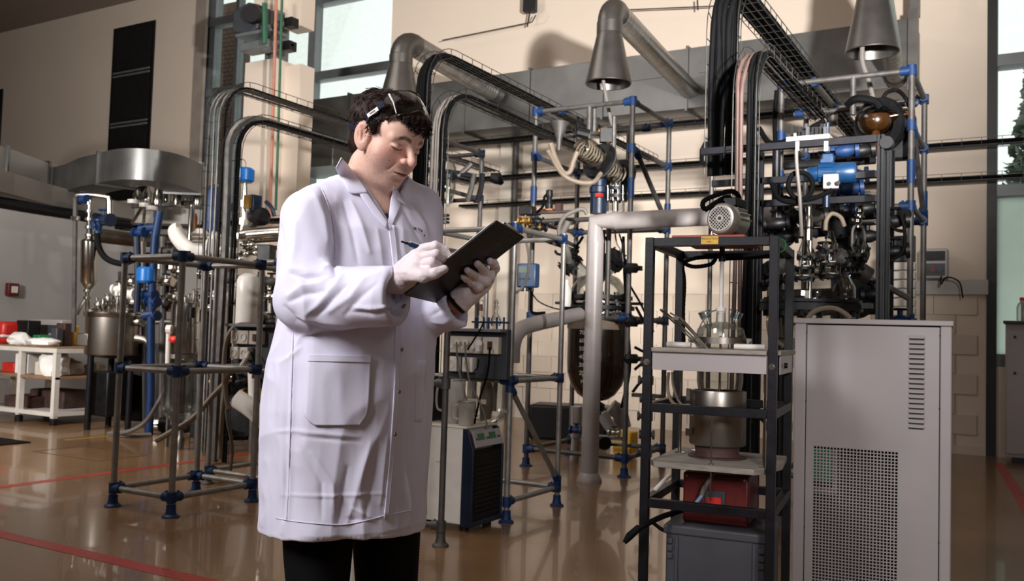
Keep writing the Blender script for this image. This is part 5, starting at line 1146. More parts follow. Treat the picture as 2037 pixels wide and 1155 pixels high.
gx0, gz1 = cpx(1618, 886); gx1 = cpx(1787, 890)[0]; gz0 = gz1-.64
b = MB()
for lo, hi in (((xl, .004, gz1), (xr, .02, CH-.03)), ((xl, .004, .035), (xr, .02, gz0)), ((xl, .004, gz0), (gx0, .02, gz1)), ((gx1, .004, gz0), (xr, .02, gz1))): cbx(b, lo, hi)
pn = obj('front_panel', b, 'cab', ca_)
b = MB(); n = 25; pw = (gx1-gx0)/n
for i in range(n+1): cbx(b, (gx0+i*pw-.0023, .006, gz0), (gx0+i*pw+.0023, .008, gz1))
m_ = int((gz1-gz0)/pw)
for j in range(m_+1): cbx(b, (gx0, .0055, gz1-j*pw-.0023), (gx1, .0085, gz1-j*pw+.0023))
obj('grille', b, 'cab', ca_, kind='stuff', smooth=0)
b = MB(); cbx(b, (xl, .30, .05), (xr, .31, gz1+.05)); obj('inner_baffle', b, 'cab_dark', ca_)
b = MB(); cbx(b, (gx0-.01, .08, gz1-.17), (gx0+.08, .085, gz1-.01)); obj('circuit_board', b, 'green', ca_)
b = MB(); cbx(b, (gx0+.08, .06, gz1-.2), (gx0+.1, .09, gz1)); cbx(b, (gx0-.01, .06, gz1-.22), (gx0+.1, .09, gz1-.2)); obj('inner_bracket', b, 'cab', ca_)
b = MB(); cbx(b, (gx1-.03, .05, gz1-.14), (gx1-.01, .07, gz1-.10)); cbx(b, (gx1-.03, .05, gz1-.40), (gx1-.01, .07, gz1-.36)); obj('inner_clip', b, 'steel', ca_)
lx0, lz1 = cpx(1808, 666); lx1, lz0 = cpx(1838, 855); pz = (lz1-lz0)/19
for k in range(19):
    z = lz1-pz*k; b = MB(); b.prism([(0, 0), (-.010, -.012), (-.010, -.014), (0, -.0155)], Cb(lx0, .004, z), cy_, ez, cx_*(lx1-lx0)); obj('louver', b, 'cab', pn)
    b = MB(); cbx(b, (lx0+.002, .0025, z-.0215), (lx1-.001, .004, z-.0155)); obj('louver_slot', b, 'cab_dark', pn)
for x in (xl-.002, xr+.002):
    b = MB(); cbx(b, (x-.002, .0045, .04), (x+.002, .012, CH-.032)); obj('panel_gap', b, 'cab_dark', ca_)
    for z in (1.25, .93, .35): b = MB(); b.cyl(Cb(x, .003, z), Cb(x, .001, z), .0035, 8); obj('screw', b, 'black', ca_)
hose('cream hose arching over the chiller cabinet top', [Cb(.02, .3, CH+.008), Cb(.04, .3, CH+.035), Cb(.09, .3, CH+.058), Cb(.15, .3, CH+.058), Cb(.2, .3, CH+.03), Cb(.22, .3, CH+.008)], .012, 'hose_cream', 8, seg=10)
# ================================================================== process equipment
Z3 = Vector((0, 0, 1))
def part(name, fn, m, par, **k): b = MB(); fn(b); return obj(name, b, m, par, **k)
def lath(name, base, prof, m, par, axis=(0, 0, 1), seg=24, cap=True, **k): b = MB(); b.lathe(base, prof, axis, seg, cap); return obj(name, b, m, par, **k)
def cyl(name, p, q, r, m, par, seg=14, r2=None, **k): b = MB(); b.cyl(p, q, r, seg, r2); return obj(name, b, m, par, **k)
def tubep(name, pts, r, m, par, n=6, seg=8, **k): b = MB(); b.tube(bez(pts, n), r, seg); return obj(name, b, m, par, **k)
def boxp(name, c, sz, m, par, rz=0, **k): b = MB(); b.box(c, sz, rz); return obj(name, b, m, par, **k)
def flange(name, p, ax, r, th, m, par, bolts=8):
    b = MB(); a = Vector(ax).normalized(); p = Vector(p); b.lathe(p-a*th/2, [(0, 0), (r, 0), (r, th), (0, th)], a, 28); x, y, _ = frame_axes(a)
    for k in range(bolts): q = p+(x*math.cos(2*PI*k/bolts)+y*math.sin(2*PI*k/bolts))*r*.86; b.cyl(q-a*th*1.3, q+a*th*1.3, r*.06+.003, 6)
    return obj(name, b, m, par)
def valve(p, ax, r, par, wheel='blue', body='steel'):
    p = Vector(p); a = Vector(ax).normalized(); u = Z3 if abs(a.z) < .9 else Vector((0, -1, 0))
    b = MB(); b.lathe(p-a*r*1.8, [(0, 0), (r*1.1, 0), (r*1.1, r*.5), (r*.6, r*.6), (r*.9, r*1.4), (r*.9, r*2.2), (r*.6, r*3.0), (r*1.1, r*3.1), (r*1.1, r*3.6), (0, r*3.6)], a, 14); b.cyl(p, p+u*r*1.7, r*.35, 8); v = obj('valve', b, body, par)
    b = MB(); b.torus(p+u*r*1.7, u, r*.8, r*.18, 14, 6); x, y, _ = frame_axes(u); b.cyl(p+u*r*1.7-x*r*.8, p+u*r*1.7+x*r*.8, r*.12, 6); b.cyl(p+u*r*1.7-y*r*.8, p+u*r*1.7+y*r*.8, r*.12, 6); obj('handwheel', b, wheel, v)
def ports(par, c, R, z, n, m='steel', seed=1, h=(.06, .15), r=(.018, .032)):
    rg = random.Random(seed)
    for k in range(n):
        a = 2*PI*k/n+rg.uniform(-.2, .2); q = Vector((c[0]+R*math.cos(a)*rg.uniform(.6, 1), c[1]+R*math.sin(a)*rg.uniform(.6, 1), z)); hh = rg.uniform(*h); rr = rg.uniform(*r)
        lath('port', q, [(0, 0), (rr*.7, 0), (rr*.7, hh*.4), (rr*1.2, hh*.42), (rr*1.2, hh*.55), (rr*.7, hh*.57), (rr*.6, hh), (rr, hh), (rr, hh+.012), (0, hh+.012)], m, par, seg=12)
# ---------------------------------------------------------------- left: steel reactor by the bench
c = D(222, 700, 10.3); cx0, cy0 = c.x, c.y
zz = lambda y, d: (lambda p: p.z)(atd(222, y, d))
A = thing('steel_reactor', (cx0, cy0, 0), 'squat stainless steel reactor with a crowded lid next to the workbench', 'reactor')
lath('vessel', (cx0, cy0, zz(705, 10.3)), [(0, -.05), (.2, -.03), (.285, .0), (.29, .02), (.29, .44), (0, .44)], 'steel_brushed', A, seg=36)
lath('lid', (cx0, cy0, zz(630, 10.3)), [(.31, 0), (.315, .02), (.315, .05), (.28, .06), (.2, .11), (.1, .135), (0, .14)], 'steel', A, seg=36, cap=False)
ports(A, (cx0, cy0), .24, zz(622, 10.3)+.03, 11, seed=3)
ports(A, (cx0, cy0), .12, zz(618, 10.3)+.05, 5, seed=5, h=(.10, .2))
for k in range(3): a = .4+2*PI*k/3; cyl('leg', (cx0+.24*math.cos(a), cy0+.24*math.sin(a), 0), (cx0+.24*math.cos(a), cy0+.24*math.sin(a), zz(700, 10.3)), .035, 'black_steel', A)
boxp('drive_unit', (cx0+.02, cy0, .4), (.34, .34, .5), 'black', A, bevel=.02)
boxp('jacket_bracket', (cx0-.1, cy0-.29, zz(685, 10.3)+.05), (.14, .05, .14), 'steel_brushed', A, .4, bevel=.01)
tubep('overflow_pipe', [D(270, 672, 10.1), D(292, 678, 10.1), D(302, 700, 10.1), D(303, 760, 10.1), D(300, 845, 10.1)], .045, 'steel_brushed', A, seg=14)
V = thing('condenser_column', D(177, 570, 10.4), 'slim steel condenser column standing over the squat reactor', 'condenser')
p = lambda x, y, d=10.4: D(x, y, d)
b = MB(); b.tube([p(179, 398), p(178, 470), p(178, 475), p(177, 480), p(176, 560), p(176, 568), p(175, 575), p(175, 625)], [.032, .032, .05, .088, .088, .06, .03, .03], 20); obj('column', b, 'steel', V)
for y in (405, 420, 436, 452, 468, 578, 592): lath('clamp_ring', p(178 if y < 500 else 175, y), [(.0, -.012), (.05, -.012), (.05, .012), (0, .012)], 'steel', V)
for x, y0, y1 in ((150, 392, 660), ): b = MB(); b.tube([p(x, y0), p(x-3, y1)], .026, 10); obj('side_pipe', b, 'galv_dull', V); b = MB(); b.tube([p(150, 430), p(150, 438)], .05, 10); obj('coupling', b, 'steel', V)
tubep('top_pipe', [p(150, 395), p(154, 388), p(185, 388), p(212, 392), p(218, 398), p(218, 428)], .026, 'steel', V, seg=10)
b = MB(); b.cyl(p(218, 400), p(218, 428), .04, 12); obj('sight_tube', b, 'steel', V)
valve(p(165, 397), (1, 0, 0), .05, V, body='blue'); valve(p(207, 438), (1, 0, 0), .07, V, body='blue_dark'); valve(p(196, 450), (0, 0, 1), .045, V, body='blue')
tubep('lower_branch', [p(153, 625), p(165, 600), p(175, 590)], .02, 'steel', V)
hose('black hose curving from the condenser to the tube frame', [p(193, 462), p(197, 492), p(212, 514), p(240, 524), p(262, 518)], .035, 'black_rubber', 8, seg=10)
b = MB(); b.tube([D(195, 468, 11.3), D(260, 476, 11.6), D(345, 480, 12.0)], .09, 14); obj('overhead_pipe', b, 'steel_brushed', label='fat grey overhead pipe behind the steel condenser column', cat='pipe')
# blue pipework with the low blue tank
B1 = thing('blue_pipework', D(305, 650, 9.8), 'blue painted pipework and valves with a small blue tank', 'pipework')
p = lambda x, y, d=9.8: D(x, y, d)
b = MB(); b.tube([p(318, 420), p(309, 470), p(303, 560), p(300, 640), p(300, 780), Vector((p(300, 780).x, p(300, 780).y, 0))], .045, 12); obj('riser', b, 'blue', B1)
b = MB(); b.tube([p(272, 470), p(275, 560), p(272, 620)], .035, 10); obj('riser', b, 'blue_dark', B1)
b = MB(); b.tube([p(276, 456), p(310, 452)], .04, 10); obj('branch', b, 'blue', B1); b = MB(); b.tube([p(285, 628), p(306, 624)], .05, 10); obj('branch', b, 'blue', B1)
for x, y in ((278, 462), (298, 586), (303, 628), (303, 600)): valve(p(x, y), (1, 0, 0), .05, B1, body='blue')
q = p(292, 543); lath('tank', (q.x, q.y, q.z-.11), [(0, 0), (.08, .0), (.105, .025), (.105, .15), (.08, .175), (0, .18)], 'blue_bright', B1, seg=24)
# manifold of glass and steel under the left duct
G = thing('glass_manifold', D(320, 400, 11.5), 'row of small glass and steel vessels under the curved duct', 'manifold')
for k in range(7):
    q = D(272+20*k, 408-(k % 2)*4, 11.5); lath('vial', q, [(0, 0), (.05, .0), (.055, .03), (.055, .14), (.03, .18), (.03, .22)], 'glass' if k % 2 else 'steel', G, seg=14)
b = MB(); b.tube([D(262, 410, 11.5), D(405, 402, 11.6)], .03, 8); obj('carrier_pipe', b, 'galv_dull', G)
b = MB(); b.tube([D(290, 400, 11.4), D(283, 470, 11.4), D(283, 520, 11.4)], .02, 8); b.tube([D(262, 445, 11.4), D(287, 405, 11.4)], .02, 8); obj('drop_line', b, 'steel', G)
for x, y in ((265, 405), (288, 412), (302, 418)): q = D(x, y, 11.3); lath('cap', q, [(0, 0), (.07, 0), (.07, .05), (0, .06)], 'white_plastic', G, seg=14)
# ---------------------------------------------------------------- left: steel-topped glass reactor
d = 8.75; c = D(367, 700, d); cx0, cy0 = c.x, c.y; zy = lambda y, x=367, d_=8.75: D(x, y, d_).z
R_ = thing('glass_reactor', (cx0, cy0, zy(890)), 'glass reactor with a tall shiny steel head inside the left frames', 'reactor')
lath('steel_head', (cx0, cy0, zy(702)), [(0, 0), (.135, 0), (.14, .02), (.14, .46), (.12, .50), (.05, .53), (0, .535)], 'steel', R_, seg=36)
ports(R_, (cx0, cy0), .11, zy(612)+.0, 8, seed=8, h=(.08, .2), r=(.014, .024))
lath('head_clamp', (cx0, cy0, zy(712)), [(.15, 0), (.18, 0), (.18, .04), (.15, .04), (.15, 0)], 'steel_brushed', R_, seg=36, cap=False)
lath('glass_lid', (cx0, cy0, zy(735)), [(.19, 0), (.18, .07), (.12, .13), (.06, .14)], 'glass', R_, seg=32, cap=False)
ports(R_, (cx0, cy0), .15, zy(728), 6, 'glass', 4, (.08, .16), (.02, .03))
lath('flange_ring', (cx0, cy0, zy(742)), [(.185, 0), (.215, 0), (.215, .035), (.185, .035), (.185, 0)], 'steel_brushed', R_, seg=36, cap=False)
lath('glass_vessel', (cx0, cy0, zy(838)), [(.03, 0), (.1, .015), (.16, .06), (.19, .14), (.195, .2), (.195, .46)], 'glass', R_, seg=36, cap=False)
lath('inner_vessel', (cx0, cy0, zy(832)), [(.0, 0), (.09, .015), (.14, .06), (.165, .14), (.165, .42)], 'glass_milky', R_, seg=32, cap=False)
for k in range(5): a = 2*PI*k/5; cyl('baffle', (cx0+.09*math.cos(a), cy0+.09*math.sin(a), zy(800)), (cx0+.09*math.cos(a), cy0+.09*math.sin(a), zy(735)), .014, 'steel', R_, 8)
lath('drain_valve', (cx0, cy0, zy(893)), [(0, 0), (.035, 0), (.04, .1), (.03, .12), (.03, .2), (.055, .21), (.055, .25), (.03, .27)], 'steel_brushed', R_, seg=14)
for s in (-1, 1):
    b = MB(); b.tube([(cx0+s*.2, cy0+.05, zy(738)), (cx0+s*.25, cy0+.05, zy(738)), (cx0+s*.25, cy0+.05, 0)], .018, 10); obj('support_leg', b, 'galv', R_)
b = MB(); b.tube([D(336, 655, 8.6), D(334, 722, 8.6)], .025, 10); b.tube([D(332, 655, 8.6), D(342, 655, 8.6)], .045, 10); obj('side_condenser', b, 'white_plastic', R_)
b = MB(); b.sphere(tuple(D(345, 675, 8.55)), .035, (1.6, 1, 1)); obj('knob', b, 'redbright', R_)
lath('sensor', D(381, 632, 8.5), [(0, 0), (.03, 0), (.03, .1), (0, .1)], 'black', R_, seg=12)
# white insulated U pipe and vessel
U_ = thing('insulated_pipe', D(380, 480, 9.0), 'white insulated pipe dipping in a U behind the left frames', 'pipe')
tubep('insulation', [D(358, 455, 8.9), D(349, 460, 8.9), D(356, 476, 8.8), D(374, 494, 8.7), D(396, 502, 8.7), D(418, 500, 8.7), D(424, 484, 8.7), D(436, 466, 8.7)], .072, 'white_insul', U_, 8, 18)
tubep('insulation', [D(372, 496, 9.0), D(400, 497, 8.9), D(440, 503, 8.9), D(490, 507, 8.9)], .065, 'white_insul', U_, 6, 16)
lath('bellows', D(398, 493, 9.1), [(.07, 0), (.09, .02), (.07, .04), (.09, .06), (.07, .08), (.09, .10), (.07, .12), (.09, .14), (.07, .16), (.05, .19), (0, .2)], 'white_insul', U_, seg=18)
lath('steel_stub', D(379, 470, 9.2), [(.03, -.1), (.03, .3), (.02, .32), (0, .32)], 'steel', U_, seg=14)
lath('rust_stub', D(387, 455, 9.3), [(.025, 0), (.025, .12), (.012, .16), (0, .16)], 'copper', U_, seg=12)
W_ = thing('insulated_vessel', D(490, 640, 8.6), 'upright white insulated vessel behind the left socket panel', 'vessel')
lath('vessel_body', D(490, 648, 8.6), [(.0, -.06), (.07, -.05), (.11, .03), (.11, .30), (.12, .40), (.09, .47), (.04, .5), (0, .5)], 'white_insul', W_, seg=24)
tubep('outlet', [D(490, 650, 8.6), D(500, 700, 8.6), D(503, 760, 8.6), D(504, 800, 8.6)], .045, 'white_insul', W_, 6, 14)
tubep('outlet', [D(468, 790, 8.2), D(500, 812, 8.2), D(530, 838, 8.2)], .085, 'white_insul', W_, 6, 16)
tubep('top_pipe', [D(480, 470, 8.7), D(500, 467, 8.7), D(560, 462, 8.6)], .06, 'steel', W_, 6, 14)
tubep('side_pipe', [D(465, 585, 8.6), D(452, 600, 8.6), D(440, 640, 8.6)], .05, 'white_insul', W_, 6, 12)
cyl('stand', Vector((D(504, 800, 8.6).x, D(504, 800, 8.6).y, 0)), D(504, 800, 8.6), .03, 'galv', W_)
# valve train with the high blue tank
T = thing('valve_train', D(490, 420, 8.9), 'valve train with a bright blue expansion tank beside the column', 'valve')
p = lambda x, y, d=8.9: D(x, y, d)
q = p(487, 348); lath('tank', (q.x, q.y, q.z-.075), [(0, 0), (.07, 0), (.094, .02), (.094, .125), (.07, .145), (0, .15)], 'blue_bright', T, seg=28)
tubep('capillary', [p(488, 332), p(488, 322), p(482, 316), p(474, 322)], .006, 'steel', T)
b = MB(); b.tube([p(488, 362), p(487, 390), p(484, 412), p(485, 430), p(481, 455), p(477, 475)], [.018, .026, .018, .028, .02, .03], 12); obj('stem', b, 'steel', T)
for x, y in ((485, 405), (481, 440), (476, 470)): lath('union', p(x, y), [(0, -.03), (.035, -.03), (.035, .03), (0, .03)], 'steel', T, seg=10)
boxp('gauge_box', tuple(p(508, 404)), (.06, .12, .16), 'blue_dark', T, bevel=.01); boxp('gauge_face', tuple(p(503, 403)+Vector((-.0, -.07, 0))), (.08, .03, .13), 'brass', T)
lath('motor', p(512, 432), [(0, -.1), (.085, -.1), (.09, .0), (.09, .1), (.05, .13), (0, .13)], 'black', T, (1, -.3, 0), 20)
lath('pump_volute', p(500, 436), [(0, -.04), (.08, -.04), (.085, .0), (.08, .04), (0, .04)], 'steel_brushed', T, (0, 1, 0), 20)
tubep('hose_link', [p(528, 400), p(540, 412), p(546, 430)], .02, 'blue_dark', T)
tubep('manifold_pipe', [p(478, 485), p(510, 478), p(565, 474)], .028, 'steel', T); tubep('manifold_pipe', [p(476, 500), p(520, 500), p(560, 490)], .022, 'galv_dull', T)
for x, y in ((495, 487), (505, 492), (488, 505), (478, 515), (500, 470), (508, 503)): valve(p(x, y, 8.7), (1, .2, 0), .03, T, wheel='black')
boxp('black_box', tuple(p(530, 508, 8.5)), (.14, .12, .2), 'black', T, .3, bevel=.01)
b = MB(); b.tube([p(400, 455, 9.3), p(420, 452, 9.3), p(420, 458, 9.3)], .02, 8)
BC = thing('blue_cylinder', p(421, 460, 9.6), 'upright blue gas cylinder seen behind the left tray hoses', 'cylinder'); q = p(421, 460, 9.6)
lath('cylinder_body', (q.x, q.y, q.z), [(0, 0), (.075, 0), (.08, .02), (.08, .38), (.06, .45), (.03, .47), (0, .47)], 'blue', BC, seg=24)
lath('cap', (q.x, q.y, q.z+.44), [(.05, 0), (.05, .04), (.02, .06), (0, .06)], 'blue_dark', BC, seg=16)
cyl('pedestal', (q.x, q.y, 0), (q.x, q.y, q.z), .05, 'black_steel', BC)
# hoses on the left
hose('cream hose drooping from the left socket panel down across the glass reactor', [D(455, 755, 6.9), D(425, 785, 6.9), D(385, 830, 6.8), D(345, 856, 6.7), D(310, 876, 6.7)], .022, 'hose_cream', 8)
hose('cream hose arching in front of the left socket panel', [D(497, 645, 6.8), D(470, 648, 6.8), D(453, 670, 6.8), D(446, 710, 6.8), D(446, 770, 6.8), D(442, 820, 6.8), D(438, 880, 6.9), D(436, 912, 6.9)], .018, 'hose_cream', 8)
hose('thin grey hose hanging inside the second left frame', [D(462, 735, 6.7), D(448, 770, 6.8), D(452, 830, 6.8), D(462, 890, 6.9), D(457, 945, 6.9)], .013, 'hose_grey', 8)
hose('short cream hose stub in the second left frame', [D(462, 735, 6.6), D(448, 760, 6.6), D(452, 800, 6.6), D(456, 812, 6.6)], .02, 'hose_cream', 8)
hose('white hose lying on the floor behind the left frame', [D(330, 770, 9.0), D(315, 800, 9.0), D(290, 838, 9.3), D(255, 858, 9.4), atZ(215, 862, .02), atZ(250, 866, .02), atZ(300, 864, .02)], .022, 'hose_grey', 8)
for k, (x, y, rr) in enumerate(((455, 862, .34), (470, 864, .28), (440, 866, .22))):
    c = atZ(x, y, .03+.05*k); b = MB(); b.torus(c, (0, 0, 1), rr, .025, 28, 8); obj('hose_coil', b, ('hose_grey', 'black_rubber', 'black_rubber')[k], label=('grey hose coil on the floor behind the left frame, lowest', 'black hose coil on the floor, middle of the pile', 'small black hose coil on top of the floor pile')[k], cat='hose')
tr_ = thing('floor_motor', atZ(330, 862), 'dark pump motor lying on the floor behind the left frame', 'pump'); c = atZ(318, 860)
lath('motor_body', (c.x, c.y, .09), [(0, 0), (.08, 0), (.085, .3), (.06, .36), (0, .36)], 'black', tr_, (.86, .5, 0), 20); lath('end_cap', Vector((c.x, c.y, .09))-Vector((.86, .5, 0))*.06, [(0, 0), (.07, 0), (.07, .06), (0, .06)], 'steel', tr_, (.86, .5, 0), 20); boxp('foot_block', (c.x+.12, c.y+.08, .015), (.2, .16, .03), 'black', tr_, .5)
def skid(label, loc, pipes, valves, boxes, d):
    t = thing('pipe_skid', loc, label, 'pipework')
    for x0, y0, x1, y1, r, m in pipes: b = MB(); b.tube([D(x0, y0, d), D(x1, y1, d)], r, 10); obj('pipe', b, m, t)
    for x, y, r, m in valves: valve(D(x, y, d-.15), (1, .3, 0), r, t, body=m, wheel='black')
    for x, y, w, h, m in boxes: boxp('panel', tuple(D(x, y, d+.1)), (w, .12, h), m, t, .4, bevel=.01)  # the dark panels are added to darken the background behind the pipes
    return t
q = D(330, 700, 10.2)
skid('brownish steel pipe skid with many valves behind the blue pipework', (q.x, q.y, 0), [(285, 480, 288, 850, .03, 'steel_brushed'), (325, 470, 322, 850, .04, 'galv_dull'), (255, 560, 345, 552, .03, 'steel_brushed'), (250, 600, 350, 596, .035, 'galv_dull'), (262, 640, 345, 640, .03, 'steel'), (240, 540, 240, 640, .03, 'steel'), (350, 500, 352, 700, .03, 'steel_brushed'), (270, 520, 330, 500, .02, 'black'), (300, 610, 340, 580, .018, 'black')],
    [(258, 560, .05, 'steel'), (252, 585, .06, 'white_plastic'), (262, 600, .05, 'steel'), (238, 575, .05, 'white_plastic'), (248, 610, .04, 'steel'), (330, 560, .05, 'steel'), (345, 590, .04, 'steel'), (320, 600, .04, 'galv_dull'), (335, 500, .05, 'galv_dull'), (355, 540, .04, 'steel'), (270, 640, .05, 'steel')],
    [(335, 585, .3, .4, 'rust'), (322, 520, .35, .2, 'steel_brushed'), (300, 760, .8, .9, 'black')], 10.4)
q = D(450, 700, 9.6)
skid('dark steel pipe skid behind the left tray hoses', (q.x, q.y, 0), [(405, 530, 470, 535, .035, 'steel_brushed'), (400, 560, 540, 556, .03, 'galv_dull'), (430, 540, 432, 840, .04, 'galv_dull'), (520, 540, 522, 860, .04, 'galv'), (405, 620, 470, 600, .025, 'steel'), (520, 620, 560, 640, .03, 'steel'), (535, 560, 537, 720, .025, 'steel')],
    [(412, 545, .05, 'steel'), (425, 590, .045, 'steel'), (395, 600, .04, 'steel'), (408, 612, .05, 'steel'), (540, 560, .05, 'galv_dull'), (535, 590, .04, 'steel'), (540, 640, .05, 'black'), (420, 760, .05, 'brass'), (450, 750, .05, 'steel'), (500, 780, .05, 'brass'), (475, 760, .05, 'black')],
    [(500, 585, .3, .4, 'rust'), (455, 800, .8, .9, 'black'), (540, 600, .25, .35, 'dark_panel')], 9.6)
# ---------------------------------------------------------------- socket panels
def socket_panel(label, x0, x1, y, z0, z1, strips, boxes, swx):
    t = thing('socket_panel', ((x0+x1)/2, y, z0), label, 'socket panel'); H_ = z1-z0
    b = MB(); b.box2((x0, y-.05, z0), (x1, y, z1)); obj('back_plate', b, 'dark_panel', t, bevel=.004)
    b = MB(); b.box2((x0, y-.14, z1-.02), (x1, y-.05, z1)); obj('hood_strip', b, 'grey_panel', t, bevel=.003)
    for a, c in strips:
        b = MB(); b.box2((x0+a, y-.095, z1-H_*.50), (x0+c, y-.05, z1-H_*.16)); s = obj('socket_strip', b, 'cream_plastic', t, bevel=.005); n = max(1, round((c-a)/.085))
        for k in range(n):
            xx = x0+a+(k+.5)*(c-a)/n; zc = z1-H_*.33
            if abs(xx-swx) < .05: b = MB(); b.box2((xx-.016, y-.104, zc-.026), (xx+.016, y-.095, zc+.026)); obj('rocker_switch', b, 'rust', s); continue
            b = MB(); b.lathe((xx, y-.095, zc), [(.03, 0), (.03, .006), (.022, .006), (.022, .001), (0, .001)], (0, -1, 0), 18); obj('socket', b, 'white_plastic', s)
    for a in boxes:
        b = MB(); b.box2((x0+a, y-.11, z0+H_*.12), (x0+a+.078, y-.05, z0+H_*.42)); s = obj('socket_box', b, 'white_plastic', t, bevel=.006)
        b = MB(); b.lathe((x0+a+.039, y-.11, z0+H_*.27), [(.028, 0), (.028, .006), (.02, .006), (.02, .001), (0, .001)], (0, -1, 0), 18); obj('socket', b, 'cream_plastic', s)
    return t
q0 = atY(888, 748, 4.99); q1 = atY(1013, 655, 4.99)
socket_panel('dark socket panel with white sockets on the right frame by the clipboard', q0.x, q1.x, 5.02, q0.z, q1.z, [(.02, .30), (.31, .43)], [.05, .17], q0.x+.38)
q0 = atY(463, 722, 4.80); q1 = atY(546, 646, 4.80)
socket_panel('dark socket panel with white sockets on the second left frame', q0.x, q1.x, 4.85, q0.z, q1.z, [(.015, .19), (.2, .32)], [.03, .13], q0.x+.28)
for k, (x, lab) in enumerate(((908, 'left grey power cord plugged into the right socket panel'), (925, 'middle grey power cord plugged into the right socket panel'))):
    hose(lab, [atY(x, 680, 4.87), atY(x+1, 700, 4.86), atY(x+4, 730, 4.87), atY(x+12, 765, 4.85), atY(x+24+k*10, 810, 4.85), atY(x+34+k*12, 852, 4.85)], .006, 'hose_grey', 8, cat='cable', name='cable', seg=6)
    b = MB(); b.cyl(atY(x, 680, 4.93), atY(x, 680, 4.87), .02, 12); obj('plug', b, 'cream_plastic', label=('left', 'middle')[k]+' round plug in the right socket panel', cat='plug')
b = MB(); b.cyl(atY(952, 682, 4.93), atY(952, 682, 4.87), .022, 12); b.box(tuple(atY(952, 692, 4.88)), (.03, .03, .04)); obj('plug', b, 'white_plastic', label='fat white plug in the middle of the right socket panel', cat='plug')
hose('black cord crossing the right socket panel from the flask rack', [atY(962, 640, 4.95), atY(955, 655, 4.86), atY(940, 680, 4.85), atY(930, 695, 4.86)], .006, 'cable', 8, cat='cable', name='cable', seg=6)
hose('black cord hanging from the right socket panel to the chiller', [atY(975, 690, 4.87), atY(970, 740, 4.86), atY(955, 790, 4.86), atY(942, 850, 4.86)], .007, 'cable', 8, cat='cable', name='cable', seg=6)
hose('black cord looping under the right white socket box', [atY(952, 715, 4.86), atY(950, 730, 4.84), atY(944, 738, 4.88)], .005, 'cable', 6, cat='cable', name='cable', seg=6)
hose('black cord looping below the left socket panel', [atY(500, 700, 4.75), atY(512, 740, 4.7), atY(528, 768, 4.7), atY(540, 755, 4.72), atY(541, 725, 4.78)], .009, 'cable', 8, cat='cable', name='cable', seg=6)
b = MB(); b.tube([atY(480, 728, 4.72), atY(490, 712, 4.72), atY(495, 700, 4.76)], .016, 8); obj('plug', b, 'white_plastic', label='white plug hanging below the left socket panel', cat='plug')
b = MB(); b.box(tuple(atY(508, 740, 4.7)), (.05, .01, .09), .2); obj('paper_tag', b, 'hose_cream', label='beige tag hanging from the second left frame rail', cat='tag')
# ---------------------------------------------------------------- bench on the left
Bn = thing('workbench', (-9.72, 6.5, 0), 'white metal workbench with three shelves at the far left', 'workbench')
bx0, bx1, by0, by1 = -11.4, -9.72, 6.42, 7.45
for x in (bx0, bx1-.06, -10.45):
    for y in (by0, by1-.06):
        if x == -10.45 and y == by0 or x != -10.45: b = MB(); b.box2((x, y, .08), (x+.06, y+.06, .86)); obj('leg', b, 'white_plastic', Bn); lath('caster', (x+.03, y+.03, 0), [(0, 0), (.045, .0), (.045, .06), (.02, .085), (0, .085)], 'black', Bn, seg=12)
for z, m in ((.86, 'wood_bench'), (.52, 'wood_bench'), (.10, 'white_plastic')): b = MB(); b.box2((bx0, by0, z), (bx1, by1, z+.035)); obj('shelf', b, m, Bn, bevel=.004)
for z in (.83, .10):
    for lo, hi in (((bx0, by0-.004, z), (bx1, by0, z+.05)), ((bx1, by0, z), (bx1+.004, by1, z+.05))): b = MB(); b.box2(lo, hi); obj('shelf_edge', b, 'white_plastic', Bn)
zt_ = .895
def bpos(x, Y, z): q = atY(x, 690, Y); return Vector((q.x, q.y, z))
t = thing('tool_bag', bpos(12, 6.6, zt_), 'red bag with a white band on the workbench end', 'bag'); q = bpos(8, 6.7, zt_)
b = MB(); b.box2((q.x-.3, q.y-.1, zt_), (q.x+.12, q.y+.15, zt_+.28)); o_b = obj('bag_body', b, 'redbright', t, bevel=.05); b = MB(); b.box2((q.x-.302, q.y-.102, zt_+.08), (q.x+.122, q.y+.152, zt_+.115)); obj('band', b, 'paper', t, bevel=.01)
def lump(name, q, r, sc, m, label, cat, seed=0):
    b = MB(); b.sphere((0, 0, 0), 1, (1, 1, 1), 18, 12); P_ = np.array(b.v); P_ *= (1+.25*vnoise(P_*2.2, seed)+.12*vnoise(P_*5, seed+1))[:, None]; P_[:, 2] = np.maximum(P_[:, 2], -.6); P_ = P_*r*np.array(sc); P_[:, 2] -= P_[:, 2].min()
    b.v = [tuple(np.array(q)+v) for v in P_]; return obj(name, b, m, label=label, cat=cat)
lump('cloth', bpos(38, 6.6, zt_), .12, (1.4, 1, .8), 'paper', 'crumpled white cloth beside the red bag', 'cloth', 2)
lump('paper_heap', bpos(85, 6.55, zt_), .15, (1.7, 1, .45), 'paper', 'heap of white paper on the workbench edge', 'paper', 5)
b = MB(); b.box(tuple(bpos(68, 7.0, zt_+.06)), (.5, .2, .12)); obj('box', b, 'green', label='green box behind the paper heap on the workbench', cat='box', bevel=.01)
b = MB(); b.box(tuple(bpos(95, 7.25, zt_+.16)), (.75, .16, .32)); t = obj('instrument_case', b, 'cab', label='long grey instrument case at the back of the workbench', cat='case', bevel=.02); b = MB(); b.box(tuple(bpos(95, 7.16, zt_+.2)), (.66, .02, .1)); obj('front_panel', b, 'dark_panel', t)
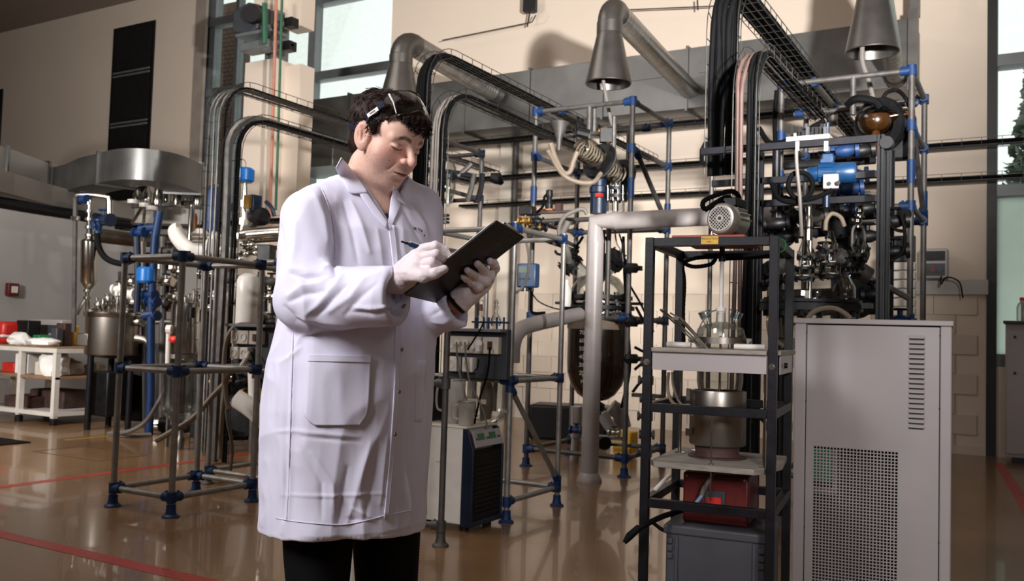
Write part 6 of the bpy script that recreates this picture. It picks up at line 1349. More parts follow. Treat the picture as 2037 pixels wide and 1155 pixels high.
for k, (x, Y, w, h, m, lb) in enumerate(((55, 6.9, .2, .3, 'black', 'black box left of the instrument case'), (112, 6.75, .1, .22, 'dark_panel', 'small dark bottle crate on the workbench'), (127, 6.9, .14, .28, 'rust', 'brown jar box near the workbench corner'), (146, 7.1, .08, .25, 'yellow', 'slim yellow can on the workbench'))):
    b = MB(); b.box(tuple(bpos(x, Y, zt_+h/2)), (w, w, h), .2); obj('box' if k != 3 else 'can', b, m, label=lb, cat='box' if k != 3 else 'can', bevel=.012)
b = MB(); b.box(tuple(bpos(166, 7.2, zt_+.05)), (.14, .12, .1)); obj('box', b, 'white_plastic', label='small white box near the far workbench corner', cat='box', bevel=.01)
zs = .555
for k, (x, Y, w, h, m, lb) in enumerate(((34, 6.65, .22, .12, 'redbright', 'red tray on the middle workbench shelf'), (60, 6.6, .22, .24, 'paper', 'white carton on the middle workbench shelf'), (92, 6.55, .16, .16, 'cream_plastic', 'cream tub on the middle workbench shelf'))):
    b = MB(); b.box(tuple(bpos(x, Y, zs+h/2)), (w, w, h), .1); obj('carton', b, m, label=lb, cat='box', bevel=.012)
lump('bag', bpos(112, 6.6, zs), .16, (1.1, 1, 1.1), 'paper', 'white plastic bag bundle on the middle workbench shelf', 'bag', 9)
lump('bag', bpos(140, 6.9, zs), .15, (1.2, 1, .8), 'white_plastic', 'second white bag further along the middle shelf', 'bag', 12)
lump('bag', bpos(190, 7.25, zs), .12, (1.2, 1, .7), 'cream_plastic', 'pale bundle at the right end of the middle shelf', 'bag', 14)
t = thing('jerrycan', bpos(20, 6.7, .135), 'white plastic jerrycan on the bottom workbench shelf', 'jerrycan'); q = bpos(20, 6.7, .135); b = MB(); b.box((q.x, q.y, .3), (.34, .24, .33)); obj('can_body', b, 'clear_plastic', t, bevel=.03); lath('cap', (q.x+.1, q.y, .46), [(.03, 0), (.03, .04), (0, .04)], 'white_plastic', t, seg=14)
for k, (x, Y, w, h, lb) in enumerate(((70, 6.8, .5, .14, 'flat dark case on the bottom workbench shelf'), (125, 7.0, .6, .22, 'large dark case at the right of the bottom shelf'))): b = MB(); b.box(tuple(bpos(x, Y, .135+h/2)), (w, .4, h), .1); t = obj('equipment_case', b, 'rust', label=lb, cat='case', bevel=.02)
# ================================================================== centre and right equipment
# small chiller with the blue front
ch = thing('recirculating_chiller', (-3.2, 4.85, 0), 'small white recirculating chiller with a blue front and green displays', 'chiller')
X0, X1, Y0, Y1, ZT = -3.50, -2.955, 4.66, 5.02, .63
b = MB(); b.box2((X0, Y0, .04), (X1-.05, Y1, ZT-.012)); obj('casing', b, 'white_plastic', ch, bevel=.006)
b = MB(); b.box2((X0-.006, Y0-.006, ZT-.012), (X1-.02, Y1+.006, ZT)); obj('top_plate', b, 'cream_plastic', ch, bevel=.003)
b = MB(); b.prism([(-.05, .03), (.03, .03), (.03, ZT-.14), (-.01, ZT-.02), (-.05, ZT-.008)], (X1-.0, Y0-.004, 0), (1, 0, 0), (0, 0, 1), (0, .02, 0)); b.prism([(-.05, .03), (.03, .03), (.03, ZT-.14), (-.01, ZT-.02), (-.05, ZT-.008)], (X1-.0, Y1-.016, 0), (1, 0, 0), (0, 0, 1), (0, .02, 0)); b.box2((X1-.05, Y0, .03), (X1+.028, Y1, .06)); obj('front_frame', b, 'blue_dark', ch, bevel=.004)
b = MB(); b.prism([(-.045, .05), (.015, .05), (.022, ZT-.15), (-.045, ZT-.15)], (X1, Y0+.018, 0), (1, 0, 0), (0, 0, 1), (0, Y1-Y0-.036, 0)); obj('front_grille', b, 'black', ch)
for k in range(14): z = .09+k*.028; b = MB(); b.box2((X1+.014, Y0+.03, z), (X1+.026, Y1-.03, z+.014)); obj('slat', b, 'black', ch)
nrm_p = Vector((.95, 0, .32)).normalized(); upp = Vector((-.32, 0, .95)).normalized()
pc_ = Vector((X1+.018, (Y0+Y1)/2, ZT-.075)); b = MB(); b.obox(pc_, (Vector((0, 1, 0)), upp, nrm_p), (Y1-Y0-.04, .10, .012)); cpn = obj('control_panel', b, 'cab', ch, bevel=.003)
for y in (-.085, .05): b = MB(); b.obox(pc_+Vector((0, y, 0))+nrm_p*.007+upp*.012, (Vector((0, 1, 0)), upp, nrm_p), (.075, .04, .003)); obj('display', b, mat('lcd', '1d4227', .3, 0, .1, 8, emit=('1d8a3a', .03)) if 'lcd' not in M else 'lcd', cpn)
for y in (-.14, -.02, .0, .11, .13): b = MB(); b.obox(pc_+Vector((0, y, 0))+nrm_p*.008+upp*.0, (Vector((0, 1, 0)), upp, nrm_p), (.011, .012, .004)); obj('button', b, 'dark_panel', cpn)
b = MB()
for k in range(22): b.box2((X0+.19, Y0-.0015, .12+k*.018), (X0+.245, Y0, .130+k*.018))
obj('side_vents', b, 'cab_dark', ch, kind='stuff', smooth=0)
b = MB(); b.box2((X0+.3, Y0-.001, .40), (X0+.38, Y0, .405)); obj('faded_print', b, 'cab', ch)
for x, y in ((X0+.05, Y0+.05), (X1-.05, Y0+.05), (X0+.05, Y1-.05), (X1-.05, Y1-.05)): cyl('caster', (x, y, 0), (x, y, .04), .03, 'black', ch)
def jug(label, x, y, r, h, m='glass_milky'):
    t = thing('plastic_jug', (x, y, ZT), label, 'jug'); lath('jug_body', (x, y, ZT), [(0, 0), (r*.86, 0), (r*.9, .01), (r, h), (r*1.06, h+.006), (r, h-.004), (r*.86, .012), (0, .008)], m, t, seg=28, cap=False)
    lath('rim', (x, y, ZT+h), [(r*1.0, -.004), (r*1.07, 0), (r*1.05, .006), (r*.98, .004)], 'glass_milky', t, seg=28, cap=False)
    b = MB(); b.tube(bez([(x-r*.95, y-.01, ZT+h*.85), (x-r*1.5, y-.02, ZT+h*.8), (x-r*1.5, y-.02, ZT+h*.35), (x-r*.9, y-.01, ZT+h*.25)]), .008, 8); obj('handle', b, m, t)
mat('jug_plastic', 'b9b3ab', .35, 0, .05, 8, spec=.4); jm = M['jug_plastic'].node_tree.nodes['Principled BSDF']; jm.inputs['Alpha'].default_value = .55
q = atY(897, 860, 4.8); jug('tall translucent measuring jug on the small chiller', q.x, 4.82, .075, .27, 'jug_plastic'); q = atY(925, 862, 4.72); jug('short translucent beaker in front of the tall jug', q.x, 4.73, .052, .145, 'jug_plastic')
t = thing('pump_unit', (-3.47, 4.83, ZT), 'black pump unit with yellow and red marks on the small chiller behind the coat', 'pump'); b = MB(); b.box2((-3.52, 4.75, ZT), (-3.34, 5.0, ZT+.28)); obj('case', b, 'black', t, bevel=.01); b = MB(); b.cyl((-3.36, 4.74, ZT+.16), (-3.36, 4.72, ZT+.16), .02, 12); obj('knob', b, 'yellow', t); b = MB(); b.box2((-3.42, 4.745, ZT+.24), (-3.35, 4.75, ZT+.265)); obj('stripe', b, 'red', t); b = MB(); b.box2((-3.5, 4.74, ZT+.29), (-3.33, 4.9, ZT+.30)); obj('paper_sheet', b, 'paper', t)
# glass flasks in the blue holder over the socket panel
hd = thing('flask_rack', atY(975, 650, 5.1), 'blue clamp rack holding small glass flasks above the right socket panel', 'rack')
for y in (655, 640): b = MB(); a = atY(943, y, 5.08); c = atY(1004, y, 5.08); b.box2((a.x, 5.05, a.z-.006), (c.x, 5.15, a.z+.006)); obj('tier', b, 'blue', hd)
for x in (946, 962, 972, 988, 1002): a = atY(x, 652, 5.06); b = MB(); b.cyl((a.x, 5.06, a.z-.02), (a.x, 5.06, a.z+.07), .007, 8); obj('stud', b, 'blue', hd)
def flask(label, x, yb, Y, r, h, red=False):
    q = atY(x, yb, Y); t = thing('glass_flask', q, label, 'flask'); lath('flask_body', q, [(0, 0), (r*.8, 0), (r, r*.5), (r, r*1.2), (r*.5, r*2), (r*.35, r*2.3), (r*.35, h*.75), (r*.5, h*.78), (r*.5, h*.85), (r*.3, h*.87), (r*.3, h)], 'glass', t, seg=20, cap=False)
    if red: lath('joint_grease', q+Z3*h*.5, [(r*.45, 0), (r*.45, h*.22), (r*.4, h*.22), (r*.4, 0)], mat('joint_red', '7d4a48', .4, 0, .1, 10) if 'joint_red' not in M else 'joint_red', t, seg=16)
    lath('stopper', q+Z3*h*.97, [(0, 0), (r*.45, 0), (r*.4, .015), (r*.15, .03), (0, .03)], 'black' if red else 'glass_milky', t, seg=14)
flask('slim glass flask with a reddish joint below the left hand', 955, 648, 5.1, .032, .20, True); flask('small round glass flask right of the slim one', 986, 648, 5.1, .036, .15)
# glass vessel in the right frame
t = thing('round_flask', (-3.25, 5.42, .65), 'large round-bottomed glass vessel inside the right frame above the chiller', 'flask'); a = atY(968, 850, 5.42)
lath('vessel', (a.x, 5.42, a.z), [(0, 0), (.06, .01), (.11, .05), (.14, .11), (.145, .17), (.145, .46)], 'glass', t, seg=32, cap=False); lath('collar', (a.x, 5.42, a.z+.45), [(.145, 0), (.17, 0), (.17, .03), (.145, .03), (.145, 0)], 'galv_dull', t, seg=32, cap=False)
lath('inner_tube', (a.x-.01, 5.42, a.z+.06), [(0, 0), (.035, 0), (.045, .06), (.045, .22), (.03, .26), (0, .27)], 'hose_cream', t, seg=18); tubep('spiral_hose', [(a.x+.07, 5.4, a.z+.12), (a.x+.072, 5.4, a.z+.25), (a.x+.08, 5.4, a.z+.44)], .016, 'hose_grey', t); b = MB(); b.box((a.x-.02, 5.27, a.z+.19), (.2, .004, .03)); obj('paper_label', b, 'cream_plastic', t)
b = MB(); b.cyl((a.x, 5.42, a.z+.48), (a.x, 5.42, 1.0), .02, 10); b.cyl((a.x-.3, 5.42, .90), (a.x+.3, 5.42, .90), .016, 10); obj('hanger', b, 'galv_dull', t)
hose('cream tubes behind the jugs in the right frame', [atY(905, 770, 5.3), atY(915, 800, 5.3), atY(935, 815, 5.3), atY(930, 850, 5.3)], .014, 'hose_cream', 8)
# pale corrugated elbow hose
hose('pale grey elbow hose from the reactor into the right frame', [D(1152, 625, 7.6), D(1110, 634, 7.2), D(1060, 645, 6.8), D(1032, 658, 6.5), D(1020, 685, 6.4), D(1018, 720, 6.4)], .058, 'pvc', 8, seg=18)
# blue meter
mt = thing('flow_meter', D(1050, 548, 8.0), 'blue wall meter with a green display on the frame post', 'meter'); c = D(1051, 548, 8.05)
b = MB(); b.box(tuple(c), (.19, .09, .215)); obj('housing', b, mat('meter_blue', '2b4363', .4, 0, .08, 8), mt, bevel=.015); b = MB(); b.box(tuple(c+Vector((-.03, -.047, .05))), (.085, .006, .055)); obj('display', b, 'lcd', mt)
for k in range(4): b = MB(); b.box(tuple(c+Vector((-.06+.03*k, -.047, -.03))), (.018, .006, .014)); obj('key', b, 'blue_dark', mt)
for k in range(3): cyl('cable_gland', c+Vector((-.05+.05*k, -.01, -.107)), c+Vector((-.05+.05*k, -.01, -.14)), .013, 'black', mt)
hose('pale cable dropping over the blue meter', [D(1040, 445, 7.7), D(1046, 475, 7.7), D(1052, 510, 7.7), D(1050, 545, 7.75), D(1040, 570, 7.8), D(1025, 583, 7.8)], .012, 'hose_grey', 8, cat='cable', name='cable')
hose('black cables hanging below the blue meter', [D(1058, 572, 8.05), D(1056, 605, 8.05), D(1060, 622, 8.0), D(1085, 622, 8.0)], .014, 'cable', 8, cat='cable', name='cable')
hose('thin black cable sagging from the meter to the reactor', [D(1052, 572, 8.05), D(1070, 598, 8.0), D(1100, 612, 8.0), D(1130, 617, 8.0)], .006, 'cable', 8, cat='cable', name='cable')
# dark jacketed reactor
rx = D(1188, 700, 8.25); JX, JY = rx.x, rx.y; jz = lambda y: D(1188, y, 8.25).z
J = thing('jacketed_reactor', (JX, JY, jz(795)), 'dark brown glass reactor with white level numbers behind the white pipe', 'reactor')
lath('vessel', (JX, JY, jz(797)), [(.03, 0), (.10, .015), (.17, .06), (.235, .15), (.27, .26), (.275, .36), (.275, jz(652)-jz(797))], 'brown_liquid', J, seg=40, cap=False)
lath('upper_jacket', (JX, JY, jz(655)), [(.277, 0), (.28, .01), (.28, .10), (.29, .11)], 'hose_cream', J, seg=40, cap=False)
for y, r in ((632, .30), (612, .33), (592, .31)): flange('flange', (JX, JY, jz(y)), Z3, r, .035, 'black', J, 12)
for y, r in ((622, .29), (602, .29)): flange('gasket_plate', (JX, JY, jz(y)), Z3, r, .02, 'steel_brushed', J, 0)
b = MB(); b.box2((JX-.42, JY-.05, jz(603)-.012), (JX+.42, JY+.05, jz(603)+.012)); obj('support_beam', b, 'black', J)
lath('glass_dome', (JX, JY, jz(590)), [(.26, 0), (.25, .08), (.19, .17), (.10, .21), (.08, .24)], 'glass', J, seg=36, cap=False)
lath('stirrer_column', (JX, JY, jz(565)), [(0, -.9), (.03, -.9), (.03, 0), (.08, .1), (.08, .25), (.05, .28), (.05, .5), (0, .5)], 'black', J, seg=18)
for s, (x, y) in ((-1, (1140, 528)), (1, (1218, 522))):
    q = D(x, y, 8.1); ax = Vector((s*.75, -.2, .65)); flange('side_flange', q, ax, .105, .03, 'black', J, 8); flange('side_flange', q+ax.normalized()*.07, ax, .10, .03, 'black', J, 8); b = MB(); b.tube([q-ax*.16, q], .07, 16); obj('side_neck', b, 'glass_milky', J); b = MB(); b.tube([q, q+ax*.09], .075, 16); obj('blind_plug', b, 'black', J)
for k, n in enumerate(('70', '60', '50', '40', '30', '20', '10')):
    y = 661+16.2*k; q = D(1155, y, 8.0); rr = .278 if k < 5 else .268 if k < 6 else .245; az = math.atan2(-CAM.y+q.y-JY, q.x-JX)
    dv = Vector((q.x-JX, 0, 0)); px_ = q.x-JX; py_ = -math.sqrt(max(.0001, rr*rr-px_*px_)); nv_ = Vector((px_, py_, 0)).normalized(); o = Vector((JX, JY, q.z))+nv_*(rr+.004); ux = Vector((-nv_.y, nv_.x, 0))
    b = text_mb(n, .052, o, ux, Z3, .002); obj('level_number', b, 'paper', J, smooth=0)
lath('bottom_valve', (JX, JY, jz(835)), [(0, 0), (.05, 0), (.06, .06), (.04, .08), (.08, .1), (.08, .15), (.04, .17), (.03, .22)], 'black', J, seg=18)
# pipes below the reactor
lp = thing('drain_pipework', D(1200, 870, 8.3), 'white drain pipes and valves under the dark reactor', 'pipework')
b = MB(); b.tube([D(1147, 808, 8.6), D(1146, 870, 8.6)], .052, 16); obj('filter_body', b, 'pvc', lp); b = MB(); b.tube([D(1146, 870, 8.6), D(1143, 905, 8.6), D(1142, 925, 8.6)], .045, 14); obj('downpipe', b, 'pvc', lp)
tubep('elbow', [D(1197, 822, 8.2), D(1208, 840, 8.2), D(1222, 860, 8.2)], .055, 'pvc', lp, 6, 16); tubep('elbow', [D(1215, 808, 8.4), D(1232, 822, 8.4), D(1240, 850, 8.4)], .075, 'pvc', lp, 6, 16)
boxp('mounting_plate', tuple(D(1215, 870, 8.3)), (.28, .12, .025), 'board', lp); boxp('mounting_plate', tuple(D(1220, 882, 8.3)), (.3, .14, .02), 'galv', lp)
lath('pump_head', D(1200, 880, 8.2), [(0, -.05), (.06, -.05), (.065, 0), (.06, .05), (0, .05)], 'black', lp, (1, -1, 0), 18)
valve(D(1146, 855, 8.4), (1, 0, 0), .035, lp, body='blue'); valve(D(1222, 860, 8.1), (1, 0, 0), .03, lp, wheel='black')
b = MB(); q = atZ(1228, 912, 0); b.box((q.x, q.y+.2, .14), (.2, .2, .24)); obj('canister', b, 'yellow', label='yellow canister on the floor behind the white pipe', cat='canister', bevel=.02)
b = MB(); q = atZ(1118, 900, 0); b.box((q.x-.5, q.y+1.2, .2), (.9, .5, .4), .3); obj('equipment_case', b, 'black', label='black case on the floor behind the diagonal brace', cat='case', bevel=.03)
hose('black hose hanging right of the dark reactor', [D(1240, 470, 8.0), D(1243, 560, 8.0), D(1250, 660, 7.9), D(1252, 740, 7.9), D(1236, 810, 8.0)], .014, 'black_rubber', 8)
hose('black hose crossing right of the reactor flanges', [D(1232, 500, 8.0), D(1250, 560, 8.0), D(1275, 605, 7.9), D(1300, 660, 7.9)], .01, 'black_rubber', 8)
for k, (x, y) in enumerate(((1256, 533), (1256, 713), (1256, 640))):
    q = D(x, y, 7.85); b = MB(); b.lathe(q, [(0, -.04), (.05, -.04), (.075, 0), (.05, .04), (0, .04)], (0, 0, 1), 16); b.box(tuple(q+r0*.06), (.06, .05, .04)); obj('pipe_clamp', b, 'black', label=('upper', 'lower', 'middle')[k]+' black rubber clamp on the right post of the reactor frame', cat='clamp')
hose('thin black hose looping right of the white elbow', [D(1205, 470, 8.0), D(1212, 500, 8.0), D(1230, 520, 8.0), D(1238, 490, 8.0), D(1232, 465, 8.0)], .008, 'black_rubber', 8)
hose('thin grey tube dropping from the frame beam to the right flange', [D(1222, 440, 8.0), D(1226, 480, 8.0), D(1236, 500, 8.0), D(1240, 520, 8.0)], .007, 'hose_grey', 8)
hose('black hose running from the white elbow to the left flange', [D(1160, 470, 8.0), D(1150, 485, 8.0), D(1132, 505, 8.0), D(1110, 505, 8.0), D(1104, 498, 8.0)], .012, 'black_rubber', 8)
# clutter of hoses behind the rack on the left
for k, pts in enumerate(([(1262, 690), (1285, 700), (1296, 690)], [(1262, 735), (1280, 722), (1300, 728)], [(1258, 780), (1275, 760), (1300, 752)], [(1265, 610), (1285, 650), (1300, 700)])):
    hose(('first', 'second', 'third', 'fourth')[k]+' dark hose counted from the top between reactor frame and rack' if k < 3 else 'dark hose slanting down between reactor frame and rack', [D(x, y, 7.6) for x, y in pts], .012, 'black_rubber', 8)
q = D(1288, 800, 7.6); t = thing('valve_stand', (q.x, q.y, 0), 'cluttered steel valve stand behind the left rack post', 'valve'); cyl('stand_post', (q.x, q.y, 0), (q.x, q.y, 1.2), .03, 'galv_dull', t)
for k in range(6): valve((q.x+.02*(k % 2), q.y-.05, .25+.15*k), (1, .3, 0), .035, t, wheel='black', body='galv_dull')
boxp('bracket', (q.x, q.y, .72), (.25, .1, .03), 'galv_dull', t)
# glass condenser with black clamps under the centre hood
gc = thing('glass_condenser', D(1195, 320, 8.1), 'thick glass condenser coil in black ring clamps under the centre hood', 'condenser')
a = D(1152, 288, 7.9); c = D(1232, 352, 8.3); ax = (c-a).normalized(); L_ = (c-a).length; x_, y_, _ = frame_axes(ax)
b = MB(); b.lathe(a, [(0, -.02), (.06, 0), (.10, .05), (.115, .10), (.105, L_*.40), (.085, L_*.52), (.11, L_*.62), (.115, L_*.9), (.06, L_*1.05)], ax, 36, False); obj('glass_shell', b, 'glass', gc)
co_ = [a+ax*(.03+L_*.9*i/150)+(x_*math.cos(i*.62)+y_*math.sin(i*.62))*.082*(1 if not .40 < i/150 < .58 else .75) for i in range(150)]; b = MB(); b.tube(co_, .009, 6); obj('coil', b, 'hose_cream', gc)
for f_ in (.50, 1.0): b = MB(); b.lathe(a+ax*L_*f_, [(.10, -.03), (.165, -.03), (.175, 0), (.165, .03), (.10, .03), (.10, -.03)], ax, 32, False); obj('clamp_ring', b, 'black', gc)
for f_ in (.50, 1.0): b = MB(); b.lathe(a+ax*L_*f_, [(.176, -.008), (.18, -.008), (.18, .008), (.176, .008)], ax, 32, False); obj('clamp_band', b, 'galv', gc)
b = MB(); b.tube([a+Vector((0, 0, .1)), a+Vector((-.02, 0, .2)), D(1160, 258, 7.9)], .03, 12); b.tube([D(1148, 262, 7.9), D(1172, 268, 7.9)], .045, 10); obj('inlet_valve', b, 'black', gc)
b = MB(); b.obox(D(1205, 270, 8.0), (r0, f0, Z3), (.1, .08, .12)); obj('junction_block', b, 'black', gc); b = MB(); b.tube([D(1190, 260, 8.0), D(1205, 255, 8.0), D(1210, 285, 8.0)], .018, 8); obj('brass_line', b, 'brass', gc)
for x, y0, y1 in ((1183, 205, 262), (1222, 232, 305)): b = MB(); b.tube([D(x, y0, 8.2), D(x-1, y1, 8.2)], .02, 10); obj('hanger_rod', b, 'galv', gc)
hose('cream hose sagging in a U left of the glass condenser', [D(1095, 285, 7.8), D(1105, 315, 7.8), D(1120, 342, 7.8), D(1133, 342, 7.8), D(1140, 322, 7.8), D(1148, 302, 7.8)], .022, 'hose_cream', 8)
hose('long cream hose sagging beneath the glass condenser', [D(1090, 300, 7.8), D(1118, 345, 7.7), D(1150, 362, 7.7), D(1180, 362, 7.7), D(1195, 345, 7.8)], .02, 'hose_cream', 8)
# funnel
b = MB(); b.lathe(D(1112, 278, 8.3), [(.02, -.1), (.025, 0), (.09, .16), (.088, .16), (.02, 0), (.015, -.1)], Z3, 20, False); obj('funnel', b, 'galv_dull', label='grey metal funnel left of the glass condenser', cat='funnel')
# blue column and glass neck
q = D(1190, 420, 8.2); t = thing('blue_column', q, 'blue motor column in the centre frame left of a glass neck', 'column'); lath('column_body', (q.x, q.y, D(1190, 425, 8.2).z), [(0, 0), (.075, 0), (.075, .18), (.085, .19), (.085, .24), (.07, .25), (.07, .45), (.06, .5), (0, .5)], 'blue_dark', t, seg=24); b = MB(); b.box(tuple(D(1192, 388, 8.1)), (.05, .05, .03)); obj('mark', b, 'redbright', t)
t = thing('glass_neck', D(1225, 415, 8.2), 'bright glass neck with black flanges right of the blue column', 'neck'); lath('neck_body', D(1224, 420, 8.2), [(.085, 0), (.085, .2), (.06, .24), (.06, .3)], 'glass', t, seg=24, cap=False); lath('inner_core', D(1224, 420, 8.2), [(0, 0), (.03, 0), (.03, .25), (0, .25)], 'steel', t, seg=14)
for y in (392, 377): flange('flange', D(1224, y, 8.2), Z3, .12, .03, 'black', t, 8)
for k in range(4): cyl('tie_rod', D(1209+10*k, 398, 8.1), D(1209+10*k, 368, 8.1), .006, 'steel', t)
# instruments on the left of the centre frame
t = thing('valve_manifold', D(1060, 450, 8.0), 'brass and black valve manifold on the left rail of the centre frame', 'valve')
for k, (x, y, m) in enumerate(((1045, 440, 'brass'), (1055, 448, 'black'), (1062, 452, 'brass'), (1068, 440, 'black'), (1050, 458, 'steel'), (1074, 452, 'black'))): valve(D(x, y, 7.9), (1, .2*k, 0), .035, t, wheel='black', body=m)
boxp('block', tuple(D(1050, 420, 8.0)), (.13, .1, .08), 'black', t, bevel=.01); boxp('rail_plate', tuple(D(1100, 422, 8.0)), (.4, .05, .02), 'galv_dull', t)
t = thing('sensor_pump', D(1090, 410, 8.1), 'small pump with a looped lead on the centre frame rail', 'pump'); lath('pump_body', D(1092, 416, 8.1), [(0, 0), (.035, 0), (.035, .05), (.02, .06), (.025, .1), (.035, .12), (.03, .17), (0, .18)], 'black', t, seg=16); boxp('base_plate', tuple(D(1090, 418, 8.1)), (.12, .06, .02), 'copper', t); tubep('lead', [D(1092, 396, 8.1), D(1089, 388, 8.1), D(1083, 392, 8.1), D(1080, 410, 8.1), D(1065, 424, 8.0), D(1052, 424, 8.0)], .013, 'cable', t); boxp('relay', tuple(D(1112, 412, 8.1)), (.06, .05, .06), 'rust', t)
hose('grey hose looping over the elbow of the white pipe', [D(1115, 480, 7.7), D(1112, 455, 7.7), D(1122, 432, 7.7), D(1142, 420, 7.7), D(1160, 416, 7.7), D(1168, 426, 7.7)], .018, 'hose_grey', 8)
hose('grey hose pair running down to the reactor flange', [D(1130, 440, 7.9), D(1118, 470, 7.9), D(1128, 500, 7.9), D(1132, 520, 8.0)], .03, 'hose_grey', 8, seg=12)
for k, (x0, y0, x1, y1) in enumerate(((1045, 468, 1095, 478), (1100, 445, 1150, 442), (1060, 470, 1150, 500), (1105, 470, 1150, 492))): b = MB(); b.tube([D(x0, y0, 7.9), D(x1, y1, 8.2)], .018, 8); obj('pipe', b, 'galv_dull', label=('short grey rail pipe by the clipboard corner', 'level grey pipe left of the white elbow', 'grey pipe slanting to the white pipe', 'short slanting grey pipe under the level one')[k], cat='pipe')
q = D(1126, 588, 8.1); b = MB(); b.lathe((q.x, q.y, D(1126, 583, 8.1).z-.12), [(0, 0), (.045, 0), (.05, .02), (.05, .14), (.025, .2), (.02, .24), (0, .25)], Z3, 18); obj('plastic_bottle', b, 'white_plastic', label='pale plastic bottle left of the reactor flanges', cat='bottle')
q = D(1130, 605, 8.1)
# distant frame furniture near the head
t = thing('glass_tube_vessel', D(890, 360, 9.8), 'slim glass vessel hanging among the distant dark frame', 'vessel'); lath('vessel_body', D(891, 412, 9.6), [(.01, 0), (.06, .1), (.075, .2), (.075, .42), (.04, .5)], 'glass', t, seg=24, cap=False); lath('inner_rod', D(891, 405, 9.6), [(0, 0), (.02, 0), (.02, .3), (0, .3)], 'steel', t, seg=12); flange('flange', D(891, 352, 9.6), Z3, .1, .04, 'black', t, 6)
for k in range(3): flange('stack_flange', D(883, 428+7*k, 9.5), Z3, .06, .02, 'black', t, 0)
b = MB(); b.tube([D(975, 352, 9.9), D(990, 355, 9.9), D(1000, 366, 9.9)], [.05, .07, .02], 12); obj('spotlight', b, 'black', label='small dark spotlight in the distant frame', cat='lamp')
for k, (x0, y0, x1, y1, m, lb) in enumerate(((910, 350, 938, 325, 'galv_dull', 'slanting strut with blue clamp in the distant frame'), (880, 340, 940, 350, 'black_steel', 'dark level bar in the distant frame'), (930, 400, 942, 345, 'galv_dull', 'grey flexible arm bending in the distant frame'), (950, 400, 960, 345, 'black_steel', 'dark arm curving out right in the distant frame'))): b = MB(); b.tube(bez([D(x0, y0, 9.7), D((x0+x1)/2+2, (y0+y1)/2, 9.7), D(x1, y1, 9.7)], 5), .03, 10); obj('strut', b, m, label=lb, cat='strut')
# ---------------------------------------------------------------- right: black profile frame with motor and glass reactor
pq = atd(1745, 300, 5.0); PX1, PY0 = pq.x+.02, pq.y; PX0 = PX1-.72; PT = atd(1745, 268, 5.0).z
PF = thing('profile_frame_rig', (PX1, PY0, 0), 'black aluminium profile rig behind the chiller cabinet', 'rig')
for x, y in ((PX1, PY0), (PX0, PY0), (PX1+.0, PY0+.22), (PX0, PY0+.22)):
    for s in (-.0105, .0105): b = MB(); b.box((x+s, y, PT/2), (.017, .04, PT)); obj('post', b, 'black_steel', PF, bevel=.002)
for z, y in ((PT-.02, PY0), (PT-.18, PY0+.22), (PT-.32, PY0+.22)): b = MB(); b.box2((PX0-.3, y-.02, z-.02), (PX1-.02, y+.02, z+.02)); obj('beam', b, 'black_steel', PF, bevel=.002)
for z in (PT-.02, ): 
    for x in (PX0, PX1): b = MB(); b.box2((x-.02, PY0+.02, z-.02), (x+.02, PY0+.2, z+.02)); obj('beam', b, 'black_steel', PF, bevel=.002)
lath('end_joint', (PX1+.03, PY0-.0, PT-.05), [(0, -.03), (.035, -.03), (.035, .03), (0, .03)], 'black', PF, (0, 1, 0), 16)
for x in (1588, 1645): b = MB(); q = atY(x, 292, PY0); b.box(tuple(q), (.022, .05, .055)); obj('bracket', b, 'steel', PF)
q = atY(1610, 268, PY0+.05); b = MB(); b.box2((q.x-.12, PY0, PT+.0), (q.x+.12, PY0+.12, PT+.03)); pl_ = obj('terminal_plate', b, 'board', PF)
rg = random.Random(2)
for k in range(9): xx = q.x-.1+.024*k; h = rg.uniform(.02, .08); b = MB(); b.box((xx, PY0+.05+rg.uniform(-.03, .03), PT+.03+h/2), (.018, .03, h)); obj('terminal', b, rg.choice(['black', 'steel', 'black', 'dark_panel']), pl_)
bm_ = thing('gear_motor', D(1650, 345, 5.3), 'bright blue gear motor with a grey terminal box on the profile rig', 'motor'); c = D(1652, 345, 5.3); rx_ = Vector((.98, .1, 0)).normalized()
b = MB(); b.lathe(c-rx_*.13, [(0, 0), (.035, 0), (.042, .01), (.046, .06), (.058, .065), (.06, .15), (.062, .155), (.062, .255), (.055, .27), (0, .272)], rx_, 28); obj('motor_body', b, 'motor_blue', bm_)
b = MB(); y__ = rx_.cross(Z3)
for k in range(14): a = 2*PI*k/14; dv = y__*math.cos(a)+Z3*math.sin(a); b.obox(c-rx_*.02+dv*.061, (rx_, dv, rx_.cross(dv)), (.08, .012, .004))
obj('cooling_fin', b, 'motor_blue', bm_)
b = MB(); b.obox(c-rx_*.02+Z3*.085, (rx_, y__, Z3), (.075, .08, .06)); b.obox(c-rx_*.02+Z3*.12, (rx_, y__, Z3), (.10, .1, .014)); obj('gearbox', b, 'motor_blue', bm_, bevel=.006)
b = MB(); b.obox(c-rx_*.02-Vector(f0)*.07-Z3*.06, (rx_, y__, Z3), (.085, .05, .085)); tb_ = obj('terminal_box', b, 'cab', bm_, bevel=.006)
b = MB(); p_ = c-rx_*.02-Vector(f0)*.098-Z3*.075; b.cyl(p_+rx_*.02, p_+rx_*.02-Vector(f0)*.03, .012, 12); b.cyl(p_-rx_*.022, p_-rx_*.022-Vector(f0)*.008, .012, 12); obj('cable_gland', b, 'black', tb_)
cyl('drive_shaft', c-rx_*.02-Z3*.06, c-rx_*.02-Z3*.2, .02, 'blue_dark', bm_); cyl('drive_shaft', c-rx_*.02+Z3*.11, c-rx_*.02+Z3*.3, .012, 'blue_dark', bm_)
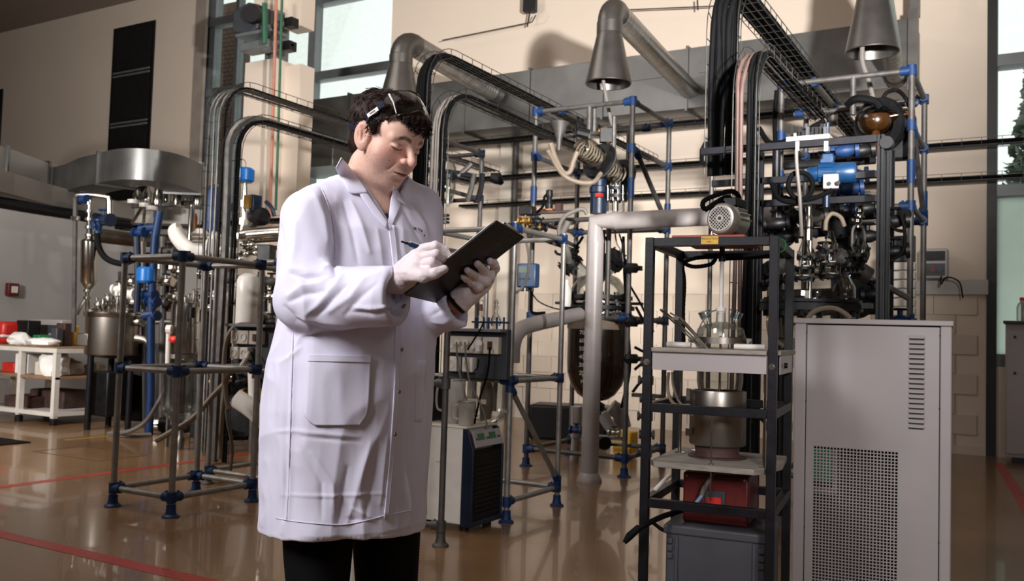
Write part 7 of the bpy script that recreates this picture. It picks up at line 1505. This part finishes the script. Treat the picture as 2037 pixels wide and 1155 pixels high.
hose('thick black cable coiled in a ring left of the blue gear motor', [D(1655, 378, 5.05), D(1635, 388, 5.05), D(1605, 397, 5.05), D(1580, 392, 5.05), D(1568, 370, 5.05), D(1578, 346, 5.05), D(1602, 345, 5.05), D(1616, 362, 5.05), D(1610, 388, 5.05), D(1585, 402, 5.05), D(1550, 395, 5.1), D(1535, 365, 5.2)], .014, 'cable', 9, seg=10, cat='cable', name='cable')
hose('pale tube running down past the cable ring to the glass reactor', [D(1584, 298, 5.0), D(1585, 330, 5.0), D(1590, 380, 5.0), D(1593, 430, 5.0), D(1595, 470, 5.0)], .010, 'hose_grey', 8, name='tube')
# big glass reactor on the rig
GX = D(1612, 640, 5.3); gx_, gy_ = GX.x, GX.y; gz = lambda y: D(1612, y, 5.3).z
GR = thing('glass_reactor', (gx_, gy_, gz(632)), 'large clear glass reactor with black-clamped necks behind the chiller cabinet', 'reactor')
lath('vessel', (gx_, gy_, gz(700)), [(0, 0), (.15, .02), (.24, .08), (.25, .15), (.25, gz(605)-gz(700))], 'glass', GR, seg=40, cap=False)
lath('dome', (gx_, gy_, gz(603)), [(.25, 0), (.25, .09), (.22, .16), (.14, .2), (.05, .215)], 'glass', GR, seg=40, cap=False)
flange('flange', (gx_, gy_, gz(612)), Z3, .29, .04, 'black', GR, 14); flange('flange', (gx_, gy_, gz(600)), Z3, .285, .018, 'black', GR, 14)
b = MB(); b.box2((gx_-.36, gy_-.04, gz(607)-.015), (gx_+.34, gy_+.04, gz(607)+.015)); obj('support_beam', b, 'black', GR)
def neck(x, y0, y1, r, d_=5.15):
    p0 = D(x, y0, d_); zt2 = D(x, y1, d_).z; h = zt2-p0.z
    lath('neck', p0, [(r*1.1, 0), (r*1.05, h*.1), (r*.75, h*.25), (r*.7, h*.55), (r*.95, h*.6), (r*.9, h*.7), (r*.5, h*.9), (r*.3, h)], 'glass', GR, seg=24, cap=False)
    for f_, k_ in ((.05, 1.45), (.30, 1.4), (.58, 1.0)): flange('neck_clamp', p0+Z3*h*f_, Z3, r*k_, .014, 'black', GR, 6)
    for f_ in (.11, .345): lath('gasket', p0+Z3*h*f_, [(r*1.1, 0), (r*1.1, .006), (0, .006), (0, 0)], 'white_plastic', GR, seg=20)
    for k in range(6):
        a = 2*PI*k/6+.3
        for z0_, z1_, k_ in ((.02, .36, 1.3), (.52, .74, .9)): cyl('tie_rod', p0+Vector((r*k_*math.cos(a), r*k_*math.sin(a), h*z0_)), p0+Vector((r*k_*math.cos(a), r*k_*math.sin(a), h*z1_)), .0032, 'steel', GR, 6)
neck(1599, 558, 478, .042); neck(1651, 556, 458, .042); neck(1625, 545, 500, .036, 5.4)
lath('steel_seal', D(1608, 478, 5.2), [(0, 0), (.024, 0), (.024, .12), (.02, .13), (.016, .15), (.016, .19), (0, .19)], 'steel', GR, seg=18)
lath('seal_band', D(1608, 455, 5.2), [(.0245, 0), (.026, .002), (.026, .01), (.0245, .012)], 'black', GR, seg=18, cap=False)
lath('stirrer_shaft', D(1610, 632, 5.3), [(0, 0), (.012, 0), (.012, .5), (0, .5)], 'steel', GR, seg=12); b = MB(); b.box(tuple(D(1603, 590, 5.1)), (.04, .004, .07)); obj('paper_label', b, 'white_plastic', GR)
tubep('glass_elbow', [D(1642, 458, 5.3), D(1644, 438, 5.3), D(1655, 425, 5.3), D(1672, 432, 5.3), D(1680, 450, 5.3)], .013, 'hose_cream', GR, 6, 12)
for x, y in ((1712, 420), (1708, 440), (1690, 560), (1684, 585)): valve(D(x, y, 5.4), (0, 0, 1), .022, GR, wheel='black')
q = D(1700, 470, 5.4); t = thing('glass_receiver', q, 'small glass receiver with thin loops right of the reactor necks', 'receiver'); lath('receiver_body', D(1708, 505, 5.4), [(0, 0), (.03, .01), (.045, .05), (.03, .1), (.015, .13)], 'glass', t, seg=18, cap=False); tubep('loop', [D(1695, 490, 5.4), D(1697, 455, 5.4), D(1712, 448, 5.4), D(1720, 470, 5.4), D(1716, 495, 5.4)], .008, 'hose_grey', t); flange('clamp', D(1708, 508, 5.4), Z3, .05, .02, 'black', t, 4)
for x, y, s in ((1540, 540, 1), (1690, 525, -1)):
    t = thing('manhole_flange', D(x, y, 5.5), ('dark tilted flange cluster left of the glass reactor' if s > 0 else 'dark tilted flange cluster right of the glass reactor necks'), 'flange'); ax = Vector((s*.7, -.5, .5))
    for k in range(3): flange('flange', D(x, y, 5.5)+ax.normalized()*(k*.04-.04), ax, .085-.008*k, .02, 'black', t, 8)
    b = MB(); b.tube([D(x, y, 5.5)-ax*.14, D(x, y, 5.5)+ax*.1], .055, 14); obj('pipe_stub', b, 'galv_dull', t)
    for k in range(3): valve(D(x+s*(-8+8*k), y+20, 5.4), (1, 0, .3), .024, t, wheel='black', body='black')
b = MB(); b.prism([(0, 0), (.06, 0), (.06, .11)], D(1524, 637, 5.0), r0, Z3, f0*.004); obj('warning_plate', b, 'yellow', GR, label='yellow warning plate')
# column of dark pipework with blue valves further back
RB = thing('rear_pipework', D(1670, 480, 6.2), 'dark pipework with blue valves behind the glass reactor', 'pipework')
for x, y0, y1, r_, m in ((1675, 380, 640, .07, 'blue_dark'), (1560, 400, 640, .04, 'black_steel'), (1700, 440, 640, .03, 'black_steel'), (1545, 300, 420, .03, 'black_steel'), (1770, 300, 640, .035, 'black_steel')):
    b = MB(); a = D(x, y0, 6.4); b.tube([a, Vector((a.x, a.y, 0))], r_, 12); obj('stand_pipe', b, m, RB)
for x0, y0, x1, y1, r_, m in ((1520, 470, 1720, 455, .035, 'black_steel'), (1540, 440, 1640, 432, .03, 'galv_dull'), (1620, 400, 1730, 392, .045, 'galv_dull'), (1620, 470, 1700, 420, .02, 'black'), (1625, 490, 1745, 562, .018, 'galv'), (1766, 570, 1806, 592, .022, 'galv'), (1530, 590, 1720, 585, .05, 'black'), (1530, 615, 1740, 612, .05, 'black'), (1700, 430, 1810, 425, .03, 'black'), (1560, 330, 1740, 318, .03, 'black'), (1560, 352, 1740, 345, .026, 'galv_dull')):
    b = MB(); b.tube([D(x0, y0, 6.3), D(x1, y1, 6.3)], r_, 10); obj('cross_pipe', b, m, RB)
for x, y, m in ((1690, 375, 'blue'), (1700, 350, 'blue_dark'), (1680, 420, 'blue_dark'), (1720, 415, 'black'), (1650, 420, 'black'), (1560, 470, 'black'), (1575, 430, 'black'), (1725, 470, 'black'), (1780, 440, 'black'), (1780, 500, 'black'), (1545, 445, 'black'), (1680, 300, 'blue'), (1712, 300, 'black'), (1640, 508, 'black'), (1620, 430, 'galv_dull'), (1790, 640, 'blue'), (1740, 585, 'black')): valve(D(x, y, 6.1), (1, .2, .1), .05, RB, body=m, wheel='black')
for x, y, r_ in ((1555, 460, .11), (1690, 500, .13), (1665, 450, .1), (1700, 590, .15)): flange('blind_flange', D(x, y, 6.15), (.5, -.8, .3), r_, .05, 'black', RB, 8)
for k, pts in enumerate(([(1700, 480), (1715, 500), (1705, 530), (1690, 540)], [(1790, 420), (1800, 460), (1795, 500), (1770, 520)], [(1762, 430), (1780, 455), (1800, 460)], [(1560, 390), (1590, 400), (1640, 395), (1660, 380)])): tubep('loop_hose', [D(x, y, 6.0) for x, y in pts], .012, 'black_rubber', RB)
# amber globe under the right hood
AG = thing('amber_flask', D(1740, 245, 7.0), 'round flask of amber liquid held in a black ring under the right hood', 'flask'); c = D(1742, 240, 7.0)
b = MB(); b.sphere(tuple(c), .125, (1.05, 1, 1), 28, 18); obj('globe', b, 'glass', AG)
sp_b = MB(); sp_b.sphere(tuple(c), .119, (1.05, 1, 1), 28, 18); sp_b.v = [(v[0], v[1], min(v[2], c.z+.035)) for v in sp_b.v]; obj('liquid', sp_b, 'amber', AG)
b = MB(); b.tube([c+Vector((.1, 0, .02)), c+Vector((.22, 0, .03)), c+Vector((.28, 0, .035))], [.06, .035, .03], 14); obj('side_neck', b, 'glass_amber', AG)
ax = Vector((.35, .9, .1)); b = MB(); b.lathe(c+Vector((.02, .05, -.02)), [(.13, -.03), (.2, -.03), (.21, 0), (.2, .03), (.13, .03), (.13, -.03)], ax, 32, False); obj('clamp_ring', b, 'black', AG)
b = MB(); b.lathe(c+Vector((.02, .09, -.02)), [(0, 0), (.2, 0), (.2, .05), (0, .05)], ax, 32); obj('back_plate', b, 'black', AG)
tubep('rubber_bead', [c+Vector((-.2, -.05, .13)), c+Vector((-.13, -.1, .16)), c+Vector((.0, -.1, .13)), c+Vector((.05, -.1, .07))], .03, 'black_rubber', AG, 6, 10)
flange('side_joint', D(1795, 228, 7.0), (1, 0, 0), .05, .03, 'steel', AG, 6); flange('side_joint', D(1793, 238, 7.0), Z3, .05, .03, 'brass', AG, 6); b = MB(); b.box(tuple(D(1795, 275, 7.1)), (.2, .1, .35)); obj('valve_cluster', b, 'black', AG, bevel=.02)
hose('black hose arching from the amber flask to the frame post', [D(1752, 215, 7.0), D(1762, 186, 7.0), D(1785, 180, 7.0), D(1802, 196, 6.9), D(1810, 215, 6.9)], .016, 'black_rubber', 8)
hose('amber brown hose drooping below the amber flask', [D(1742, 265, 6.9), D(1745, 285, 6.8), D(1738, 300, 6.7)], .03, 'copper', 6)
hose('long black cable snaking along the right frame beam', [D(1510, 255, 6.6), D(1530, 283, 6.5), D(1560, 282, 6.4), D(1600, 262, 6.4), D(1640, 240, 6.4)], .02, 'cable', 8, cat='cable', name='cable', seg=10)
hose('black cable curving down the left post of the right frame', [D(1545, 180, 7.3), D(1541, 240, 7.3), D(1545, 330, 7.2), D(1555, 390, 7.0), D(1580, 420, 6.8)], .018, 'cable', 8, cat='cable', name='cable', seg=8)
b = MB(); b.tube([D(1655, 225, 8.3), D(1655, 250, 8.3)], .05, 12); obj('cable_end_box', b, 'galv_dull', label='small grey cap at the end of the high right tray', cat='fitting')
# wall unit / drawers seen between posts
t = thing('document_rack', D(1795, 560, 9.0), 'stack of pale document trays seen behind the right frame post', 'rack')
for k in range(6): q = D(1797, 530+18*k, 9.0); b = MB(); b.box(tuple(q), (.22, .15, .075)); obj('tray', b, 'white_plastic', t, bevel=.006)
q = D(1797, 495, 9.0); b = MB(); b.box(tuple(q), (.22, .1, .26)); obj('monitor', b, 'dark_panel', t, bevel=.01); q = D(1797, 632, 9.0); b = MB(); b.box2((q.x-.12, q.y-.06, 0), (q.x+.12, q.y+.06, q.z)); obj('stand', b, 'dark_panel', t)
# dark box-end at the left end of the run behind white pipe
lath_ = MB(); q = D(1408, 330, 7.6); lath_.lathe(q, [(0, 0), (.06, 0), (.07, .05), (.07, .14), (.04, .2), (0, .2)], (0, 0, 1), 16); obj('cable_gland_box', lath_, 'black', label='black gland hanging left of the high right tray', cat='fitting')
b = MB(); q = D(1416, 345, 7.6); b.tube([q, (q.x, q.y, 0)], .02, 8); obj('conduit', b, 'galv_dull', label='slim steel conduit left of the high right tray', cat='conduit')
